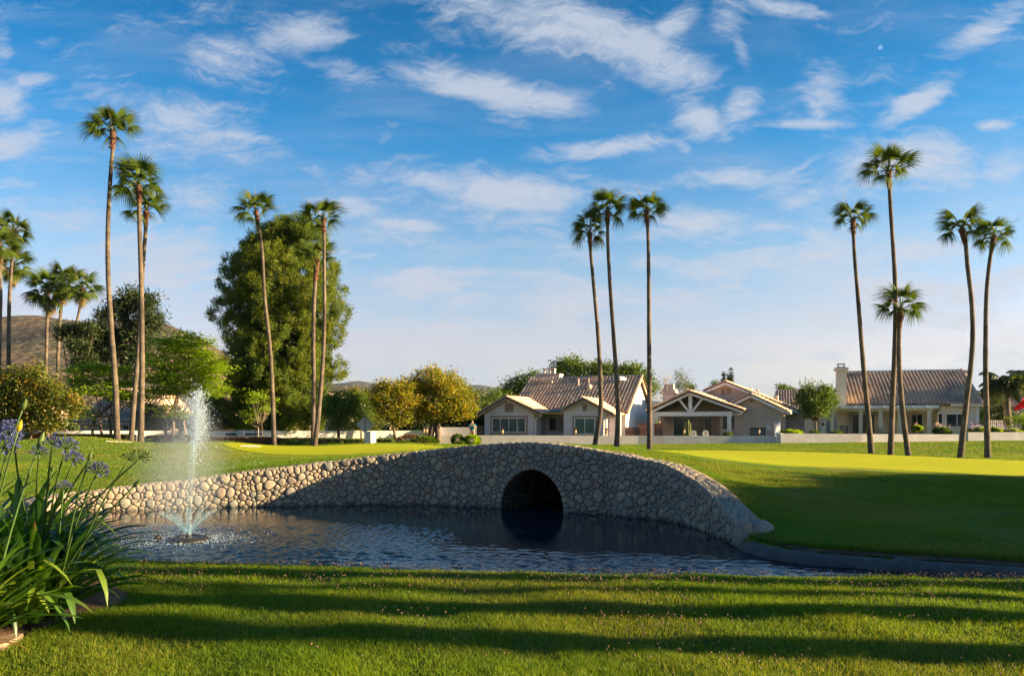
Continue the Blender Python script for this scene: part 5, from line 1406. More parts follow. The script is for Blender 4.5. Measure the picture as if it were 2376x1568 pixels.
palm('left palm whose crown hangs behind and under the straight one', [(303,1030),(312,920),(322,800),(327,700),(333,600),(338,530),(339,490)], 42, px(8,42), px(5.5,42), px(54,42), 3, G1, 17, 0.3)
palm('palm leaning left in front of the big pine, thin windswept crown', [(636,1036),(633,930),(627,813),(614,691),(604,548),(596,508),(594,490)], 42, px(7.5,42), px(4.5,42), px(52,42), 4, G2, 17, 0.9)
palm('tall palm of the crossing pair right of the big pine', [(729,1036),(738,970),(746,880),(752,772),(752,609),(751,524),(750,508)], 41.5, px(8,41.5), px(4.5,41.5), px(52,41.5), 5, G2, 19, 0.6)
palm('short palm with bushy brown leaf bases against the big pine', [(726,1032),(727,960),(728,894),(727,772),(731,658),(735,610),(736,598)], 44, px(7,44), px(6,44), px(50,44), 6, G2, 18, 0.0, boot=1.5)
palm('shortest of the three palms before the pink house, leaning left', [(1378,1042),(1386,1000),(1393,959),(1393,887),(1388,783),(1375,636),(1369,565),(1368,540)], 46, px(8,46), px(4.8,46), px(50,46), 7, G3, 18, 0.3, lowf=((175, -12), (20, -15)))
palm('middle and tallest of the three palms before the pink house', [(1430,1045),(1434,959),(1431,887),(1424,783),(1414,636),(1410,549),(1410,490)], 45.5, px(8.5,45.5), px(5,45.5), px(52,45.5), 8, G3, 22, 0.2, lowf=((-8, -25),))
palm('right hand straight palm before the end wall of the pink house', [(1507,1046),(1507,930),(1506,783),(1505,636),(1503,534),(1500,490)], 45, px(8.5,45), px(5,45), px(50,45), 9, G3, 21, 0.0)
palm('left palm before the cream house with split trunk base', [(2022,1056),(2016,980),(2008,900),(1998,783),(1990,681),(1982,580),(1979,510)], 44.5, px(9,44.5), px(5,44.5), px(56,44.5), 10, G4, 20, 0.0)
palm('tallest palm on the right, crown high against the cloud', [(2066,1059),(2070,949),(2077,783),(2077,656),(2070,539),(2064,440),(2062,398)], 44, px(9,44), px(5.5,44), px(60,44), 11, G4, 22, 0.1)
palm('short palm right of the tallest one before the cream house', [(2109,1062),(2100,1000),(2092,930),(2086,800),(2088,740),(2091,715)], 43.5, px(8.5,43.5), px(6.5,43.5), px(60,43.5), 12, G4, 18, 0.0, boot=1.1, lowf=((172, 8), (5, -5)))
palm('palm with a kinked trunk before the windows of the cream house', [(2227,1066),(2234,1010),(2243,930),(2252,856),(2257,783),(2255,707),(2245,617),(2236,545),(2231,530)], 42, px(9,42), px(6,42), px(56,42), 13, G4, 20, 0.2, lowf=((178, -12),))
palm('rightmost palm of the group, leaning right at the top', [(2292,1069),(2290,990),(2287,870),(2287,783),(2291,656),(2299,590),(2307,548)], 41.5, px(9,41.5), px(5.5,41.5), px(54,41.5), 14, G4, 19, 0.0, lowf=((-6, -20), (186, -22)))
palm('skirted palm with the upper crown at the left picture edge', [(21,880),(21,800),(22,700),(28,600),(32,535)], 62, px(5.5,62), px(4.5,62), px(46,62), 15, G5, 30, 0.2, span=135, skirt=9, boot=.3)
palm('skirted palm with the lower crown at the left picture edge', [(19,870),(20,760),(22,680),(26,640),(30,615)], 64, px(5.5,64), px(4.5,64), px(46,64), 16, G5, 30, 0, span=140, skirt=12, boot=.3)
palm('skirted palm cut off by the left picture edge', [(-4,870),(0,760),(2,680),(-1,615),(-2,565)], 60, px(5.5,60), px(4.5,60), px(48,60), 17, G5, 30, 0, span=140, skirt=10, boot=.3)
palm('bushy skirted palm left of the dark pine, nearest the left edge pair', [(106,880),(108,800),(110,735),(112,700),(112,672)], 76, px(5.5,76), px(4.5,76), px(52,76), 18, G5, 34, 0, span=140, skirt=12, boot=.3)
palm('skirted palm between two others, trunk orange in the sun', [(133,880),(135,820),(138,760),(143,700),(146,655)], 78, px(5.5,78), px(4.5,78), px(46,78), 19, G5, 32, 0, span=140, skirt=10, boot=.3)
palm('skirted palm with a leaning trunk beside the dark pine', [(164,862),(170,810),(178,750),(186,710),(191,668)], 75, px(5,75), px(4,75), px(42,75), 20, G5, 26, 0, span=135, skirt=9, boot=.5)
# palms standing right of the view: their trunks throw the long shadow bands on the near grass
for i, (x, y, h_, r_, t_) in enumerate(((15.5, 4.27, 11, .34, 'stout palm nearest the viewer, on the lawn beyond the right frame edge'), (14.0, 5.33, 4.3, .30, 'short palm beyond the right frame edge, half the height of its neighbours'), (19.0, 6.25, 12, .32, 'thickest tall palm on the lawn beyond the right frame edge'), (22.0, 5.36, 12, .17, 'slender tall palm on the lawn beyond the right frame edge'), (17.0, 7.05, 12, .26, 'palm by the kerb of the pond beyond the right frame edge'))):
    b = Vector((x, y, -.1)); palm(t_, None, 0, r_ * 1.05, r_, 1.5, 30 + i, 'palms on the lawn to the right', 12, world_pts=[b, b + Vector((.05, .03, h_ * .4)), b + Vector((-.1, .08, h_ * .7)), b + Vector((.1, 0, h_))], spikes=0)

# ------------------------------------------------------------------ leafy trees
def leaf_cloud(C_, N_, size, up=0.3, seed=0, aspect=0.45, out=None):
    """quads: C_ centres (n,3); size scalar or array; up: how level the leaves lie"""
    rs = np.random.RandomState(seed); n_ = len(C_)
    d = rs.normal(size=(n_, 3)); d[:, 2] *= (1 - up)
    if out is not None: d += out
    d /= np.linalg.norm(d, axis=1)[:, None] + 1e-9
    s = np.cross(d, rs.normal(size=(n_, 3)) * [1, 1, 1 - up] + [0, 0, up * 1.5]); s /= np.linalg.norm(s, axis=1)[:, None] + 1e-9
    sz = (np.ones(n_) * size * rs.uniform(.6, 1.25, n_))[:, None]
    a = C_ - d * sz * .5; b = C_ + d * sz * .5; w = s * sz * aspect * .5
    V = np.stack([a, C_ + w - d * sz * .05, b, C_ - w - d * sz * .05], 1).reshape(-1, 3)
    F = np.arange(4 * n_).reshape(n_, 4)
    return V, F
def clumps(ells, nc, per, cr, rs, shell=0.55, flat=0.7):
    """clump centres spread in ellipsoids (mostly outer part), leaves spread around each"""
    vol = np.array([e[3] * e[4] * e[5] for e in ells]) ** 0.8; vol /= vol.sum()
    out, dirs = [], []
    for e, w in zip(ells, vol):
        k = max(3, int(nc * w))
        u_ = rs.normal(size=(k, 3)); u_ /= np.linalg.norm(u_, axis=1)[:, None]
        r_ = shell + (1 - shell) * rs.rand(k) ** 0.6
        c = np.array(e[:3]) + u_ * np.array(e[3:6]) * r_[:, None]
        out.append(c); dirs.append(u_)
    c = np.vstack(out); u_ = np.vstack(dirs)
    k = len(c); rad = cr * rs.uniform(.6, 1.4, k)
    cnt = np.maximum(4, (per * (rad / cr) ** 2).astype(int))
    idx = np.repeat(np.arange(k), cnt)
    off = rs.normal(size=(len(idx), 3)) * 0.5 * rad[idx][:, None] * [1, 1, flat]
    return c[idx] + off, c, u_[idx]
M['leaf_bright'] = leaf_mat('leaf_bright', [(0.11, 0.18, 0.008), (0.18, 0.27, 0.010), (0.27, 0.35, 0.013)], 0.5, 0.5, 0.6)
M['leaf_mid'] = leaf_mat('leaf_mid', [(0.04, 0.08, 0.010), (0.07, 0.12, 0.013), (0.12, 0.16, 0.018)], 0.35, 0.5, 0.7)
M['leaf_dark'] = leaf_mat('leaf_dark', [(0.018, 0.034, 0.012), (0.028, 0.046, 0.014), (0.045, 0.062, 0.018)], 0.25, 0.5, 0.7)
M['leaf_gold'] = leaf_mat('leaf_gold', [(0.07, 0.12, 0.010), (0.13, 0.17, 0.011), (0.28, 0.21, 0.012), (0.42, 0.25, 0.012)], 0.4, 0.5, 0.9)
M['leaf_rust'] = leaf_mat('leaf_rust', [(0.03, 0.06, 0.009), (0.065, 0.10, 0.010), (0.13, 0.12, 0.014), (0.28, 0.12, 0.016)], 0.25, 0.5, 1.1, 0.2)
M['leaf_pine'] = leaf_mat('leaf_pine', [(0.035, 0.075, 0.016), (0.10, 0.145, 0.014), (0.24, 0.24, 0.016)], 0.4, 0.6, 0.5)
M['leaf_grey'] = leaf_mat('leaf_grey', [(0.07, 0.09, 0.05), (0.10, 0.12, 0.06), (0.14, 0.14, 0.08)], 0.35, 0.6, 0.9)
M['leaf_red'] = leaf_mat('leaf_red', [(0.06, 0.05, 0.02), (0.10, 0.045, 0.025), (0.12, 0.07, 0.03)], 0.25, 0.6, 1.2)
M['hedge'] = leaf_mat('hedge', [(0.02, 0.038, 0.010), (0.035, 0.055, 0.013), (0.06, 0.075, 0.02)], 0.25, 0.5, 1.4)
def tree(name, label, base, ells, mat, nc, per, cr, leaf, seed, trunk=(0.15, 'bark'), stems=None, cat='tree', group=None, up=0.3, shell=0.5, flat=0.7, aspect=0.45, twigs=0, fork=0.45, crown='crown', outw=0.0):
    """base world point, ells in world coordinates"""
    rs = np.random.RandomState(seed); b = Vector(base)
    r = empty(name, b); tag(r, label, cat, group)
    L = [tuple(np.array(e[:3]) - np.array(b)) + tuple(e[3:]) for e in ells]
    pts, cc, ud = clumps(L, nc, per, cr, rs, shell, flat)
    V, F = leaf_cloud(pts, None, leaf, up, seed, aspect, ud * outw if outw else None)
    me = np_mesh(crown, V, F); o = link(crown, me, M[mat], r)
    if trunk:
        mb = MB(); tr, tm = trunk
        top = np.array([0, 0, 0.0]); cen = np.mean([e[:3] for e in L], 0)
        st = stems or [(0.0, 0.0, 0.0)]
        for (sx, sy, lean) in st:
            f = Vector((sx * .35 + cen[0] * fork * .6, sy * .35 + cen[1] * fork * .6, max(0.3, cen[2] * fork)))
            p0 = Vector((sx * .12, sy * .12, -.25)); mid = p0.lerp(f, .5) + Vector((sx * .12 + lean, 0, 0))
            mb.tube([p0, mid, f], [tr * 1.2, tr * .9, tr * .75], 8)
            sel = rs.choice(len(cc), min(len(cc), max(5, int(22 / len(st)))), replace=False)
            for i in sel:
                c = Vector(cc[i]); m_ = f.lerp(c, .5) + Vector((rs.uniform(-.2, .2), rs.uniform(-.2, .2), -0.08 * (c - f).length))
                mb.tube([f + Vector((0, 0, -.05)), m_, c], [tr * .42, tr * .25, tr * .08], 5)
        mb.build('trunk', M[tm], r, True)
    if twigs:
        mb = MB()
        for i in rs.choice(len(cc), twigs):
            c = Vector(cc[i]); d_ = (c - Vector(np.mean(cc, 0))).normalized(); d_.z = abs(d_.z) + .3
            mb.tube([c - d_ * .4, c + d_ * rs.uniform(.4, .9)], [.02, .006], 3)
        mb.build('bare_twigs', M['bark_pale'], r)
    return r
def E_(px_, py_, Y, rx, ry, rd=None):
    """ellipsoid from picture measures: centre, radii in picture units, depth radius"""
    p = W(px_, py_, Y); k = Y / FPX; rd = rx if rd is None else rd
    return (p.x, p.y, p.z, rx * k, rd * k, ry * k)
def B_(px_, Y, dz=0.0):
    x = (px_ - HX) * Y / FPX; return (x, Y, hz(x, Y) + dz)
tree('umbrella_tree', 'low light green feathery tree with several stems left of the tall palms', B_(240, 49), [E_(215,868,49,55,30,45), E_(285,870,49,40,26,40), E_(185,905,49,30,22,30), E_(255,910,48,60,22,40), E_(200,960,49,22,14), E_(300,925,50,30,22)], 'leaf_bright', 120, 90, .85, .19, 21, (0.10, 'bark'), [(-1.6, .3, -.15), (-.4, -.6, .1), (.9, .3, .1), (1.7, 0, .25)], up=.7, flat=.16, fork=.5)
tree('feathery_tree', 'bright lime green spreading tree right of the tall palms', B_(400, 49), [E_(430,800,49,58,30,50), E_(470,850,49,45,42,45), E_(385,835,49,42,46,45), E_(430,880,49,70,40,55), E_(370,900,49,30,30,30), E_(480,905,50,35,25,30), E_(405,955,49,40,18,30)], 'leaf_bright', 220, 95, .85, .19, 22, (0.11, 'bark'), [(-1.2, .2, -.1), (-.1, -.4, .05), (.7, .2, .1), (1.4, 0, .2)], up=.7, flat=.16, fork=.42)
tree('magnolia', 'wide magnolia with rust tipped glossy leaves at the left edge', B_(85, 44), [E_(60,905,44,70,46,60), E_(120,930,44,55,42,50), E_(20,930,44,50,55,50), E_(160,940,44,32,25,30), E_(75,975,43.5,60,26,40), E_(60,872,44,45,20,30)], 'leaf_rust', 240, 60, .5, .20, 23, (0.10, 'bark'), [(-.8, 0, -.05), (.4, .2, .1), (1.2, 0, .3)], up=.1, flat=.9, aspect=.4, fork=.4)
tree('dark_pine', 'dark airy pine with dead twigs behind the tall left palms', B_(290, 68), [E_(320,700,68,40,26,35), E_(265,725,68,38,24,35), E_(355,745,68,30,22,30), E_(250,780,68,50,24,40), E_(320,780,68,40,30,35), E_(225,815,68,30,16,25), E_(290,820,68,45,14,30), E_(330,835,67,24,14,20)], 'leaf_dark', 190, 100, .7, .34, 24, (0.22, 'bark'), None, up=0, flat=.8, aspect=.30, twigs=40, fork=.55, outw=.8, shell=.3)
tree('dark_pine', 'small gnarled dark pine top among the skirted palms', B_(165, 66), [E_(160,770,66,25,16,20), E_(185,800,66,26,20,20), E_(205,760,66,22,18,20), E_(200,835,66,30,12,20)], 'leaf_dark', 70, 80, .6, .3, 25, (0.15, 'bark'), None, up=0, aspect=.3, outw=.8, shell=.3)
# the big pine: tiers of billowing tufts
bp_ = B_(650, 58)
Ep = []
rsp = np.random.RandomState(5)
outl = [(534, 672, 38), (560, 662, 74), (590, 655, 98), (625, 650, 116), (660, 650, 132), (695, 648, 146), (730, 648, 148), (770, 648, 146), (810, 645, 146), (850, 640, 144), (890, 638, 136), (930, 638, 122), (965, 640, 104)]
for (yy, xc, hw) in outl:
    for k in range(12 if hw > 80 else 8):
        a = k * 2 * math.pi / 12 + rsp.uniform(-.3, .3); rr_ = rsp.uniform(.55, .98)
        k_ = 58 / FPX; c = W(xc + math.cos(a) * hw * rr_, yy + rsp.uniform(-14, 14), 58 + math.sin(a) * hw * rr_ * k_ * .85)
        s_ = rsp.uniform(20, 38) * k_; Ep.append((c.x, c.y, c.z, s_, s_, s_ * rsp.uniform(.7, 1.1)))
pine = tree('big_pine', 'huge rounded pine with sunlit yellow green tufts in the middle of the left half', bp_, Ep, 'leaf_pine', 4000, 74, .27, .23, 26, (0.42, 'bark'), None, up=-.1, flat=1.0, aspect=.2, fork=.55, shell=.66, outw=.9)
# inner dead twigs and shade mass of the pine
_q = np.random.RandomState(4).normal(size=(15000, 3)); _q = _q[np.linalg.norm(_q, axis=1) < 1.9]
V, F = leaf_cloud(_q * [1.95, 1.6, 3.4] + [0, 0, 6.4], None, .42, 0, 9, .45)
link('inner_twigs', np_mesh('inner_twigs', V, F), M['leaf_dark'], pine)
tree('young_tree', 'thin young tree with pale stems and light leaves before the hipped roof', B_(598, 50), [E_(600,925,50,22,14), E_(580,955,50,16,12), E_(615,950,50,18,12), E_(590,975,50,14,7), E_(628,935,50,12,14)], 'leaf_bright', 34, 30, .42, .15, 27, (0.05, 'bark_pale'), None, up=.5, flat=.4, fork=.5)
tree('round_tree', 'dense dark green round tree with a short trunk behind the white wall', B_(785, 52), [E_(785,965,52,30,24,28), E_(760,950,52,22,20,20), E_(815,945,52,28,26,25), E_(795,925,53,36,16,30)], 'leaf_mid', 110, 60, .45, .16, 28, (0.12, 'bark'), None, up=.3)
tree('round_tree', 'pale grey green tree right of the dark round tree', B_(838, 56), [E_(838,945,56,32,28,28), E_(830,925,57,26,12,20), E_(850,970,56,24,16,20)], 'leaf_mid', 90, 50, .45, .15, 29, (0.08, 'bark'), None, up=.3)
tree('magnolia', 'small magnolia with rusty leaves in front of the far rocky hill', B_(845, 60), [E_(833,915,60,30,16,25), E_(862,935,60,26,22,25), E_(868,975,60,24,22,22), E_(835,980,60,20,14,20)], 'leaf_rust', 90, 60, .5, .19, 30, (0.08, 'bark'), None, up=.1, aspect=.4)
tree('golden_tree', 'smaller golden rain tree with yellow seed sprays', B_(913, 51), [E_(915,900,51,40,20,36), E_(900,935,51,44,28,40), E_(940,930,51,36,28,34), E_(925,965,51,38,18,30), E_(880,915,52,20,20,20)], 'leaf_gold', 210, 60, .42, .16, 31, (0.10, 'bark'), [(0, 0, .1)], up=.3, twigs=30)
tree('golden_tree', 'largest golden rain tree with a forked brown trunk beside the gate pier', B_(1012, 52.5), [E_(1010,885,52.5,52,28,48), E_(1050,915,52,46,32,44), E_(985,920,53,38,32,40), E_(1070,945,52,34,22,32), E_(1020,950,52,55,22,44), E_(960,900,54,30,24,28), E_(975,965,53,22,14,22)], 'leaf_gold', 380, 62, .45, .17, 32, (0.24, 'bark'), [(-.5, 0, -.15), (.25, 0, .05)], up=.3, twigs=90, fork=.5)
GB = 'dark trees behind the pink house'
tree('leafy_tree', 'dark green tree between the golden tree and the pink house', B_(1110, 78), [E_(1100,935,78,40,30,30), E_(1150,935,78,40,34,30), E_(1120,965,76,60,30,30), E_(1075,950,80,40,36,30)], 'leaf_mid', 170, 55, .8, .26, 33, (0.2, 'bark'), None, group=GB)
tree('leafy_tree', 'green tree crown rising left of the pink house chimney', B_(1215, 82), [E_(1200,905,82,36,26,30), E_(1240,890,82,50,24,30), E_(1170,925,82,32,24,26)], 'leaf_mid', 140, 55, .8, .26, 34, (0.2, 'bark'), None, group=GB)
tree('leafy_tree', 'tall light green crown above the ridge of the pink house', B_(1325, 84), [E_(1325,860,84,42,30,30), E_(1370,868,84,44,26,30), E_(1300,885,84,40,20,30)], 'leaf_mid', 160, 60, .8, .27, 35, (0.2, 'bark'), None, group=GB)
tree('leafy_tree', 'broad green crown behind the right end of the pink roof', B_(1440, 84), [E_(1420,868,84,50,22,30), E_(1470,872,84,40,24,30), E_(1500,895,84,24,22,24)], 'leaf_mid', 150, 60, .8, .27, 36, (0.2, 'bark'), None, group=GB)
tree('background_tree', 'dark shrubbery behind the lilac wall and the man', B_(1075, 66), [E_(1060,980,66,50,18,20), E_(1110,975,66,34,28,20)], 'leaf_dark', 120, 60, .6, .2, 37, (0.1, 'bark'), None)
tree('background_tree', 'dark foliage behind the striped wall left of the golden trees', B_(900, 68), [E_(900,980,68,60,20,20), E_(960,985,68,40,16,20), E_(800,985,66,50,16,20)], 'leaf_dark', 130, 55, .6, .2, 38, (0.1, 'bark'), None)
tree('background_tree', 'dark hedge like trees behind the wall left of the pine', B_(480, 58), [E_(490,950,60,34,36,30), E_(520,975,60,30,20,20), E_(450,975,58,30,18,20), E_(545,985,60,24,12,15)], 'leaf_mid', 130, 60, .55, .2, 39, (0.1, 'bark'), None)
tree('background_tree', 'dark shrub mass under the magnolia at the left edge', B_(60, 52), [E_(70,985,52,50,14,20), E_(140,985,53,30,10,15)], 'leaf_dark', 80, 50, .5, .2, 40, (0.08, 'bark'), None)
tree('background_tree', 'dark foliage behind the posts of the hidden left house', B_(355, 58), [E_(355,985,58,26,16,15), E_(395,985,58,34,14,15), E_(350,960,60,22,20,20)], 'leaf_dark', 80, 50, .5, .2, 41, (0.08, 'bark'), None)
tree('eucalyptus', 'wispy grey eucalyptus beside the chimney of the tan house', B_(1580, 78), [E_(1578,880,78,16,18,14), E_(1590,895,78,12,16,12), E_(1572,905,78,14,12,12)], 'leaf_grey', 60, 26, .5, .24, 42, (0.07, 'bark_pale'), None, up=-.2, aspect=.2, flat=1.4)
tree('weeping_shrub', 'leafless weeping plant on top of the tan house chimney', tuple(W(1549, 900, 67)), [E_(1549,878,67,13,9,9), E_(1531,895,67,5,7,5)], 'palm_dead', 12, 8, .4, .3, 43, (0.03, 'bark_pale'), None, up=-.5, aspect=.06, flat=1.4, cat='plant', twigs=18)
for i, (a, t, b, w_) in enumerate(((1679, 866, 895, 3.2), (1689, 872, 895, 2.4), (1696, 857, 895, 4.0))):
    Y_ = 92; c = W(a, (t + b) / 2, Y_); k_ = Y_ / FPX
    tree('cypress', ('thin cypress, leftmost of the three spires behind the ridge', 'shortest cypress between its two taller neighbours', 'tallest and darkest cypress spire behind the ridge')[i], (c.x, Y_, hz(c.x, Y_)), [(c.x, Y_, W(a, b - (b - t) * q, Y_).z, w_ * k_ * (1.25 - q), w_ * k_ * (1.25 - q), 4 * k_) for q in np.linspace(.0, 1, 6)], 'leaf_dark', 60, 26, .22, .16, 44 + i, (0.06, 'bark'), None, up=-.4, group='three cypress spires', fork=.3)
tree('crape_myrtle', 'upright crape myrtle with pale flower spikes before the white garage', B_(1893, 60), [E_(1893,930,60,36,28,32), E_(1868,925,60,20,22,20), E_(1920,925,60,22,22,20), E_(1890,955,60,34,14,28), E_(1880,905,60,20,12,16), E_(1908,905,60,18,12,16)], 'leaf_mid', 150, 60, .45, .17, 48, (0.10, 'bark'), None, up=-.2)
rt_ = bpy.data.objects[[o.name for o in bpy.data.objects if o.name.startswith('crape_myrtle')][0]]
mb = MB(); rs = np.random.RandomState(8)
Vs = []
for k in range(30):
    a = W(rs.uniform(1858, 1934), rs.uniform(896, 922), 60 + rs.uniform(-.8, .8)); d_ = Vector(((a.x - rt_.location.x) * .16, 0, 1)).normalized(); L_ = rs.uniform(.4, .95)
    for q in np.linspace(0, 1, 16): Vs.append(a + d_ * L_ * q + Vector(rs.normal(size=3)) * .05 * (1.1 - q) - rt_.location)
V, F = leaf_cloud(np.array(Vs), None, .13, 0, 3, .5)
link('flower_spikes', np_mesh('flower_spikes', V, F), M['leaf_grey'], rt_)
for i, (a, b, r_) in enumerate(((1601, 900, 9), (1662, 893, 9), (1814, 900, 8), (1832, 905, 6))):
    tree('distant_tree', ('pale tree tip right of the eucalyptus', 'thin pale tree tip left of the cypresses', 'small round tree top behind the long tan roof', 'tiny green tree top left of the crape myrtle')[i], B_(a, 95), [E_(a,b,95,r_,r_ * .9)], 'leaf_mid', 16, 30, .5, .25, 50 + i, (0.06, 'bark'), None)
tree('clipped_tree', 'round dark green garden tree between the cream house and the feathery palm', B_(2322, 68), [E_(2322,960,68,24,22,20)], 'leaf_dark', 70, 70, .5, .16, 55, (0.07, 'bark_pale'), None)
tree('clipped_tree', 'sunlit bush at the right picture edge below the red flag', B_(2370, 60), [E_(2368,985,60,20,16,18), E_(2385,975,60,20,20,18)], 'leaf_bright', 50, 60, .4, .14, 56, (0.06, 'bark'), None)
tree('leafy_tree', 'yellow green tree behind the end of the cream house', B_(2300, 80), [E_(2300,940,80,20,18,20), E_(2290,965,80,16,14,20)], 'leaf_mid', 50, 60, .6, .22, 57, (0.1, 'bark'), None)
# trees right of the view whose shade covers the lower lawn
tree('broad_tree', 'dense dark tree beyond the right frame edge shading the lower lawn', (25.5, 13.5, -.2), [(25.5, 13.2, 2.7, 3.0, 3.0, 2.2), (26.5, 16.6, 2.5, 3.0, 2.2, 2.1), (24.0, 11.4, 2.0, 2.0, 1.8, 1.7), (28, 11.3, 3.3, 3, 1.5, 2.6), (27, 9.3, 3.1, 2.4, 1.9, 2.5)], 'leaf_dark', 1200, 110, .7, .30, 58, (0.25, 'bark'), None, shell=.1)
tree('broad_tree', 'second dense tree beyond the right frame edge by the stone wall', (31.5, 18.4, -.2), [(31.5, 17.2, 2.8, 3.4, 2.6, 2.4), (32, 13.0, 3.3, 3.6, 3.4, 2.9), (34, 18.2, 2.8, 3.0, 1.4, 2.5)], 'leaf_dark', 1000, 110, .8, .34, 59, (0.25, 'bark'), None, shell=.1)

# feathery palms at the right edge
def pinnate(name, seed):
    rs = np.random.RandomState(seed); V, F = [], []; L = 1.0
    pts = [np.array((t * math.cos(.9 * t) * 1.0, 0, .45 * t - .75 * t * t)) for t in np.linspace(0, 1, 9)]
    for i in range(8):
        a, b = pts[i], pts[i + 1]; j = len(V); w = .012
        V += [a + (0, w, 0), a - (0, w, 0), b - (0, w, 0), b + (0, w, 0)]; F.append((j, j+1, j+2, j+3))
    for k in range(46):
        t = .12 + .88 * k / 46; i = min(7, int(t * 8)); p = pts[i] + (pts[i+1] - pts[i]) * (t * 8 - i)
        for sd in (-1, 1):
            l = .36 * math.sin(math.pi * min(1, t * .8 + .18)) * rs.uniform(.8, 1.1); q = p + np.array((.16 * l, sd * l * .55, -l * .75)); m_ = (p + q) / 2 + np.array((.03, sd * l * .14, l * .12)); j = len(V)
            V += [p, m_ + (.014, 0, 0), q, m_ - (.014, 0, 0)]; F.append((j, j+1, j+2, j+3))
    return np_mesh(name, np.array(V), np.array(F))
PF = [pinnate('feather_frond', s) for s in (1, 2, 3)]
M['leaf_feather'] = leaf_mat('leaf_feather', [(0.035, 0.055, 0.025), (0.055, 0.075, 0.03), (0.09, 0.10, 0.045)], 0.3, 0.4, .8, .4)
for m_ in PF: m_.materials.append(M['leaf_feather'])
for i, (a, pb, pt, Y_, R_, nm) in enumerate(((2338, 1004, 905, 62, 80, 'feathery queen palm with drooping fronds near the right edge'), (2392, 1004, 895, 64, 78, 'feathery queen palm cut by the right picture edge'), (2298, 1000, 930, 72, 50, 'smaller feathery palm just behind the end of the cream house'))):
    b = W(a + 3, pb + 12, Y_); t_ = W(a - 4, pt, Y_); r = empty('queen_palm', b); tag(r, nm, 'palm tree', 'queen palms at the right')
    MB().tube([Vector((0, 0, -.3)), (t_ - b) * .5, (t_ - b) * .93, t_ - b], [.30, .25, .22, .12], 10).build('trunk', M['palm_trunk'], r, True)
    rs = np.random.RandomState(70 + i)
    for k in range(24):
        o = link('frond', PF[k % 3], None, r); e_ = R(62 - 80 * (k / 24)); o.matrix_local = Matrix.Translation(t_ - b) @ frond_matrix(k * 2.399, e_, rs.uniform(-.3, .3), R_ * Y_ / FPX * rs.uniform(.95, 1.2))

# ------------------------------------------------------------------ hedges and bushes
def bush(label, px0, px1, pt, pb, Y, mat, seed, name='bush', cat='bush', n_=1400, leaf=.09, group=None, box=False, dep=None):
    a, b = W(px0, pb, Y), W(px1, pt, Y); rs = np.random.RandomState(seed)
    w = (b.x - a.x) / 2; h = (b.z - a.z); dep = dep or (w if w < 1 else 0.6)
    c = Vector(((a.x + b.x) / 2, Y + dep * .5, a.z)); r = empty(name, c); tag(r, label, cat, group)
    if box:
        u_ = rs.uniform(-1, 1, (n_, 3)); f = rs.randint(0, 3, n_); sgn = np.sign(u_[np.arange(n_), f]); u_[np.arange(n_), f] = sgn * rs.uniform(.86, 1.02, n_)
        P = u_ * [w, dep, h / 2] + [0, 0, h / 2]; P[:, 2] = np.where(P[:, 2] > h * .8, P[:, 2] - .12 * h * (np.abs(u_[:, 0]) ** 6), P[:, 2])
    else:
        u_ = rs.normal(size=(n_, 3)); u_ /= np.linalg.norm(u_, axis=1)[:, None]; rr_ = rs.uniform(.72, 1.03, n_)
        lump = np.array([noise.noise(Vector(q) * 2.2 + Vector((seed, 0, 0))) for q in u_]) * .22
        P = u_ * (rr_ + lump)[:, None] * [w, dep, h * .58] + [0, 0, h * .42]
    V, F = leaf_cloud(P, None, leaf, .1, seed, .6); link('foliage', np_mesh('foliage', V, F), M[mat], r)
    if box: MB().box((-w * .95, -dep * .9, -.3), (w * .95, dep * .9, h * .9)).build('hedge_core', M['soil'], r)
    return r
bush('long dark hedge on the far side of the left grass mound', 60, 300, 1007, 1022, 47, 'hedge', 1, 'hedge', 'hedge', 6000, .10, box=True)
bush('dark hedge between the tall palms and the fountain spray', 340, 480, 1009, 1030, 46.5, 'hedge', 2, 'hedge', 'hedge', 4500, .10, box=True)
bush('hedge with brownish top right of the fountain spray', 478, 640, 1014, 1029, 46.5, 'leaf_red', 3, 'hedge', 'hedge', 4500, .10, box=True)
bush('dark clipped rounded hedge behind the crossing palm pair', 640, 796, 1016, 1034, 48, 'hedge', 4, 'hedge', 'hedge', 5000, .10, box=True)
bush('yellow green clipped hedge left of the pale utility cabinet', 793, 843, 1018, 1032, 48.5, 'leaf_mid', 5, 'hedge', 'hedge', 2600, .09, box=True)
bush('yellow green clipped hedge right of the pale utility cabinet', 866, 912, 1018, 1031, 48.5, 'leaf_mid', 6, 'hedge', 'hedge', 2600, .09, box=True)
bush('dark reddish shrub under the magnolia', 60, 112, 1003, 1022, 46, 'leaf_red', 7, n_=1600)
bush('small dusty shrub at the foot of the hedge beside the left palms', 335, 352, 1018, 1033, 45, 'leaf_bright', 8)
bush('low grey green shrubs behind the dip of the left mound', 355, 420, 1018, 1036, 45, 'leaf_mid', 9, n_=2200)
bush('reddish shrub behind the fountain spray', 372, 404, 1010, 1034, 44.6, 'leaf_red', 10)
bush('dark leafed shrub mound left of the forked golden tree', 912, 985, 1008, 1032, 50, 'leaf_red', 11, n_=3000)
bush('leafy green shrub in front of the gate pier', 950, 1015, 1012, 1032, 48, 'leaf_mid', 12, n_=3000, leaf=.11)
bush('small leafy shrub left of the gate pier shrub', 920, 958, 1021, 1033, 47.5, 'leaf_mid', 13, n_=1500)
bush('rounded dark shrub in front of the low grey wall', 1046, 1076, 1006, 1030, 50, 'leaf_mid', 14, n_=2200)
bush('rounded sunlit shrub beside the rounded dark one', 1074, 1116, 1008, 1032, 50, 'leaf_bright', 15, n_=3000, leaf=.10)
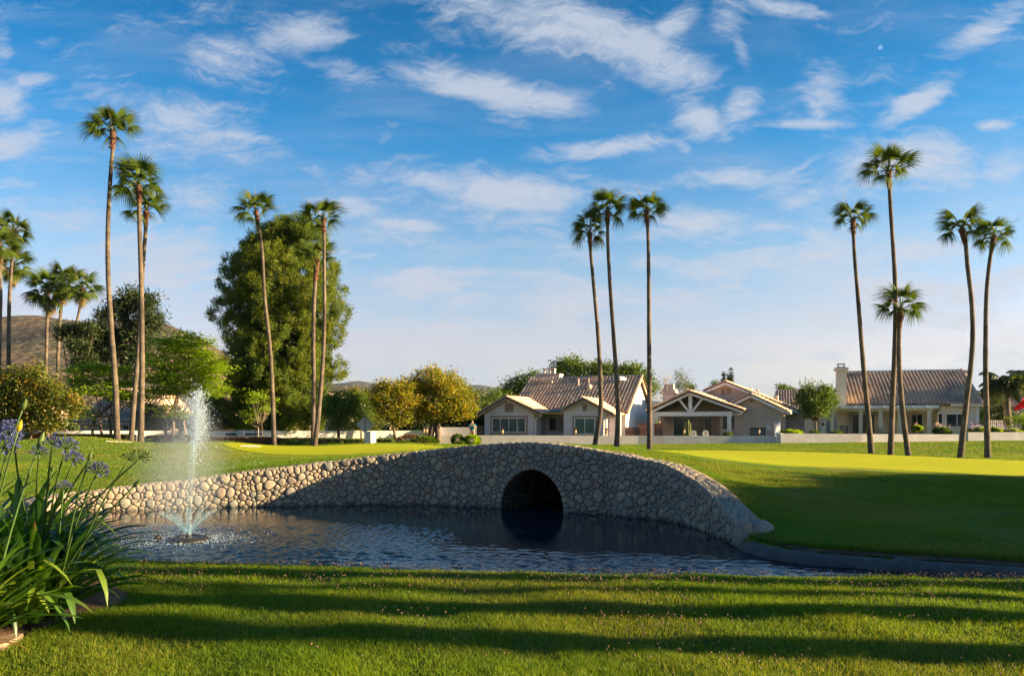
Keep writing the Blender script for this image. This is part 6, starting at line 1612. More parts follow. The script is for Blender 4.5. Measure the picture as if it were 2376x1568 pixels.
bush('low green ground shrub between the two rounded shrubs', 1050, 1082, 1023, 1033, 49.5, 'leaf_mid', 16, n_=1200)
bush('low shrub at the foot of the palm pair', 690, 728, 1024, 1036, 46, 'leaf_mid', 17, n_=1200)
bush('low scrubby shrub right of the leaning palm', 645, 690, 1020, 1036, 46, 'leaf_mid', 18, n_=1800)
bush('low pale shrub right of the palm pair foot', 750, 790, 1026, 1034, 46.5, 'leaf_bright', 19, n_=900)
bush('small round shrub behind the low wall of the tan house', 1679, 1703, 1001, 1013, 57.5, 'leaf_mid', 20, n_=1200)
bush('grassy yellow green plants behind the wall by the white gate panel', 1815, 1868, 997, 1010, 57.5, 'leaf_bright', 21, n_=1800, leaf=.14)
bush('small clipped dome shrub left of the patio of the cream house', 1928, 1957, 999, 1009, 57.6, 'leaf_mid', 22, n_=1300)
bush('small shrub right of the grassy plants', 1880, 1905, 998, 1008, 58, 'leaf_mid', 23, n_=800)
bush('dark low hedge at the right end of the cream house', 2262, 2300, 979, 1004, 60, 'leaf_dark', 24, n_=1600)
# flowers in the far beds
M['petal_blue'] = leaf_mat('petal_blue', [(0.035, 0.045, 0.15), (0.055, 0.068, 0.21), (0.10, 0.12, 0.29)], 0.35, 0.5, 3, .2, (1, 1, 1.1))
M['petal_lilac'] = leaf_mat('petal_lilac', [(0.35, 0.25, 0.48), (0.50, 0.40, 0.62)], 0.35, 0.5, 3, .2, (1, 1, 1.1))
M['petal_pink'] = leaf_mat('petal_pink', [(0.42, 0.26, 0.25), (0.55, 0.42, 0.36)], 0.3, 0.5, 3, .2, (1, 1, 1))
def flower_bed(label, px0, px1, pt, pb, Y, seed, petal, n_heads, leafm='leaf_bright', spread=.11, sz=.07):
    r = bush(label, px0, px1, pt + (pb - pt) * .35, pb, Y, leafm, seed, 'flower_bush', 'flowers', 1600, .16, dep=.5)
    rs = np.random.RandomState(seed); Ps = []
    for k in range(n_heads):
        c = W(rs.uniform(px0 + 2, px1 - 2), rs.uniform(pt, pt + (pb - pt) * .5), Y + rs.uniform(-.3, .6)) - r.location
        Ps.append(np.array(c) + rs.normal(size=(22, 3)) * spread)
    V, F = leaf_cloud(np.vstack(Ps), None, sz, 0, seed, .7); link('blossoms', np_mesh('blossoms', V, F), M[petal], r); return r
flower_bed('purple agapanthus bed behind the raised wall', 2252, 2300, 983, 1004, 57.6, 61, 'petal_lilac', 16)
flower_bed('fading purple agapanthus right of the kinked palm', 2298, 2330, 985, 1004, 57.8, 62, 'petal_lilac', 9)
flower_bed('sparse lilac flowers on tall stalks below the red flag', 2335, 2376, 990, 1006, 57.8, 63, 'petal_lilac', 5)
flower_bed('rose bush with pink blooms between patio and window', 2170, 2208, 981, 1009, 58, 64, 'petal_pink', 9, 'leaf_mid', .05, .07)
flower_bed('potted tree of pale blossoms under the patio edge', 2121, 2142, 982, 998, 58.6, 65, 'petal_pink', 3, 'leaf_bright', .04, .06)
# ------------------------------------------------------------------ agapanthus bed at the lower left
M['strap_leaf'] = None
m, n, out = newmat('strap_leaf')
oi = n('ShaderNodeObjectInfo').outputs['Random']
p = obj_pos(n); xx = n('ShaderNodeSeparateXYZ', {0: p}).outputs[0]
f = noise_tex(n, p, 3.0, 4, 0.6); f2 = noise_tex(n, p, 60, 3, 0.6, 0, (.06, 1, 1))
col = n.ramp(oi, [(0, (0.018, 0.062, 0.010)), (0.45, (0.038, 0.105, 0.012)), (0.8, (0.08, 0.16, 0.014)), (1, (0.16, 0.22, 0.02))])
col = n.mix(n.math('MULTIPLY', n.smooth(f2, .45, .7), .35), col, (0.06, 0.12, 0.025))
tip = n.smooth(n.math('MULTIPLY_ADD', f, .12, xx), .80, .90)
col = n.mix(n.math('MULTIPLY', tip, n.smooth(oi, .55, .7)), col, (0.20, 0.10, 0.03))
bs = n('ShaderNodeBsdfPrincipled', {'Base Color': col, 'Roughness': .38, 'Specular IOR Level': .45, 'Coat Weight': .1})
tr = n('ShaderNodeBsdfTranslucent', {'Color': n.mix(1.0, col, (2.6, 2.2, .45), 'MULTIPLY')})
n.put(out.inputs[0], n('ShaderNodeMixShader', {0: .42, 1: bs, 2: tr}))
M['strap_leaf'] = m
M['stem_green'] = leaf_mat('stem_green', [(0.05, 0.10, 0.025), (0.07, 0.13, 0.03)], .15, .45, 2)
M['bud_green'] = leaf_mat('bud_green', [(0.10, 0.16, 0.05), (0.14, 0.20, 0.06)], .4, .5, 2)
M['bud_yellow'] = leaf_mat('bud_yellow', [(0.50, 0.42, 0.03), (0.60, 0.48, 0.05)], .5, .5, 2, .3, (1, 1, .8))
M['dry_leaf'] = leaf_mat('dry_leaf', [(0.35, 0.20, 0.06), (0.26, 0.13, 0.05)], .4, .7, 3, .2, (1.2, 1, .7))
def strap(seed):
    rs = np.random.RandomState(seed); L = 0.92 * rs.uniform(.85, 1.08); w = rs.uniform(.024, .034); n_ = 13
    a = 0.0; x = z = 0.0; V = []; bend = rs.uniform(.5, 1.35); kink = rs.rand() < .3; yo = 0; sw = rs.uniform(-.12, .12)
    for i in range(n_):
        t = i / (n_ - 1); ww = w * (0.62 + .5 * math.sin(math.pi * min(1, t * 1.25)) if t < .8 else 1.0) * (1 - max(0, (t - .72) / .28) ** 1.7) + .0008
        ca, sa_ = math.cos(a), math.sin(a); k_ = .30 * ww
        tw = sw * 3 * t
        for s_ in (-1, 0, 1):
            V.append((x - sa_ * 0 + (abs(s_) * k_) * sa_, yo + s_ * ww * math.cos(tw), z + (abs(s_) * k_) * ca + s_ * ww * math.sin(tw)))
        st = L / (n_ - 1); x += math.cos(a) * st; z -= math.sin(a) * st; yo += sw * st
        a += bend * (0.25 + 1.5 * t) / (n_ - 1) * 1.25 + (0.9 if kink and i == 8 else 0)
    F = grid_faces(n_, 3)
    me = np_mesh('leaf', np.array(V), F, True); me.materials.append(M['strap_leaf']); return me
ST = [strap(s) for s in range(14)]
bed = empty('flower_bed', (-4.47, 6.05, 0)); tag(bed, 'raised soil bed edged with tan flagstones at the lower left corner', 'flower bed')
nx2, ny2 = 26, 34; gx, gy = np.meshgrid(np.linspace(-1, 1, nx2), np.linspace(-1, 1, ny2), indexing='ij')
th_ = np.linspace(0, 2 * math.pi, 49); V = [(0, 0, .12)]; F = []
def bed_r(t): return 1.0 + .10 * math.sin(2 * t + .6) + .06 * math.sin(5 * t)
BA, BB = 1.05, 2.0
for rr_ in (.35, .65, .85, 1.0, 1.08):
    for t in th_[:-1]:
        r_ = rr_ * bed_r(t); zz = .12 * (1 - rr_ ** 3) + .02 + .012 * math.sin(9 * t + rr_ * 11) - (.12 if rr_ > 1 else 0)
        V.append((BA * r_ * math.cos(t), BB * r_ * math.sin(t), zz))
for t in range(48): F.append((0, 1 + t, 1 + (t + 1) % 48))
Fq = [(1 + k * 48 + t, 1 + (k + 1) * 48 + t, 1 + (k + 1) * 48 + (t + 1) % 48, 1 + k * 48 + (t + 1) % 48) for k in range(4) for t in range(48)]
link('soil', np_mesh('soil', V, [np.array(F), np.array(Fq)], True), M['soil'], bed)
M['flagstone'] = solid('flagstone', (0.38, 0.28, 0.18), (0.26, 0.20, 0.13), 4, .9, .7, 30, rnd=.2, c3=(.36, .24, .18), pos='geo')
rs = np.random.RandomState(12)
k = 0
t = -2.35
while t < -0.25:
    dt = rs.uniform(.13, .19); c = (BA * bed_r(t) * 1.03 * math.cos(t), BB * bed_r(t) * 1.03 * math.sin(t))
    tl = math.atan2(BB * math.cos(t), -BA * math.sin(t)); mb = MB()
    Lh = rs.uniform(.12, .18); Wh = rs.uniform(.08, .11); hh = rs.uniform(.05, .09)
    poly = []
    for q in range(8):
        an = q * math.pi / 4 + .39; poly.append((Lh * math.cos(an) * rs.uniform(.95, 1.2), Wh * math.sin(an) * rs.uniform(.9, 1.2)))
    vs = []
    for (sc, z_) in ((1.0, -.05), (1.0, hh * .75), (.93, hh)):
        for (a, b) in poly:
            a, b = a * sc, b * sc; vs.append((c[0] + a * math.cos(tl) - b * math.sin(tl), c[1] + a * math.sin(tl) + b * math.cos(tl), z_ + .03 * a))
    mb.add(vs, [(i, (i + 1) % 8, 8 + (i + 1) % 8, 8 + i) for i in range(8)] + [(8 + i, 8 + (i + 1) % 8, 16 + (i + 1) % 8, 16 + i) for i in range(8)] + [tuple(16 + i for i in range(8))])
    mb.build('edging_stone', M['flagstone'], bed); t += dt * (1.1 if abs(math.cos(t)) > .5 else 1.5); k += 1
def agapanthus(label, x, y, nl, seed, sc=1.0, lean=0.0, azc=None):
    rs = np.random.RandomState(seed); r = empty('agapanthus', (x, y, .08)); tag(r, label, 'agapanthus', 'agapanthus clumps in the corner bed')
    for k in range(nl):
        q = k / nl; az = k * 2.399 + rs.uniform(-.3, .3); e_ = R(86 - 54 * q ** .9 + rs.uniform(-7, 7)); off = .16 * rs.rand() ** .5
        o = link('leaf', ST[rs.randint(14)], None, r)
        o.matrix_local = Matrix.Translation((off * math.cos(az), off * math.sin(az), rs.uniform(0, .06))) @ Matrix.Rotation(az, 4, 'Z') @ Matrix.Rotation(-e_, 4, 'Y') @ Matrix.Rotation(rs.uniform(-.35, .35), 4, 'X') @ Matrix.Scale(sc * rs.uniform(.85, 1.15), 4)
    for k in range(5):
        az = rs.uniform(0, 6.28); o = link('dry_leaf', ST[rs.randint(14)].copy(), None, r); o.data.materials.clear(); o.data.materials.append(M['dry_leaf'])
        o.matrix_local = Matrix.Translation((.12 * math.cos(az), .12 * math.sin(az), .02)) @ Matrix.Rotation(az, 4, 'Z') @ Matrix.Rotation(R(rs.uniform(-10, 20)), 4, 'Y') @ Matrix.Scale(sc * .5, 4)
    return r
AG = [agapanthus('agapanthus clump at the very corner nearest the viewer', -3.62, 5.15, 100, 1, .92),
      agapanthus('agapanthus clump spilling over the flagstone edge onto the grass', -3.52, 5.85, 112, 2, .98),
      agapanthus('agapanthus clump cut by the left edge, second row', -4.0, 5.7, 90, 3, 1.0),
      agapanthus('agapanthus clump in the middle of the bed carrying most flower stalks', -3.95, 6.5, 112, 4, 1.08),
      agapanthus('agapanthus clump at the back of the bed nearest the pond', -4.45, 7.3, 84, 5, 1.1),
      agapanthus('tall agapanthus clump at the left edge behind the others', -4.8, 6.8, 74, 6, 1.25)]
# flower stalks: head position (px, py), distance, kind, base
def head_mesh(kind, seed, s_=1.0):
    rs = np.random.RandomState(seed); V, F3, F4 = [], [], []; mi4, mi3 = [], []
    def cone(p, q, r0, r1, n_=5, m=0):
        p, q = Vector(p), Vector(q); d = (q - p).normalized(); a = d.orthogonal().normalized(); b = d.cross(a); i = len(V)
        for c, r_ in ((p, r0), (q, r1)):
            for k in range(n_): V.append(tuple(c + (a * math.cos(k * 6.283 / n_) + b * math.sin(k * 6.283 / n_)) * r_))
        for k in range(n_): F4.append((i + k, i + (k + 1) % n_, i + n_ + (k + 1) % n_, i + n_ + k)); mi4.append(m)
    if kind in ('blue', 'bluer', 'green'):
        nfl = 34 if kind != 'green' else 40
        for k in range(nfl):
            q = (k + .5) / nfl; el_ = math.asin(min(1, 1.02 - 1.18 * q)) if q < .98 else -.2; az = k * 2.399
            d = Vector((math.cos(az) * math.cos(el_), math.sin(az) * math.cos(el_), math.sin(el_) + .12)).normalized()
            Lp = .048 * rs.uniform(.85, 1.1) * s_; p1 = d * Lp + Vector((0, 0, .10 * Lp))
            cone((0, 0, 0), p1, .0016, .0014, 3, 0)
            Lf = (.032 if kind != 'green' else .022) * s_ * rs.uniform(.8, 1.2); d2 = (d + Vector((0, 0, .35))).normalized(); mt = 1
            p2 = p1 + d2 * Lf * .6; p3 = p1 + d2 * Lf
            if kind == 'bluer' and rs.rand() < .4:     # open florets
                for a_ in range(6):
                    o_ = d2.orthogonal().normalized(); o_.rotate(Matrix.Rotation(a_ * 1.047, 3, d2)); i = len(V)
                    t_ = p2 + (d2 * .7 + o_) * .017 * s_; s2 = d2.cross(o_) * .0045 * s_
                    V.extend([tuple(p2), tuple(p2.lerp(t_, .6) + s2), tuple(t_), tuple(p2.lerp(t_, .6) - s2)]); F4.append((i, i+1, i+2, i+3)); mi4.append(1)
                cone(p1, p2, .002 * s_, .004 * s_, 5, 1)
            else:
                cone(p1, p2, .0022 * s_, .0052 * s_, 5, 1); cone(p2, p3, .0052 * s_, .0012, 5, 1)
    else:   # closed bud in its sheath
        for z0, z1, r0, r1 in ((0, .015, .005, .013), (.015, .035, .013, .0155), (.035, .055, .0155, .010), (.055, .078, .010, .002)):
            cone((0, 0, z0 * s_), (0.006 * z0 * 20 * .1, 0, z1 * s_), r0 * s_, r1 * s_, 8, 1)
    me = np_mesh('flower_head', V, [np.array(F4)], True, mi=mi4)
    me.materials.append(M['stem_green']); me.materials.append({'blue': M['petal_blue'], 'bluer': M['petal_blue'], 'green': M['bud_green'], 'bud': M['bud_green'], 'ybud': M['bud_yellow']}[kind]); return me
ST_ = [ # px, py, Y, kind, clump index, scale
 (122,1030,5.7,'blue',3,1.0),(153,1040,5.3,'bluer',3,1.15),(91,1052,5.5,'blue',3,.95),(172,1068,5.5,'bluer',3,1.0),(226,1096,5.3,'bluer',1,1.1),(148,1133,5.6,'blue',1,.9),
 (9,1040,5.0,'bluer',2,1.3),(3,1000,5.3,'blue',2,1.2),(32,995,5.6,'blue',4,1.1),(20,1015,5.2,'bluer',2,1.2),
 (300,1066,5.4,'green',1,1.0),(327,1062,5.2,'green',3,1.15),
 (52,950,5.3,'bud',2,1.1),(42,1000,4.9,'ybud',0,1.2),(90,1036,5.3,'bud',0,1.3),(120,1092,5.5,'bud',3,.8),(206,1068,5.4,'bud',1,1.0),(210,1064,5.9,'bud',4,.9),(311,1128,5.3,'bud',1,1.0)]
HM = {}
for i, (a, b, Y_, kd, ci, s_) in enumerate(ST_):
    r = AG[ci]; hp = W(a, b, Y_) - r.location; rs = np.random.RandomState(200 + i)
    az = rs.uniform(0, 6.28); b0 = Vector((.1 * math.cos(az) + .12, .08 * math.sin(az), .0)); ctrl = b0.lerp(hp, .5) + Vector((-(hp.x - b0.x) * .16, 0, .04 * (hp.z)))
    pts = [(b0 * (1 - t) ** 2 + ctrl * 2 * t * (1 - t) + hp * t * t) for t in np.linspace(0, 1, 12)]
    st = MB().tube(pts, [.0085 - .003 * t for t in np.linspace(0, 1, 12)], 7).build('flower_stalk', M['stem_green'], r, True)
    key = (kd, i % 3); me = HM.get(key) or HM.setdefault(key, head_mesh(kd, 300 + i))
    o = link('flower_head', me, None, st); d = (pts[-1] - pts[-2]).normalized(); d = (d + Vector((0, 0, .8))).normalized() if kd in ('blue', 'bluer', 'green') else d
    o.matrix_local = Matrix.Translation(hp - d * .004) @ d.to_track_quat('Z', 'X').to_matrix().to_4x4() @ Matrix.Scale(s_ * (.88 if kd != 'bud' else 1.05), 4)
    if kd == 'green': st['label'] = 'stalk with a pale green half closed head'
    if kd == 'ybud': st['label'] = 'stalk with a sunlit yellow bud'

# ------------------------------------------------------------------ fountain
FX, FY = on_water(437, 1253)
ft = empty('fountain', (FX, FY, WZ)); tag(ft, 'floating pond fountain throwing a tall white spray with blue lower jets', 'fountain')
mb = MB(); 
for rr_, z0, z1 in ((.36, -.05, .055),): mb.lathe([(rr_, z0), (rr_ * .98, z1 * .6), (rr_ * .82, z1), (rr_ * .62, z1 + .02), (rr_ * .52, z1), (rr_ * .5, z0)], 28)
mb.build('float', M['dark_metal'], ft, True)
MB().lathe([(.07, 0), (.06, .06), (.035, .09), (.03, .12)], 14).build('nozzle', M['dark_metal'], ft)
hd = MB(); hd.tube([(.33 + .05 * math.cos(a), 0.0, .06 + .055 * math.sin(a)) for a in np.linspace(-.6, 3.6, 9)], .009, 6); hd.build('handle', M['dark_metal'], ft)
MB().lathe([(.02, -.03), (.06, 0), (.065, .05), (.03, .09)], 10, (-.52, .02, 0)).build('marker_float', M['bronze'], ft)
m, n, out = newmat('spray')
d_ = n('ShaderNodeBsdfDiffuse', {'Color': (.66, .84, 1.0)}); t_ = n('ShaderNodeBsdfTranslucent', {'Color': (.66, .84, 1.0)}); g_ = n('ShaderNodeBsdfGlossy', {'Color': (1, 1, 1), 'Roughness': .2})
n.put(out.inputs[0], n('ShaderNodeMixShader', {0: .15, 1: n('ShaderNodeMixShader', {0: .5, 1: d_, 2: t_}), 2: g_})); M['spray'] = m
m, n, out = newmat('jet_water')
p = obj_pos(n); f = noise_tex(n, p, 30, 4, .7, 0, (1, 1, .15))
n.put(out.inputs[0], n('ShaderNodeMixShader', {0: n.math('MULTIPLY', n.smooth(f, .3, .7), .13), 1: n('ShaderNodeBsdfTransparent'), 2: n('ShaderNodeMixShader', {0: .5, 1: n('ShaderNodeBsdfDiffuse', {'Color': (.35, .68, .88)}), 2: n('ShaderNodeBsdfTranslucent', {'Color': (.35, .68, .88)})})})); M['jet'] = m
def droplets(P, S, name, parent, mat):
    n_ = len(P); rs = np.random.RandomState(len(P)); A = np.array([(1, 0, 0), (-1, 0, 0), (0, 1, 0), (0, -1, 0), (0, 0, 1.5), (0, 0, -1.5)])
    V = (P[:, None] + A[None] * S[:, None, None]).reshape(-1, 3); f = np.array([(0,2,4),(2,1,4),(1,3,4),(3,0,4),(2,0,5),(1,2,5),(3,1,5),(0,3,5)])
    F = (f[None] + 6 * np.arange(n_)[:, None, None]).reshape(-1, 3); o = link(name, np_mesh(name, V, F), M[mat], parent); tag(o, kind='stuff'); return o
rs = np.random.RandomState(77)
kf = FY / FPX
def fpx(a, b): return ((a - 437) * kf, (1253 - b) * kf)
# rising column, then the burst of white drops
Hh = (1253 - 905) * kf
tt = rs.rand(9500) ** .9; ang = rs.uniform(0, 6.28, 9500)
x0 = (4 + 20 * tt ** 1.3) * kf; wz = (3 + 26 * tt ** 2.2) * kf
rad = np.abs(rs.normal(size=9500)) * wz * .5
P = np.stack([x0 + rad * np.cos(ang), rad * np.sin(ang), tt * Hh], 1)
keep_ = rs.rand(9500) < .36 * (.10 + .9 * np.clip((tt - .42) / .4, 0, 1) ** 1.2); P = P[keep_]
S = rs.lognormal(-5.75, .4, len(P))
droplets(P, S, 'spray_crest', ft, 'spray')
c = rs.normal(size=(2700, 3)) * [13 * kf, 12 * kf, 34 * kf] + [22 * kf, 0, (1253 - 975) * kf]
droplets(c, rs.lognormal(-5.7, .45, 2700), 'spray_burst', ft, 'spray')
n_ = 16000; u1 = rs.normal(size=n_)   # falling drizzle drifting left
zf = rs.rand(n_) * 330; P = np.stack([(8 - (330 - zf) * .10 + u1 * (14 + (330 - zf) * .20)) * kf, rs.normal(size=n_) * (12 + (330 - zf) * .16) * kf, zf * kf], 1)
P = P[P[:, 2] > .02]; droplets(P, rs.lognormal(-6.35, .35, len(P)), 'drizzle', ft, 'spray')
mb = MB()
mb.tube([(0, 0, .1), (.01, 0, .5), (.03, 0, 1.0), (.07, 0, 1.5), (.12, 0, 2.0)], [.05, .045, .04, .05, .03], 10, False)
mb.build('main_jet', M['jet'], ft, True)
for k in range(10):
    a = k * math.pi / 5 + .1; pts = [(r_ * math.cos(a), r_ * math.sin(a), .1 + 1.25 * r_ - .9 * r_ * r_) for r_ in np.linspace(.03, .48, 7)]
    MB().tube(pts, [.020, .024, .028, .034, .036, .03, .015], 6, False).build('side_jet', M['jet'], ft, True)
nn = 1500; r_ = np.abs(rs.normal(size=nn)) * .55 + .15; a = rs.uniform(0, 6.28, nn)
droplets(np.stack([r_ * np.cos(a), r_ * np.sin(a) * .8, np.abs(rs.normal(size=nn)) * .018 + .002], 1), rs.lognormal(-5.75, .35, nn), 'splash', ft, 'spray')
# soft mist round the jet
m, n, out = newmat('mist')
tcg = n('ShaderNodeTexCoord').outputs['Object']; ln = n('ShaderNodeVectorMath', {0: tcg}, operation='LENGTH').outputs['Value']
dn = n.math('MULTIPLY', n.smooth(ln, 1.0, .15), noise_tex(n, tcg, 1.6, 3, .6)); dn = n.math('MULTIPLY', dn, .9)
pv = n('ShaderNodeVolumePrincipled', {'Color': (.80, .90, 1.0), 'Density': dn, 'Anisotropy': .3}); n.put(out.inputs[1], pv); M['mist'] = m
import bmesh
bm = bmesh.new(); bmesh.ops.create_icosphere(bm, subdivisions=3, radius=1.0); me = bpy.data.meshes.new('mist'); bm.to_mesh(me); bm.free()
o = link('mist', me, M['mist'], ft); o.location = (-.12, 0, 1.25); o.scale = (1.0, .8, 1.3); tag(o, kind='stuff')
m, n, out = newmat('plume')
tcg = n('ShaderNodeTexCoord').outputs['Object']; ln = n('ShaderNodeVectorMath', {0: tcg}, operation='LENGTH').outputs['Value']
dn = n.math('MULTIPLY', n.smooth(ln, 1.0, .1), n.smooth(noise_tex(n, tcg, 3.5, 4, .7), .3, .7)); dn = n.math('MULTIPLY', dn, 4.5)
n.put(out.inputs[1], n('ShaderNodeVolumePrincipled', {'Color': (.86, .94, 1.0), 'Density': dn, 'Anisotropy': .3}))
o = link('plume', me.copy(), None, ft); o.data.materials.clear(); o.data.materials.append(m); o.location = (.16, 0, 2.0); o.scale = (.24, .2, .62); tag(o, kind='stuff')

# ------------------------------------------------------------------ the man, the flag, cabinet, sign, patio things
def skin_body(name, joints, bones, rad, mat, parent, sub=2):
    me = bpy.data.meshes.new(name); me.from_pydata(joints, bones, []); o = link(name, me, mat, parent)
    sk = o.modifiers.new('s', 'SKIN'); sk.use_smooth_shade = True
    for i, v_ in enumerate(me.skin_vertices[0].data): v_.radius = rad[i] if isinstance(rad[i], tuple) else (rad[i], rad[i]); v_.use_root = (i == 0)
    ss_ = o.modifiers.new('d', 'SUBSURF'); ss_.levels = ss_.render_levels = sub
    return o
M['skin'] = solid('skin', (.50, .28, .20), (.45, .24, .17), 8, .6)
M['shirt'] = solid('shirt', (.02, .17, .22), (.015, .14, .19), 6, .85, .3, 20)
M['shorts'] = solid('shorts', (.30, .25, .19), (.26, .21, .16), 6, .85, .3, 20)
M['hair'] = solid('hair', (.12, .09, .07), (.08, .06, .05), 20, .8)
pb = W(1096, 1031, 58.0)
man = empty('person', (pb.x, pb.y, pb.z)); tag(man, 'man in teal shirt and tan shorts behind the wall, hands raised to his face', 'person')
J = [(0,0,.95),(0,0,1.15),(0,0,1.38),(0,0,1.50),(0,-.01,1.62),(0,-.01,1.72), (.19,0,1.42),(.25,-.08,1.17),(.07,-.26,1.42), (-.19,0,1.42),(-.27,-.09,1.17),(-.06,-.26,1.44), (.10,0,.88),(.11,-.01,.48),(.11,.02,.08),(.12,-.12,.03), (-.10,0,.88),(-.11,-.01,.48),(-.11,.02,.08),(-.12,-.12,.03)]
Bn = [(0,1),(1,2),(2,3),(3,4),(4,5),(2,6),(6,7),(7,8),(2,9),(9,10),(10,11),(0,12),(12,13),(13,14),(14,15),(0,16),(16,17),(17,18),(18,19)]
Rr = [(.17,.12),(.16,.12),(.17,.11),(.055,.055),(.085,.10),(.075,.09),.06,.045,.032,.06,.045,.032,.085,.058,.042,.035,.085,.058,.042,.035]
skin_body('body', J, Bn, Rr, M['skin'], man)
skin_body('shirt', [(0,0,.93),(0,0,1.12),(0,0,1.40),(.20,0,1.43),(.245,-.05,1.24),(-.20,0,1.43),(-.255,-.06,1.24)], [(0,1),(1,2),(2,3),(3,4),(2,5),(5,6)], [(.195,.145),(.185,.145),(.19,.125),.085,.072,.085,.072], M['shirt'], man)
skin_body('shorts', [(0,0,.92),(.105,0,.80),(.115,-.01,.52),(-.105,0,.80),(-.115,-.01,.52)], [(0,1),(1,2),(0,3),(3,4)], [(.18,.135),.10,.095,.10,.095], M['shorts'], man)
skin_body('hair', [(0,.03,1.70),(0,.0,1.76)], [(0,1)], [(.085,.085),(.065,.075)], M['hair'], man)
for sx in (.055, -.045):      # hands: a palm with five fingers each
    hb = Vector((sx, -.27, 1.45)); J2 = [tuple(hb), tuple(hb + Vector((0, -.02, .06)))]; B2 = [(0, 1)]; R2 = [.028, .026]
    for f_ in range(4):
        i = len(J2); J2 += [tuple(hb + Vector(((f_ - 1.5) * .018, -.03, .095))), tuple(hb + Vector(((f_ - 1.5) * .02, -.01, .13 - abs(f_ - 1.5) * .008)))]; B2 += [(1, i), (i, i + 1)]; R2 += [.0095, .008]
    i = len(J2); J2 += [tuple(hb + Vector((-.03 if sx > 0 else .03, -.02, .04))), tuple(hb + Vector((-.045 if sx > 0 else .045, -.015, .075)))]; B2 += [(0, i), (i, i + 1)]; R2 += [.011, .009]
    skin_body('hand', J2, B2, R2, M['skin'], man, 1)
# dark chair beside him
p = W(1114, 1018, 58); tag(MB().box((p.x - .25, p.y, p.z - .3), (p.x + .2, p.y + .1, p.z + .95)).box((p.x - .3, p.y - .5, p.z - .1), (p.x + .2, p.y - .003, p.z + .02)).build('garden_chair', M['dark_metal']), 'dark high backed garden chair beside the corner of the pink house', 'chair')
# pale utility cabinet and the back of a sign
p = W(845, 1034, 44); q = W(866, 1001, 44)
cb = empty('utility_cabinet', (p.x, p.y, p.z)); cb.rotation_euler.z = R(-32); tag(cb, 'pale utility cabinet standing in the hedge behind the left green', 'cabinet')
h_ = q.z - p.z
MB().box((0, 0, -.3), (.48, .42, h_ - .05)).build('cabinet_body', M['cabinet'], cb); MB().box((-.02, -.02, h_ - .048), (.5, .44, h_)).build('cabinet_lid', M['cabinet'], cb); MB().box((.03, -.015, .1), (.45, -.003, h_ - .12)).build('cabinet_door', M['cabinet'], cb)
p = W(847, 990, 52); sg = empty('road_sign', (p.x, p.y, p.z)); tag(sg, 'back of a grey diamond shaped sign on a post behind the white wall', 'sign')
MB().prism([(-.58, 0, .15), (0, 0, -.42), (.58, 0, .15), (0, 0, .72)], (0, .02, 0)).build('sign_panel', M['cabinet'], sg); MB().box((-.03, -.05, -1.2), (.03, -.003, .9)).build('sign_post', M['grey_metal'], sg)
# red golf flag at the right edge
p = W(2390, 1080, 30); fl = empty('golf_flag', (p.x, p.y, hz(p.x, p.y))); tag(fl, 'red golf flag with a blue mark hanging at the right picture edge', 'flag')
base = Vector((p.x, p.y, hz(p.x, p.y)))
MB().tube([(0, 0, 0), (0, 0, 2.75)], .012, 6).build('flag_pole', M['white_paint'], fl)
V = []
for i in range(15):
    for j in range(12):
        u_, v_ = i / 14, j / 11
        tp_ = W(2388, 903, 30) - base; a = W(2390, 903, 30).lerp(W(2352, 950, 30), u_ ** .9) - base; b = W(2392, 942, 30).lerp(W(2356, 952, 30), u_) - base
        q = a.lerp(b, v_); q.y += .05 * math.sin(u_ * 9 + v_ * 3) + .03 * math.sin(v_ * 11); V.append(tuple(q))
fc = link('flag_cloth', np_mesh('flag_cloth', V, grid_faces(15, 12), True), M['flag_red'], fl)
p0 = W(2369, 924, 29.9) - base; MB().prism([p0 + Vector(q) for q in ((-.05, -.02, -.08), (.03, -.02, -.02), (.07, -.02, .08), (-.02, -.02, .05))], (0, .01, 0)).build('flag_mark', M['flag_blue'], fl)
# brick wall with piers and urn lamp between the two houses
def brick_wall(label, px0, px1, pt, Y, seed, piers=()):
    a, b = W(px0, pt, Y), W(px1, pt, Y); r = empty('brick_wall', (a.x, a.y, -.5)); tag(r, label, 'wall'); L = b.x - a.x; H = a.z + .5
    MB().box((.01, .01, 0), (L - .01, .18, H - .02)).build('mortar_core', M['mortar_dark'], r)
    me = MB().box((-.105, -.0, -.05), (.105, .05, .05)).mesh('brick'); me.materials.append(M['brick'])
    z = H - .06; row = 0
    while z > H - 1.0:
        x = .11 + (.11 if row % 2 else 0)
        while x < L - .1: o = link('brick', me, None, r); o.location = (x, -.035, z); x += .225
        z -= .115; row += 1
    for q in piers:
        c = W(q, pt, Y).x - a.x; MB().box((c - .3, -.08, 0), (c + .3, .3, H + .22)).build('pier', M['brick'], r); MB().box((c - .35, -.13, H + .222), (c + .35, .35, H + .29)).build('pier_cap', M['brick'], r)
    return r
brick_wall('low brown brick wall with a pier left of the straight palm', 1451, 1500, 991, 60, 1, (1493,)); brick_wall('short brown brick wall with a pier beside the porch post', 1518, 1534, 991, 60.2, 2, (1528,))
lantern(1529, 986, 60.2, 'white urn lamp on the brick pier beside the porch')
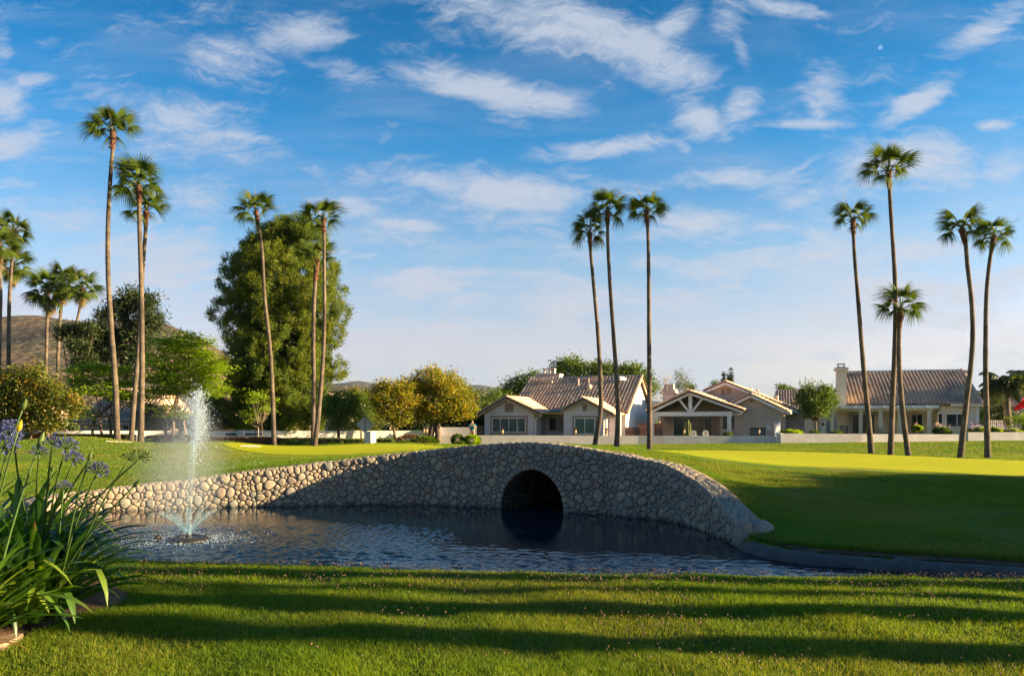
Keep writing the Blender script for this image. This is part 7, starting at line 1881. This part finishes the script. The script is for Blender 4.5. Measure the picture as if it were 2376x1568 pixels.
# air conditioner
F = Frame(1777, 59, 12); r = F.root('air_conditioner', 'dark air conditioning unit against the tan wall', 'air conditioner')
a0 = F.u(1742); zt = F.z(1760, 992)
MB().box((a0, 0, -.4), (0, .8, zt - .05)).build('unit_body', M['ac'], r); MB().box((a0 - .03, -.03, zt - .048), (.03, .83, zt)).build('unit_lid', M['dark_metal'], r)
x = a0 + .06
while x < -.04: MB().box((x, -.03, -.3), (x + .03, -.003, zt - .1)).build('grille_bar', M['grey_metal'], r); x += .12
tag(MB().box((0, 0, 0), (.28, .12, .35)).build('meter_box', M['cabinet']), 'small grey meter box on the tan wall above the air conditioner', 'meter box').location = W(1779, 997, 60.4)
# white slanted gate panel
p = W(1810, 1008, 58.5); tag(MB().prism([tuple(W(1797, 1008, 58.5)), tuple(W(1808, 1008, 58.5)), tuple(W(1810, 978, 59.6)), tuple(W(1806, 978, 59.6))], (.06, .1, 0)).box((p.x, p.y + 1.2, p.z - .5), (p.x + .35, p.y + 1.3, p.z + .85)).build('garden_gate', M['white_paint']), 'white slanted gate panel at the corner of the tan house', 'gate')
# cactus in front of the sliding door
p = W(1594, 1010, 58.5); r = empty('cactus', (p.x, p.y, p.z)); tag(r, 'column cactus lit from the right before the porch doors', 'cactus')
M['cactus'] = solid('cactus', (.10, .12, .035), (.07, .09, .025), 9, .8, .8, 30, stretch=(1, 1, .1))
for (x, h, r_) in ((-.1, 1.05, .11), (.06, 1.15, .12), (.2, .95, .10), (0.1, .8, .09)): MB().tube([(x, .1 * (x > .1), 0), (x, 0, h * .5), (x, 0, h - .06), (x, 0, h)], [r_, r_, r_ * .85, r_ * .3], 9).build('stem', M['cactus'], r, True)
def patio_chair(px_, py_, Y, label, w=.5, h=.42, mat='dark_metal'):
    p = W(px_, py_, Y); r = empty('patio_chair', (p.x, p.y, p.z)); tag(r, label, 'chair', 'chairs behind the garden wall')
    MB().tube([(-w / 2, 0, 0), (-w / 2, 0, h * .7), (-w * .3, 0, h), (w * .3, 0, h), (w / 2, 0, h * .7), (w / 2, 0, 0)], .02, 6).build('chair_back', M[mat], r)
    for k in range(3): MB().box((-w * .4, -.01, h * (.25 + .2 * k)), (w * .4, .01, h * (.33 + .2 * k))).build('back_slat', M[mat], r)
    MB().box((-w / 2, -.45, -.05), (w / 2, 0, 0)).build('seat', M[mat], r)
    for sx in (-1, 1):
        for sy in (-.43, -.02): MB().box((sx * w / 2 - .015, sy - .015, -.45), (sx * w / 2 + .015, sy + .015, -.052)).build('leg', M[mat], r)
patio_chair(1620, 1006, 59, 'dark low backed chair before the porch curtains', .9); patio_chair(1651, 1006, 59, 'dark chair right of the porch curtain window', .8); patio_chair(1490, 1006, 59, 'round backed dark chair behind the straight palm', .9); patio_chair(1465, 1008, 59, 'low dark chair at the foot of the brick wall', .7, .3)
patio_chair(2032, 1005, 60.5, 'dark rounded patio chair under the patio cover', .9, .4); patio_chair(1608, 1009, 58.5, 'white wrought iron chair beside the cactus', .4, .3, 'white_paint'); patio_chair(1637, 1009, 58.5, 'white wrought iron chair below the porch curtains', .35, .3, 'white_paint')
p = W(2038, 1004, 59.5); r = empty('patio_table', (p.x, p.y, p.z)); tag(r, 'low dark patio table under the cover', 'table'); MB().box((-.7, -.3, -.06), (.7, .3, 0)).build('table_top', M['dark_metal'], r)
for sx in (-.6, .6): MB().box((sx - .03, -.25, -.6), (sx + .03, .25, -.062)).build('leg', M['dark_metal'], r)
# lattice bench
a, b = W(1949, 1006, 61.5), W(1967, 987, 61.5); r = empty('lattice_screen', (a.x, a.y, a.z)); tag(r, 'dark lattice back bench at the left end of the patio', 'bench'); w, h = b.x - a.x, b.z - a.z
mb = MB(); mb.box((0, 0, -.3), (.05, .05, h)); mb.box((w - .05, 0, -.3), (w, .05, h)); mb.box((.05, 0, 0), (w - .05, .05, .05)); mb.box((.05, 0, h - .05), (w - .05, .05, h)); mb.build('screen_frame', M['lattice'], r)
mb = MB(); k = -h
while k < w:
    x0, x1 = max(0, k), min(w, k + h); mb.bar((x0, .02, x0 - k), (x1, .02, x1 - k), .012, .025, up=(0, 1, 0)); mb.bar((x0, .035, h - (x0 - k)), (x1, .035, h - (x1 - k)), .012, .025, up=(0, 1, 0)); k += .11
mb.build('lattice_slats', M['lattice'], r)
# white pickets at the right
for i, (a0, a1) in enumerate(((2296, 2376),)):
    p, q = W(a0, 974, 66), W(a1, 974, 66); r = empty('picket_fence', (p.x, p.y, p.z)); tag(r, 'thin white railing fence behind the purple flowers', 'fence'); x = 0
    while x < q.x - p.x: MB().box((x, 0, -1.2), (x + .035, .03, 0)).build('picket', M['white_paint'], r); x += .17
    MB().box((0, .032, -.15), (q.x - p.x, .06, -.1)).build('rail', M['white_paint'], r)
for (a, b_, t_) in ((592, 1000, 'thin stake left of the young tree'), (608, 1000, 'thin stake right of the young tree')):
    p = W(a, 1020, 50); tag(MB().tube([(p.x, p.y, p.z - .5), (p.x, p.y, p.z + 1.0)], .025, 6).build('tree_stake', M['bark']), t_, 'stake')
# moon
p = W(2041, 111, 9000); m, n, out = newmat('moon'); f = noise_tex(n, obj_pos(n), .03, 4, .6)
n.put(out.inputs[0], n('ShaderNodeAddShader', {0: n('ShaderNodeBsdfTransparent'), 1: n('ShaderNodeEmission', {'Color': (.75, .85, 1.0), 'Strength': n.math('MULTIPLY', n.smooth(f, .3, .7), .085)})}))
k_ = 9000 / FPX; V = [(0, 0, 0)]
for k in range(40):
    a = k * 2 * math.pi / 40; rx = 6.2 if math.cos(a) * .7 + math.sin(a) * -.2 > 0 else 5.0; V.append((rx * k_ * math.cos(a), -2.0 * k_, 6.2 * k_ * math.sin(a)))
o = link('moon', np_mesh('moon', V, np.array([(0, 1 + k, 1 + (k + 1) % 40) for k in range(40)])), m); o.location = p; tag(o, 'pale gibbous moon high in the blue sky at right', 'moon')
# ------------------------------------------------------------------ grass blades, clover, specks
def blade_mat(name, cols, trans=.4):
    m, n, out = newmat(name)
    gi = n('ShaderNodeNewGeometry').outputs['Random Per Island']; p = geo_pos(n)
    f = noise_tex(n, p, .8, 5, .65, .3); f2 = noise_tex(n, p, .22, 5, .6)
    k = n.math('MULTIPLY_ADD', gi, .6, n.math('MULTIPLY_ADD', f, 1.3, -.45), clamp=True)
    col = n.ramp(k, [(i / (len(cols) - 1), c) for i, c in enumerate(cols)])
    dry = n.math('MULTIPLY', n.smooth(f2, .44, .62), n.smooth(gi, .25, .75))
    col = n.mix(n.math('MULTIPLY', dry, .62), col, (.27, .20, .06))
    d = n('ShaderNodeBsdfPrincipled', {'Base Color': col, 'Roughness': .5, 'Specular IOR Level': .12})
    tr = n('ShaderNodeBsdfTranslucent', {'Color': n.mix(1.0, col, (1.7, 1.6, .5), 'MULTIPLY')})
    n.put(out.inputs[0], n('ShaderNodeMixShader', {0: trans, 1: d, 2: tr})); return m
M['blade'] = blade_mat('blade', [(.045, .10, .009), (.08, .155, .011), (.135, .21, .013), (.25, .27, .02)])
def blades(name, P, H, Wd, mat, seed, label, seg=2):
    rs = np.random.RandomState(seed); n_ = len(P)
    az = rs.uniform(0, 2 * np.pi, n_); s = np.stack([np.cos(az), np.sin(az), np.zeros(n_)], 1) * Wd[:, None] / 2
    ln = rs.normal(size=(n_, 3)) * .38 * [1, 1, 0]; up = np.array([0, 0, 1.0])
    mid = P + (up + ln * .45) * H[:, None] * .55; tip = P + (up * .92 + ln * 1.35) * H[:, None]
    V = np.stack([P - s, P + s, mid + s * .75, mid - s * .75, tip], 1).reshape(-1, 3); b = 5 * np.arange(n_)[:, None]
    o = link(name, np_mesh(name, V, [b + [0, 1, 2, 3], b + [3, 2, 4]]), M[mat]); tag(o, label, None, kind='stuff'); return o
rs = np.random.RandomState(31)
n_ = 520000
Y = 4.0 + (9.4 - 4.0) * rs.rand(n_) ** 0.9; X = rs.uniform(-1, 1, n_) * (.66 * Y + .5)
k = (Y < lip(X) + .02)
Y, X = Y[k], X[k]
inb = ((X + 4.47) / (BA * 1.05)) ** 2 + ((Y - 6.05) / (BB * 1.05)) ** 2 < 1
Y, X = Y[~inb], X[~inb]
nz = np.array([noise.noise(Vector((a * 1.3, b * 1.3, 0))) for a, b in zip(X[:6000], Y[:6000])])
def fbm(X, Y, s, seed):
    """cheap smooth value noise on a lattice"""
    r2 = np.random.RandomState(seed); G = r2.rand(128, 128); x = (X * s) % 127; y = (Y * s) % 127; i, j = np.floor(x).astype(int), np.floor(y).astype(int); fx_, fy_ = x - i, y - j
    fx_ = fx_ * fx_ * (3 - 2 * fx_); fy_ = fy_ * fy_ * (3 - 2 * fy_)
    return (G[i, j] * (1 - fx_) + G[i+1, j] * fx_) * (1 - fy_) + (G[i, j+1] * (1 - fx_) + G[i+1, j+1] * fx_) * fy_
hn = .5 * fbm(X, Y, 1.6, 1) + .3 * fbm(X, Y, 5, 2) + .2 * fbm(X, Y, 14, 3)
keep_ = rs.rand(len(X)) < .35 + .9 * hn
X, Y, hn = X[keep_], Y[keep_], hn[keep_]
H = (.017 + .042 * hn) * rs.uniform(.6, 1.5, len(X)); H[rs.rand(len(X)) < .003] *= 1.9
P = np.stack([X, Y, near_z(X, Y) - .004], 1)
blades('grass', P, H, rs.uniform(.0022, .0048, len(X)), 'blade', 1, 'short mown grass blades on the near bank')
# clover heads
n_ = 11000; Y = 4.6 + 4.6 * rs.rand(n_) ** .6; X = rs.uniform(-.7, 1, n_) * (.66 * Y + .3)
dn = fbm(X, Y, .9, 9) * (.35 + .65 * np.clip((X + 3) / 5, 0, 1)) + .22 * (Y > 7.2)
k = (Y < lip(X)) & (rs.rand(n_) < np.clip((dn - .30) * 1.6, 0, .8)); X, Y = X[k], Y[k]
inb = ((X + 4.47) / (BA * 1.05)) ** 2 + ((Y - 6.05) / (BB * 1.05)) ** 2 < 1; X, Y = X[~inb], Y[~inb]
hh = rs.uniform(.045, .085, len(X)); Pc = np.stack([X, Y, near_z(X, Y) + hh], 1)
M['clover'] = leaf_mat('clover', [(.22, .12, .10), (.30, .18, .15), (.20, .13, .08)], .3, .7, 3, .2, (1, 1, 1))
A = np.array([(math.cos(a) * math.cos(e), math.sin(a) * math.cos(e), math.sin(e)) for e in (-.5, .5) for a in np.arange(5) * 2 * math.pi / 5 + (e > 0) * .6] + [(0, 0, 1), (0, 0, -1)])
f = [(i, (i + 1) % 5, 5 + i) for i in range(5)] + [((i + 1) % 5, 5 + (i + 1) % 5, 5 + i) for i in range(5)] + [(5 + i, 5 + (i + 1) % 5, 10) for i in range(5)] + [((i + 1) % 5, i, 11) for i in range(5)]
rr_ = rs.uniform(.0045, .008, len(X)); V = (Pc[:, None] + A[None] * rr_[:, None, None]).reshape(-1, 3); F = (np.array(f)[None] + 12 * np.arange(len(X))[:, None, None]).reshape(-1, 3)
tag(link('clover_flowers', np_mesh('clover_flowers', V, F), M['clover']), 'small dull pink clover heads scattered in the near grass', None, kind='stuff')
# short grass of the shaded slope and the lit lawn
def lawn_blades(name, n_, xr, yr, h0, w0, label, seed, test=None, mat='blade2'):
    rs = np.random.RandomState(seed); X = rs.uniform(*xr, n_); Y = rs.uniform(*yr, n_)
    pxx = HX + X / Y * FPX; k = (pxx > -60) & (pxx < 2440); X, Y, pxx = X[k], Y[k], pxx[k]
    Yf = np.interp(pxx, fx, front); k = Y > Yf + np.where(pxx < wpx[-1] + 5, .34, .18); X, Y = X[k], Y[k]
    if test is not None: k = test(X, Y); X, Y = X[k], Y[k]
    hn = .6 * fbm(X, Y, 1.1, seed) + .4 * fbm(X, Y, 4, seed + 1); k = rs.rand(len(X)) < .3 + hn; X, Y, hn = X[k], Y[k], hn[k]
    P = np.stack([X, Y, hill(X, Y) - .004], 1); n2 = len(P); H = h0 * (.5 + hn) * rs.uniform(.6, 1.4, n2)
    az = rs.uniform(0, 6.28, n2); s = np.stack([np.cos(az), np.sin(az), np.zeros(n2)], 1) * w0; ln = rs.normal(size=(n2, 3)) * .45 * [1, 1, 0]
    V = np.stack([P - s, P + s, P + (ln + [0, 0, 1]) * H[:, None]], 1).reshape(-1, 3)
    tag(link(name, np_mesh(name, V, np.arange(3 * n2).reshape(-1, 3)), M[mat]), label, None, kind='stuff')
M['blade2'] = blade_mat('blade2', [(.055, .115, .012), (.08, .15, .014), (.115, .185, .016), (.18, .20, .025)])
GRa = np.array(GR); GLa = np.array(GL)
def inpoly(X, Y, P):
    c = np.zeros(len(X), bool)
    for i in range(len(P)):
        x1, y1 = P[i]; x2, y2 = P[(i + 1) % len(P)]; c ^= ((y1 > Y) != (y2 > Y)) & (X < (x2 - x1) * (Y - y1) / (y2 - y1 + 1e-12) + x1)
    return c
ng = lambda X, Y: ~inpoly(X, Y, GRa) & ~inpoly(X, Y, GLa)
lawn_blades('grass', 330000, (2.5, 16), (10, 21), .035, .005, 'short grass on the shaded slope right of the pond', 41, ng)
lawn_blades('grass', 200000, (-16, 5), (17, 31), .035, .008, 'short grass on the sunlit lawn behind the wall', 42, ng)
lawn_blades('grass', 170000, (-28, 34), (30, 56), .07, .014, 'rough grass on the mounds and before the garden walls', 43, ng)
# longer fringe hanging over the kerb and along the wall cap
fs = np.linspace(0, 1, 5000); tt_ = np.interp(fs, [0, 1], [wpx[-1] + 20, 2440]); rs = np.random.RandomState(50)
Yk = np.interp(tt_, fx, front) + .2 + np.abs(rs.normal(size=5000)) * .12; Xk = (tt_ - HX) / FPX * Yk
blades('grass_fringe', np.stack([Xk, Yk, hill(Xk, Yk)], 1), rs.uniform(.04, .10, 5000), np.full(5000, .008), 'blade2', 7, 'longer grass fringe above the concrete kerb')
# white specks on the left lawn
rs = np.random.RandomState(51); n_ = 900; a = rs.uniform(120, 620, n_); Y = rs.uniform(21, 36, n_); X = (a - HX) / FPX * Y
k = rs.rand(n_) < fbm(X, Y, .5, 4); X, Y = X[k], Y[k]; V, F = leaf_cloud(np.stack([X, Y, hill(X, Y) + .035], 1), None, .028, .6, 3, .6)
tag(link('daisies', np_mesh('daisies', V, F), M['spray']), 'tiny white flecks scattered on the left lawn', None, kind='stuff')
# air
m = bpy.data.materials.new('air'); m.use_nodes = True; m.node_tree.nodes.clear(); n = NT(m.node_tree)
o_ = n('ShaderNodeOutputMaterial'); n.put(o_.inputs[1], n('ShaderNodeVolumePrincipled', {'Color': (.35, .62, 1.0), 'Density': 0.00004, 'Anisotropy': 0.2}))
tag(MB().box((-8600, -400, -6), (8600, 6300, 330)).build('haze', m), 'thin evening haze in the valley air', None, kind='stuff')
SC.cycles.use_denoising = True
SC.cycles.max_bounces = 6
SC.cycles.diffuse_bounces = 3
SC.cycles.glossy_bounces = 3
SC.cycles.transmission_bounces = 3
SC.cycles.transparent_max_bounces = 16
SC.cycles.volume_bounces = 0
SC.cycles.sample_clamp_indirect = 6.0
